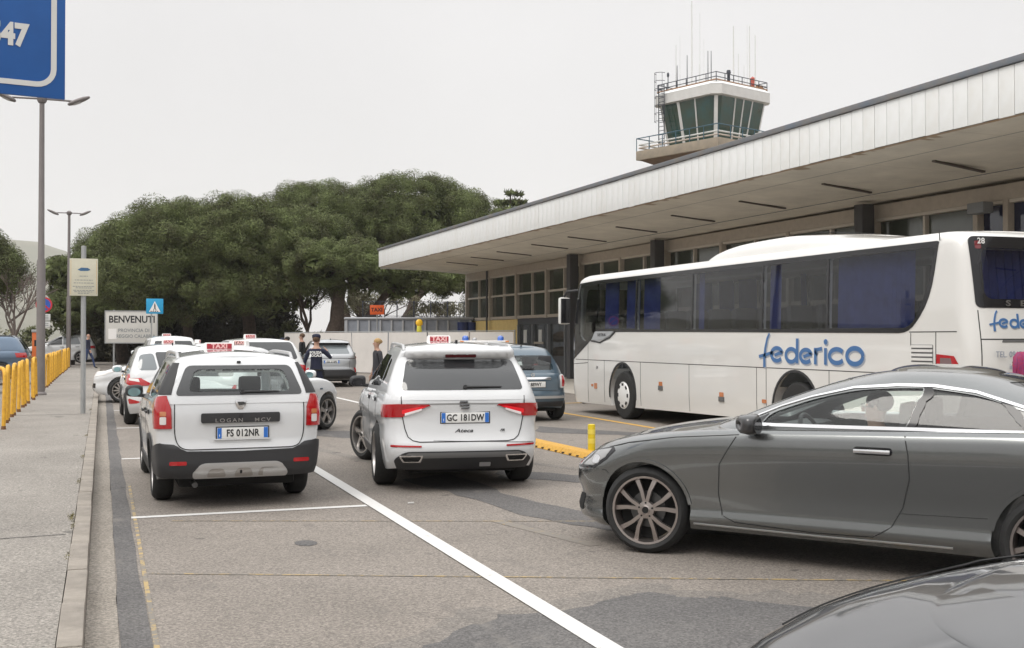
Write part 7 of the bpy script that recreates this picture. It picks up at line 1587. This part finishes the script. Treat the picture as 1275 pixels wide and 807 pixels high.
# ================================================================== building site in front of the terminal corner
mat('hoarding_sheet', (.64, .61, .58), .8, noise=.12, nscale=1.5, bump=.3, bscale=3); mat('skip_grey', (.27, .29, .33), .6, noise=.25, nscale=2); mat('skip_rib', (.36, .37, .385), .6); mat('beacon_yellow', (.85, .50, .03), .3); mat('beacon_base', (.70, .66, .08), .4); mat('sign_orange', (.70, .11, .02), .5)
P0 = Vector((10.0, 55.5)); P1 = Vector((16.3, 44.4)); d_ = (P1 - P0); L_ = d_.length; a_ = math.atan2(d_.y, d_.x)
t = thing('hoarding', 'long pale sheeted hoarding along the building site behind the silver crossover', 'hoarding', (P0.x, P0.y, 0), a_)
n = 5; seg = L_ / n
for i in range(n):
    k = 16; vs = []; fs = []; random.seed(i)
    for j in range(k + 1):
        x = seg * j / k + .03 * (1 if j == 0 else (-1 if j == k else 0)); vs += [(x, -.03 + random.gauss(0, .018), .04), (x, -.03 + random.gauss(0, .018), 1.0), (x, -.03 + random.gauss(0, .008), 1.93)]
    for j in range(k): 
        for h_ in (0, 1): fs.append((3 * j + h_, 3 * j + 3 + h_, 3 * j + 4 + h_, 3 * j + 1 + h_))
    MB().add(vs, fs).obj('sheet', 'hoarding_sheet', t, smooth=60, loc=(i * seg, 0, 0)); MB().tube([(0, .02, 0), (0, .02, 1.99)], .024, 8).obj('post', 'galvanised', t, loc=(i * seg, 0, 0))
    MB().tube([(0, .02, 1.97), (seg, .02, 1.97)], .02, 8).obj('top_rail', 'galvanised', t, loc=(i * seg, 0, 0)); MB().box(-.3, .3, -.1, .14, 0, .13).obj('foot_block', 'tower_concrete', t, loc=(i * seg, 0, 0), bevel=.02)
MB().tube([(L_, .02, 0), (L_, .02, 2.02)], .03, 8).obj('post', 'galvanised', t)
w_ = thing('hoarding_return', 'left end of the hoarding turned back beside the skip', 'hoarding', (P0.x, P0.y, 0), R_(100)); MB().box(0.05, 5, -.02, .0, .03, 1.93).obj('sheet', 'hoarding_sheet', w_); MB().tube([(0, .0, 1.96), (5, .0, 1.96)], .02, 8).obj('top_rail', 'galvanised', w_)
t = thing('warning_beacon', 'round yellow warning beacon fixed on top of the hoarding', 'beacon', (13.2, 48.2, 1.98)); MB().lathe([(.001, -.04), (.10, -.04), (.12, 0), (.10, .22), (.001, .22)], 14).obj('battery_case', 'beacon_base', t, smooth=40); MB().ell((0, 0, .36), (.165, .09, .165), 18, 12).obj('lens', 'beacon_yellow', t, smooth=60)
# skip (open-topped container)
t = thing('waste_skip', 'blue-grey steel skip with ribbed sides standing behind the hoarding', 'skip', (12.0, 58.3, 0), R_(-22))
for (x0, x1, y0, y1) in ((0, 6.6, 0, .06), (0, .06, .06, 2.4), (6.54, 6.6, .06, 2.4), (0, 6.6, 2.4, 2.46)): MB().box(x0, x1, y0, y1, .25, 2.66).obj('side_panel', 'skip_grey', t)
MB().box(.06, 6.54, .06, 2.4, .25, .32).obj('floor', 'skip_grey', t)
for k in range(12): MB().box(.0 + k * .59, .09 + k * .59, -.09, 0, .3, 2.6).obj('rib', 'skip_rib', t)
for k in range(6): MB().box(-.09, 0, .05 + k * .45, .14 + k * .45, .3, 2.6).obj('rib', 'skip_rib', t)
for (a, b) in (((-.04, -.04, 2.70), (6.64, -.04, 2.70)), ((-.04, -.04, 2.70), (-.04, 2.5, 2.70)), ((6.64, -.04, 2.70), (6.64, 2.5, 2.70)), ((-.04, 2.5, 2.70), (6.64, 2.5, 2.70))): MB().tube([a, b], .07, 6).obj('top_rim', 'skip_rib', t)
# orange taxi board
t = thing('taxi_direction_sign', 'small orange board reading TAXI above the skip', 'sign', (13.1, 55.9, 0), R_(-8)); MB().tube([(0, .05, 0), (0, .05, 3.3)], .03, 8).obj('pole', 'galvanised', t); b_ = MB().box(-.36, .36, 0, .03, 2.86, 3.34).obj('board', 'sign_orange', t, bevel=.01); text('board_text', 'TAXI', .26, 'ink', b_, (-.02, -.003, 3.1), (R_(90), 0, 0), .002, .008)
# wire fence with posts
t = thing('wire_fence', 'tall wire fence on posts between the skip and the terminal corner', 'fence', (13.6, 61.5, 0), R_(-8))
for k in range(8):
    MB().tube([(k * .95, 0, 0), (k * .95, 0, 3.75)], .035, 6).obj('post', 'rail_dark', t)
for z in (3.7, 2.9): MB().tube([(0, 0, z), (6.65, 0, z)], .016, 5).obj('wire', 'rail_dark', t)
mb = MB()
for k in range(1, 60): 
    x = k * .112; mb.box(x - .006, x + .006, -.004, .004, .3, 3.7)
q = mb.obj('mesh_wires', 'rail_dark', t); q['kind'] = 'stuff'
MB().box(3.4, 6.6, .05, .09, .2, 2.35).obj('backing_sheet', 'graphite', t)
mat('sign_navy', (.015, .03, .13), .5)
t = thing('blue_container', 'dark blue drums stacked at the terminal corner behind the hoarding', 'container', (18.3, 56.0, 0), R_(-5)); 
for k in range(3): MB().lathe([(.001, 0), (.29, 0), (.29, 2.5), (.001, 2.5)], 16, c=(-.6 + .45 * k, 0, 0)).obj('drum', 'sign_navy', t, smooth=40)
t = thing('rubble_heap', 'heap of orange-brown rubble showing over the hoarding before the yellow wall panels', 'rubble', (15.6, 49.6, 0)); random.seed(9); mat('rubble', (.45, .32, .22), .95, noise=.4, nscale=6)
for k in range(16): r_ = random.uniform(.25, .5); MB().ell((random.gauss(0, .8), random.gauss(0, .4), random.uniform(.2, 1.85)), (r_ * 1.3, r_, r_ * .55), 7, 5).obj('stone_block', 'rubble', t)
# ================================================================== people
mat('skin', (.42, .25, .18), .6); mat('hair_dark', (.02, .016, .014), .8); mat('hair_blond', (.45, .29, .12), .7, noise=.3, nscale=30); mat('hair_grey', (.38, .32, .28), .8); mat('hair_brown', (.10, .055, .03), .8); mat('hair_purple', (.13, .035, .16), .6, noise=.5, nscale=40, col2=(.40, .02, .05))
mat('cloth_navy', (.014, .017, .04), .85); mat('cloth_black', (.015, .015, .016), .9); mat('cloth_blue', (.03, .05, .12), .9); mat('jeans', (.10, .14, .22), .9, noise=.2, nscale=20); mat('cloth_grey', (.25, .25, .25), .9); mat('cloth_red', (.35, .03, .04), .85); mat('shoe_dark', (.02, .018, .016), .6); mat('shoe_red', (.4, .06, .04), .6); mat('cloth_beige', (.35, .27, .18), .9); mat('cloth_dark', (.035, .035, .04), .9)
mat('lip', (.30, .12, .10), .6)
def person(label, loc, rz, h=1.75, top='cloth_navy', legs='cloth_navy', shoes='shoe_dark', sleeves='long', hair='hair_dark', hair_style='short', cap=None, pose=None, group=None, bald=False, sit=False, turn=0.0):
    """one continuous skinned body; +Y is the way the person faces"""
    P = dict(pelvis=(0, 0, .93), spine=(0, .01, 1.10), chest=(0, .0, 1.30), collar=(0, -.01, 1.43), neck=(0, 0, 1.50), jaw=(0, .022, 1.565), face=(0, .012, 1.63), brow=(0, .0, 1.69), crown=(0, -.008, 1.735))
    for s, n in ((-1, 'l'), (1, 'r')):
        P.update({'sh' + n: (s * .175, -.01, 1.41), 'el' + n: (s * .23, -.03, 1.13), 'wr' + n: (s * .235, .04, .88), 'pa' + n: (s * .235, .06, .80), 'hip' + n: (s * .095, 0, .89), 'kn' + n: (s * .10, .02, .49), 'an' + n: (s * .10, -.01, .09), 'ba' + n: (s * .115, .10, .035), 'to' + n: (s * .12, .16, .03)})
    if pose: P.update(pose)
    for n in 'lr':
        w_, p_ = Vector(P['wr' + n]), Vector(P['pa' + n]); P['hd' + n] = tuple(p_)
    R = dict(pelvis=(.155, .105), spine=(.135, .095), chest=(.155, .105), collar=(.10, .075), neck=(.055, .058), jaw=(.058, .068), face=(.072, .088), brow=(.075, .092), crown=(.05, .065))
    for n in 'lr': R.update({'sh' + n: (.062, .062), 'el' + n: (.043, .043), 'wr' + n: (.028, .028), 'pa' + n: (.036, .022), 'hip' + n: (.088, .088), 'kn' + n: (.058, .058), 'an' + n: (.042, .042), 'ba' + n: (.045, .035), 'to' + n: (.038, .028)})
    E_ = [('pelvis', 'spine', top), ('spine', 'chest', top), ('chest', 'collar', top), ('collar', 'neck', 'skin'), ('neck', 'jaw', 'skin'), ('jaw', 'face', 'skin'), ('face', 'brow', 'skin'), ('brow', 'crown', 'skin')]
    for n in 'lr':
        E_ += [('collar', 'sh' + n, top), ('sh' + n, 'el' + n, top), ('el' + n, 'wr' + n, top if sleeves == 'long' else 'skin'), ('wr' + n, 'pa' + n, 'skin'), ('pelvis', 'hip' + n, legs), ('hip' + n, 'kn' + n, legs), ('kn' + n, 'an' + n, legs), ('an' + n, 'ba' + n, shoes), ('ba' + n, 'to' + n, shoes)]
        # five fingers, unequal and a little curled
        w_, p_ = Vector(P['wr' + n]), Vector(P['pa' + n]); d = (p_ - w_).normalized(); side = Vector((0, 1, 0)) if abs(d.y) < .8 else Vector((0, 0, 1)); side = (side - d * side.dot(d)).normalized(); cu = d.cross(side) * (-1 if n == 'l' else 1)
        for k, (o_, l1) in enumerate(((.030, .075), (.010, .085), (-.010, .080), (-.029, .062))):
            a = p_ + side * o_ + d * .025; b = a + d * l1 * .55 + cu * .006; c = b + d * l1 * .42 + cu * .018
            for nm, q, r_ in ((f'f{n}{k}a', a, .0105), (f'f{n}{k}b', b, .009), (f'f{n}{k}c', c, .0075)): P[nm] = tuple(q); R[nm] = (r_, r_)
            E_ += [('pa' + n, f'f{n}{k}a', 'skin'), (f'f{n}{k}a', f'f{n}{k}b', 'skin'), (f'f{n}{k}b', f'f{n}{k}c', 'skin')]
        a = w_.lerp(p_, .6) + side * .036; b = a + d * .035 + side * .022; P[f't{n}a'] = tuple(a); P[f't{n}b'] = tuple(b + d * .025); R[f't{n}a'] = (.013, .013); R[f't{n}b'] = (.009, .009)
        E_ += [('wr' + n, f't{n}a', 'skin'), (f't{n}a', f't{n}b', 'skin')]
    names = list(P); names = [n_ for n_ in names if not n_.startswith('hd')]; ix = {n_: i for i, n_ in enumerate(names)}
    me = bpy.data.meshes.new('body'); me.from_pydata([P[n_] for n_ in names], [(ix[a], ix[b]) for a, b, _ in E_], [])
    o = bpy.data.objects.new('tmpbody', me); C.objects.link(o); md = o.modifiers.new('s', 'SKIN'); md.use_smooth_shade = True
    for i, n_ in enumerate(names): sv = me.skin_vertices[0].data[i]; sv.radius = R[n_]; sv.use_root = (n_ == 'pelvis')
    sd = o.modifiers.new('d', 'SUBSURF'); sd.levels = 1; sd.render_levels = 1
    bpy.context.view_layer.update(); bm_ = bpy.data.meshes.new_from_object(o.evaluated_get(bpy.context.evaluated_depsgraph_get())); bpy.data.objects.remove(o)
    mats_ = []
    for _, _, m in E_:
        if m not in mats_: mats_.append(m)
    bm_.materials.clear()
    for m in mats_: bm_.materials.append(M(m))
    A = np.array([P[a] for a, b, _ in E_]); Bv = np.array([P[b] for a, b, _ in E_]); rr = np.array([max(.01, (max(R[a]) + max(R[b])) / 2) for a, b, _ in E_]); mi = np.array([mats_.index(m) for _, _, m in E_]); D_ = Bv - A; DD = (D_ ** 2).sum(1)
    idx = []
    for f in bm_.polygons:
        c = np.array(f.center); t_ = np.clip(((c - A) * D_).sum(1) / DD, 0, 1); dist = np.linalg.norm(A + D_ * t_[:, None] - c, axis=1) / (rr + .02)
        k = mi[int(dist.argmin())]
        if not sit and c[2] < P['pelvis'][2] + .03 and mats_[k] == top and abs(c[0]) < .17: k = mats_.index(legs)
        if c[2] > P['collar'][2] + .035 and abs(c[0]) < .12 and mats_[k] == top: k = mats_.index('skin')
        idx.append(k)
    bm_.polygons.foreach_set('material_index', idx); bm_.polygons.foreach_set('use_smooth', [True] * len(idx)); bm_.name = 'person'
    t = link('person', bm_, None, loc, (0, 0, R_(rz))); tag(t, label, 'person', group); s_ = h / 1.79; t.scale = (s_, s_, s_)
    hx, hy, hz = P['brow']
    # face
    MB().prism([(-.014, 0), (.014, 0), (.004, .045), (-.004, .045)], .0, .022, 'XZ').obj('nose', 'skin', t, bevel=.004, loc=(hx, P['face'][1] + .082, hz - .075))
    for s in (-1, 1):
        MB().ell((hx + s * .030, P['face'][1] + .080, hz - .035), (.012, .006, .006), 8, 5).obj('eye', 'ink', t); MB().ell((hx + s * .076, hy - .005, hz - .05), (.010, .018, .028), 8, 6).obj('ear', 'skin', t)
    MB().box(hx - .022, hx + .022, P['face'][1] + .078, P['face'][1] + .086, hz - .105, hz - .097).obj('mouth', 'lip', t, bevel=.002)
    if not bald:
        hm_ = MB(); hm_.ell((hx, hy - .018, hz + .005), (.087, .102, .085), 16, 10)
        if hair_style == 'long': hm_.ell((hx, hy - .075, hz - .11), (.095, .055, .19), 12, 8)
        if hair_style == 'bun': hm_.ell((hx, hy - .10, hz + .0), (.045, .045, .045), 10, 6)
        if hair_style == 'full': hm_.ell((hx, hy - .05, hz - .06), (.115, .10, .15), 14, 8)
        if hair_style == 'strands':
            random.seed(6)
            for k in range(70):
                a = random.uniform(-math.pi, math.pi)
                if math.cos(a - math.pi / 2) > .62: continue
                x, y = .088 * math.cos(a), .10 * math.sin(a) - .018; hm_.tube([(hx + x * .5, hy + y * .5, hz + .08), (hx + x * 1.02, hy + y * 1.02, hz + .02), (hx + x * 1.15, hy + y * 1.12, hz - .10), (hx + x * 1.2 + random.gauss(0, .012), hy + y * 1.15 + random.gauss(0, .012), hz - .24 - random.random() * .05)], [.012, .014, .012, .005], 5)
        q = hm_.obj('hair', hair, t, smooth=60)
    if cap: cm = MB(); cm.lathe([(.093, 0), (.100, .03), (.098, .07), (.06, .10), (.001, .105)], 18, c=(hx, hy - .01, hz + .012)); cm.prism([(-.07, .08), (.07, .08), (.05, .155), (-.05, .155)], hz + .008, hz + .02); cm.obj('cap', cap, t, smooth=40)
    return t
# walking man on the pavement
person('bald older man in dark blue clothes walking at the far end of the pavement', (-.66, 60.5, .12), 178 + 62, 1.80, 'cloth_navy', 'cloth_blue', 'shoe_dark', bald=True,
       pose=dict(knl=(-.10, .20, .52), anl=(-.10, .30, .12), bal=(-.11, .40, .06), tol=(-.115, .46, .07), knr=(.10, -.04, .50), anr=(.10, -.28, .14), bar=(.11, -.20, .045), tor=(.115, -.14, .03), ell=(-.25, -.15, 1.15), wrl=(-.26, -.12, .92), pal=(-.26, -.10, .85), elr=(.25, .08, 1.14), wrr=(.24, .22, .95), par=(.24, .26, .88)))
# officer seen from behind
of = person('officer in navy uniform and cap seen from behind, standing beyond the turning taxi', (4.50, 25.1, 0), -18, 1.74, 'cloth_navy', 'cloth_navy', 'shoe_dark', cap='cloth_navy', hair='hair_brown',
       pose=dict(ell=(-.27, -.02, 1.14), wrl=(-.27, .05, .90), pal=(-.27, .07, .83), elr=(.33, .06, 1.24), wrr=(.22, .26, 1.38), par=(.18, .30, 1.44)))
text('back_text', 'POLIZIA', .075, 'plate_white', of, (0, -.118, 1.375), (R_(90), 0, 0), .001, .003); text('back_text', 'LOCALE', .075, 'plate_white', of, (0, -.116, 1.305), (R_(90), 0, 0), .001, .003)
MB().box(-.15, .15, -.10, .09, .955, .995).obj('belt', 'cloth_black', of, bevel=.01); MB().box(.13, .19, -.04, .06, .84, .98).obj('holster', 'cloth_black', of, bevel=.015)
person('man in black T-shirt with short hair, taller of the pair beside the silver crossover', (7.02, 42.2, 0), 60, 1.86, 'cloth_black', 'jeans', sleeves='short', hair='hair_brown')
person('man in black T-shirt and jeans, arms forward, left of the taller man', (6.62, 43.2, 0), 80, 1.74, 'cloth_black', 'jeans', sleeves='short', pose=dict(ell=(-.24, .08, 1.14), wrl=(-.20, .30, 1.10), pal=(-.19, .37, 1.10), elr=(.24, .08, 1.14), wrr=(.20, .30, 1.10), par=(.19, .37, 1.10)))
person('woman with long blond hair and dark cap, seen from behind, left of two men', (6.25, 41.9, 0), 5, 1.66, 'cloth_navy', 'cloth_dark', hair='hair_blond', hair_style='long', cap='cloth_navy')
person('blond woman with her hair tied back, standing beyond the crossover taxi', (6.00, 25.6, 0), 100, 1.67, 'cloth_dark', 'jeans', sleeves='short', hair='hair_blond', hair_style='bun')
person('man whose head shows over the taxi roofs, left of the officer', (3.92, 30.6, 0), 150, 1.68, 'cloth_dark', 'cloth_dark', bald=True)
person('person with purple and red hair behind the coupe, at the right edge', (8.50, 8.68, 0), 10, 1.53, 'cloth_red', 'cloth_black', hair='hair_purple', hair_style='strands')
person('person in dark clothes standing beyond the coach, only shoes visible under it', (11.62, 26.3, 0), 75, 1.75, 'cloth_dark', 'cloth_dark')
# coupe driver
dl = Matrix.Translation((6.364, 6.039, 0)) @ Matrix.Rotation(R_(37), 4, 'Z') @ Vector((-.37, 1.24, -.475))
person('driver of the grey coupe with dark hair and glasses, hands on the wheel', tuple(dl), 37, 1.76, 'cloth_dark', 'cloth_dark', sit=True, hair='hair_dark',
       pose=dict(knl=(-.14, .45, 1.02), anl=(-.14, .80, .72), bal=(-.14, .88, .66), tol=(-.14, .93, .66), knr=(.14, .45, 1.02), anr=(.14, .80, .72), bar=(.14, .88, .66), tor=(.14, .93, .66), ell=(-.24, .18, 1.20), wrl=(-.15, .42, 1.36), pal=(-.14, .48, 1.40), elr=(.24, .18, 1.20), wrr=(.15, .42, 1.36), par=(.14, .48, 1.40)))
dr_ = bpy.data.objects[[o.name for o in C.objects if o.name.startswith('person')][-1]]
gm = MB()
for s in (-1, 1): gm.lathe([(.020, -.001), (.024, -.001), (.024, .001), (.020, .001)], 14, 'Y', c=(s * .032, .105, 1.655), closed=True); gm.cbox((s * .066, .05, 1.66), (.004, .11, .006))
gm.obj('glasses', 'ink', dr_)
# ================================================================== air: pale haze between here and the hills
hz = bpy.data.materials.new('haze_air'); hz.use_nodes = True; n_ = hz.node_tree; n_.nodes.clear(); o_ = n_.nodes.new('ShaderNodeOutputMaterial'); v_ = n_.nodes.new('ShaderNodeVolumePrincipled')
v_.inputs['Color'].default_value = (.97, .975, .985, 1); v_.inputs['Density'].default_value = 0.00018; v_.inputs['Anisotropy'].default_value = .2; n_.links.new(v_.outputs[0], o_.inputs['Volume'])
hb = MB().box(-2560, 3060, -720, 3260, -5, 352).mesh('haze', 'seam'); hb.materials.clear(); hb.materials.append(hz)
tag(link('haze', hb), kind='stuff')
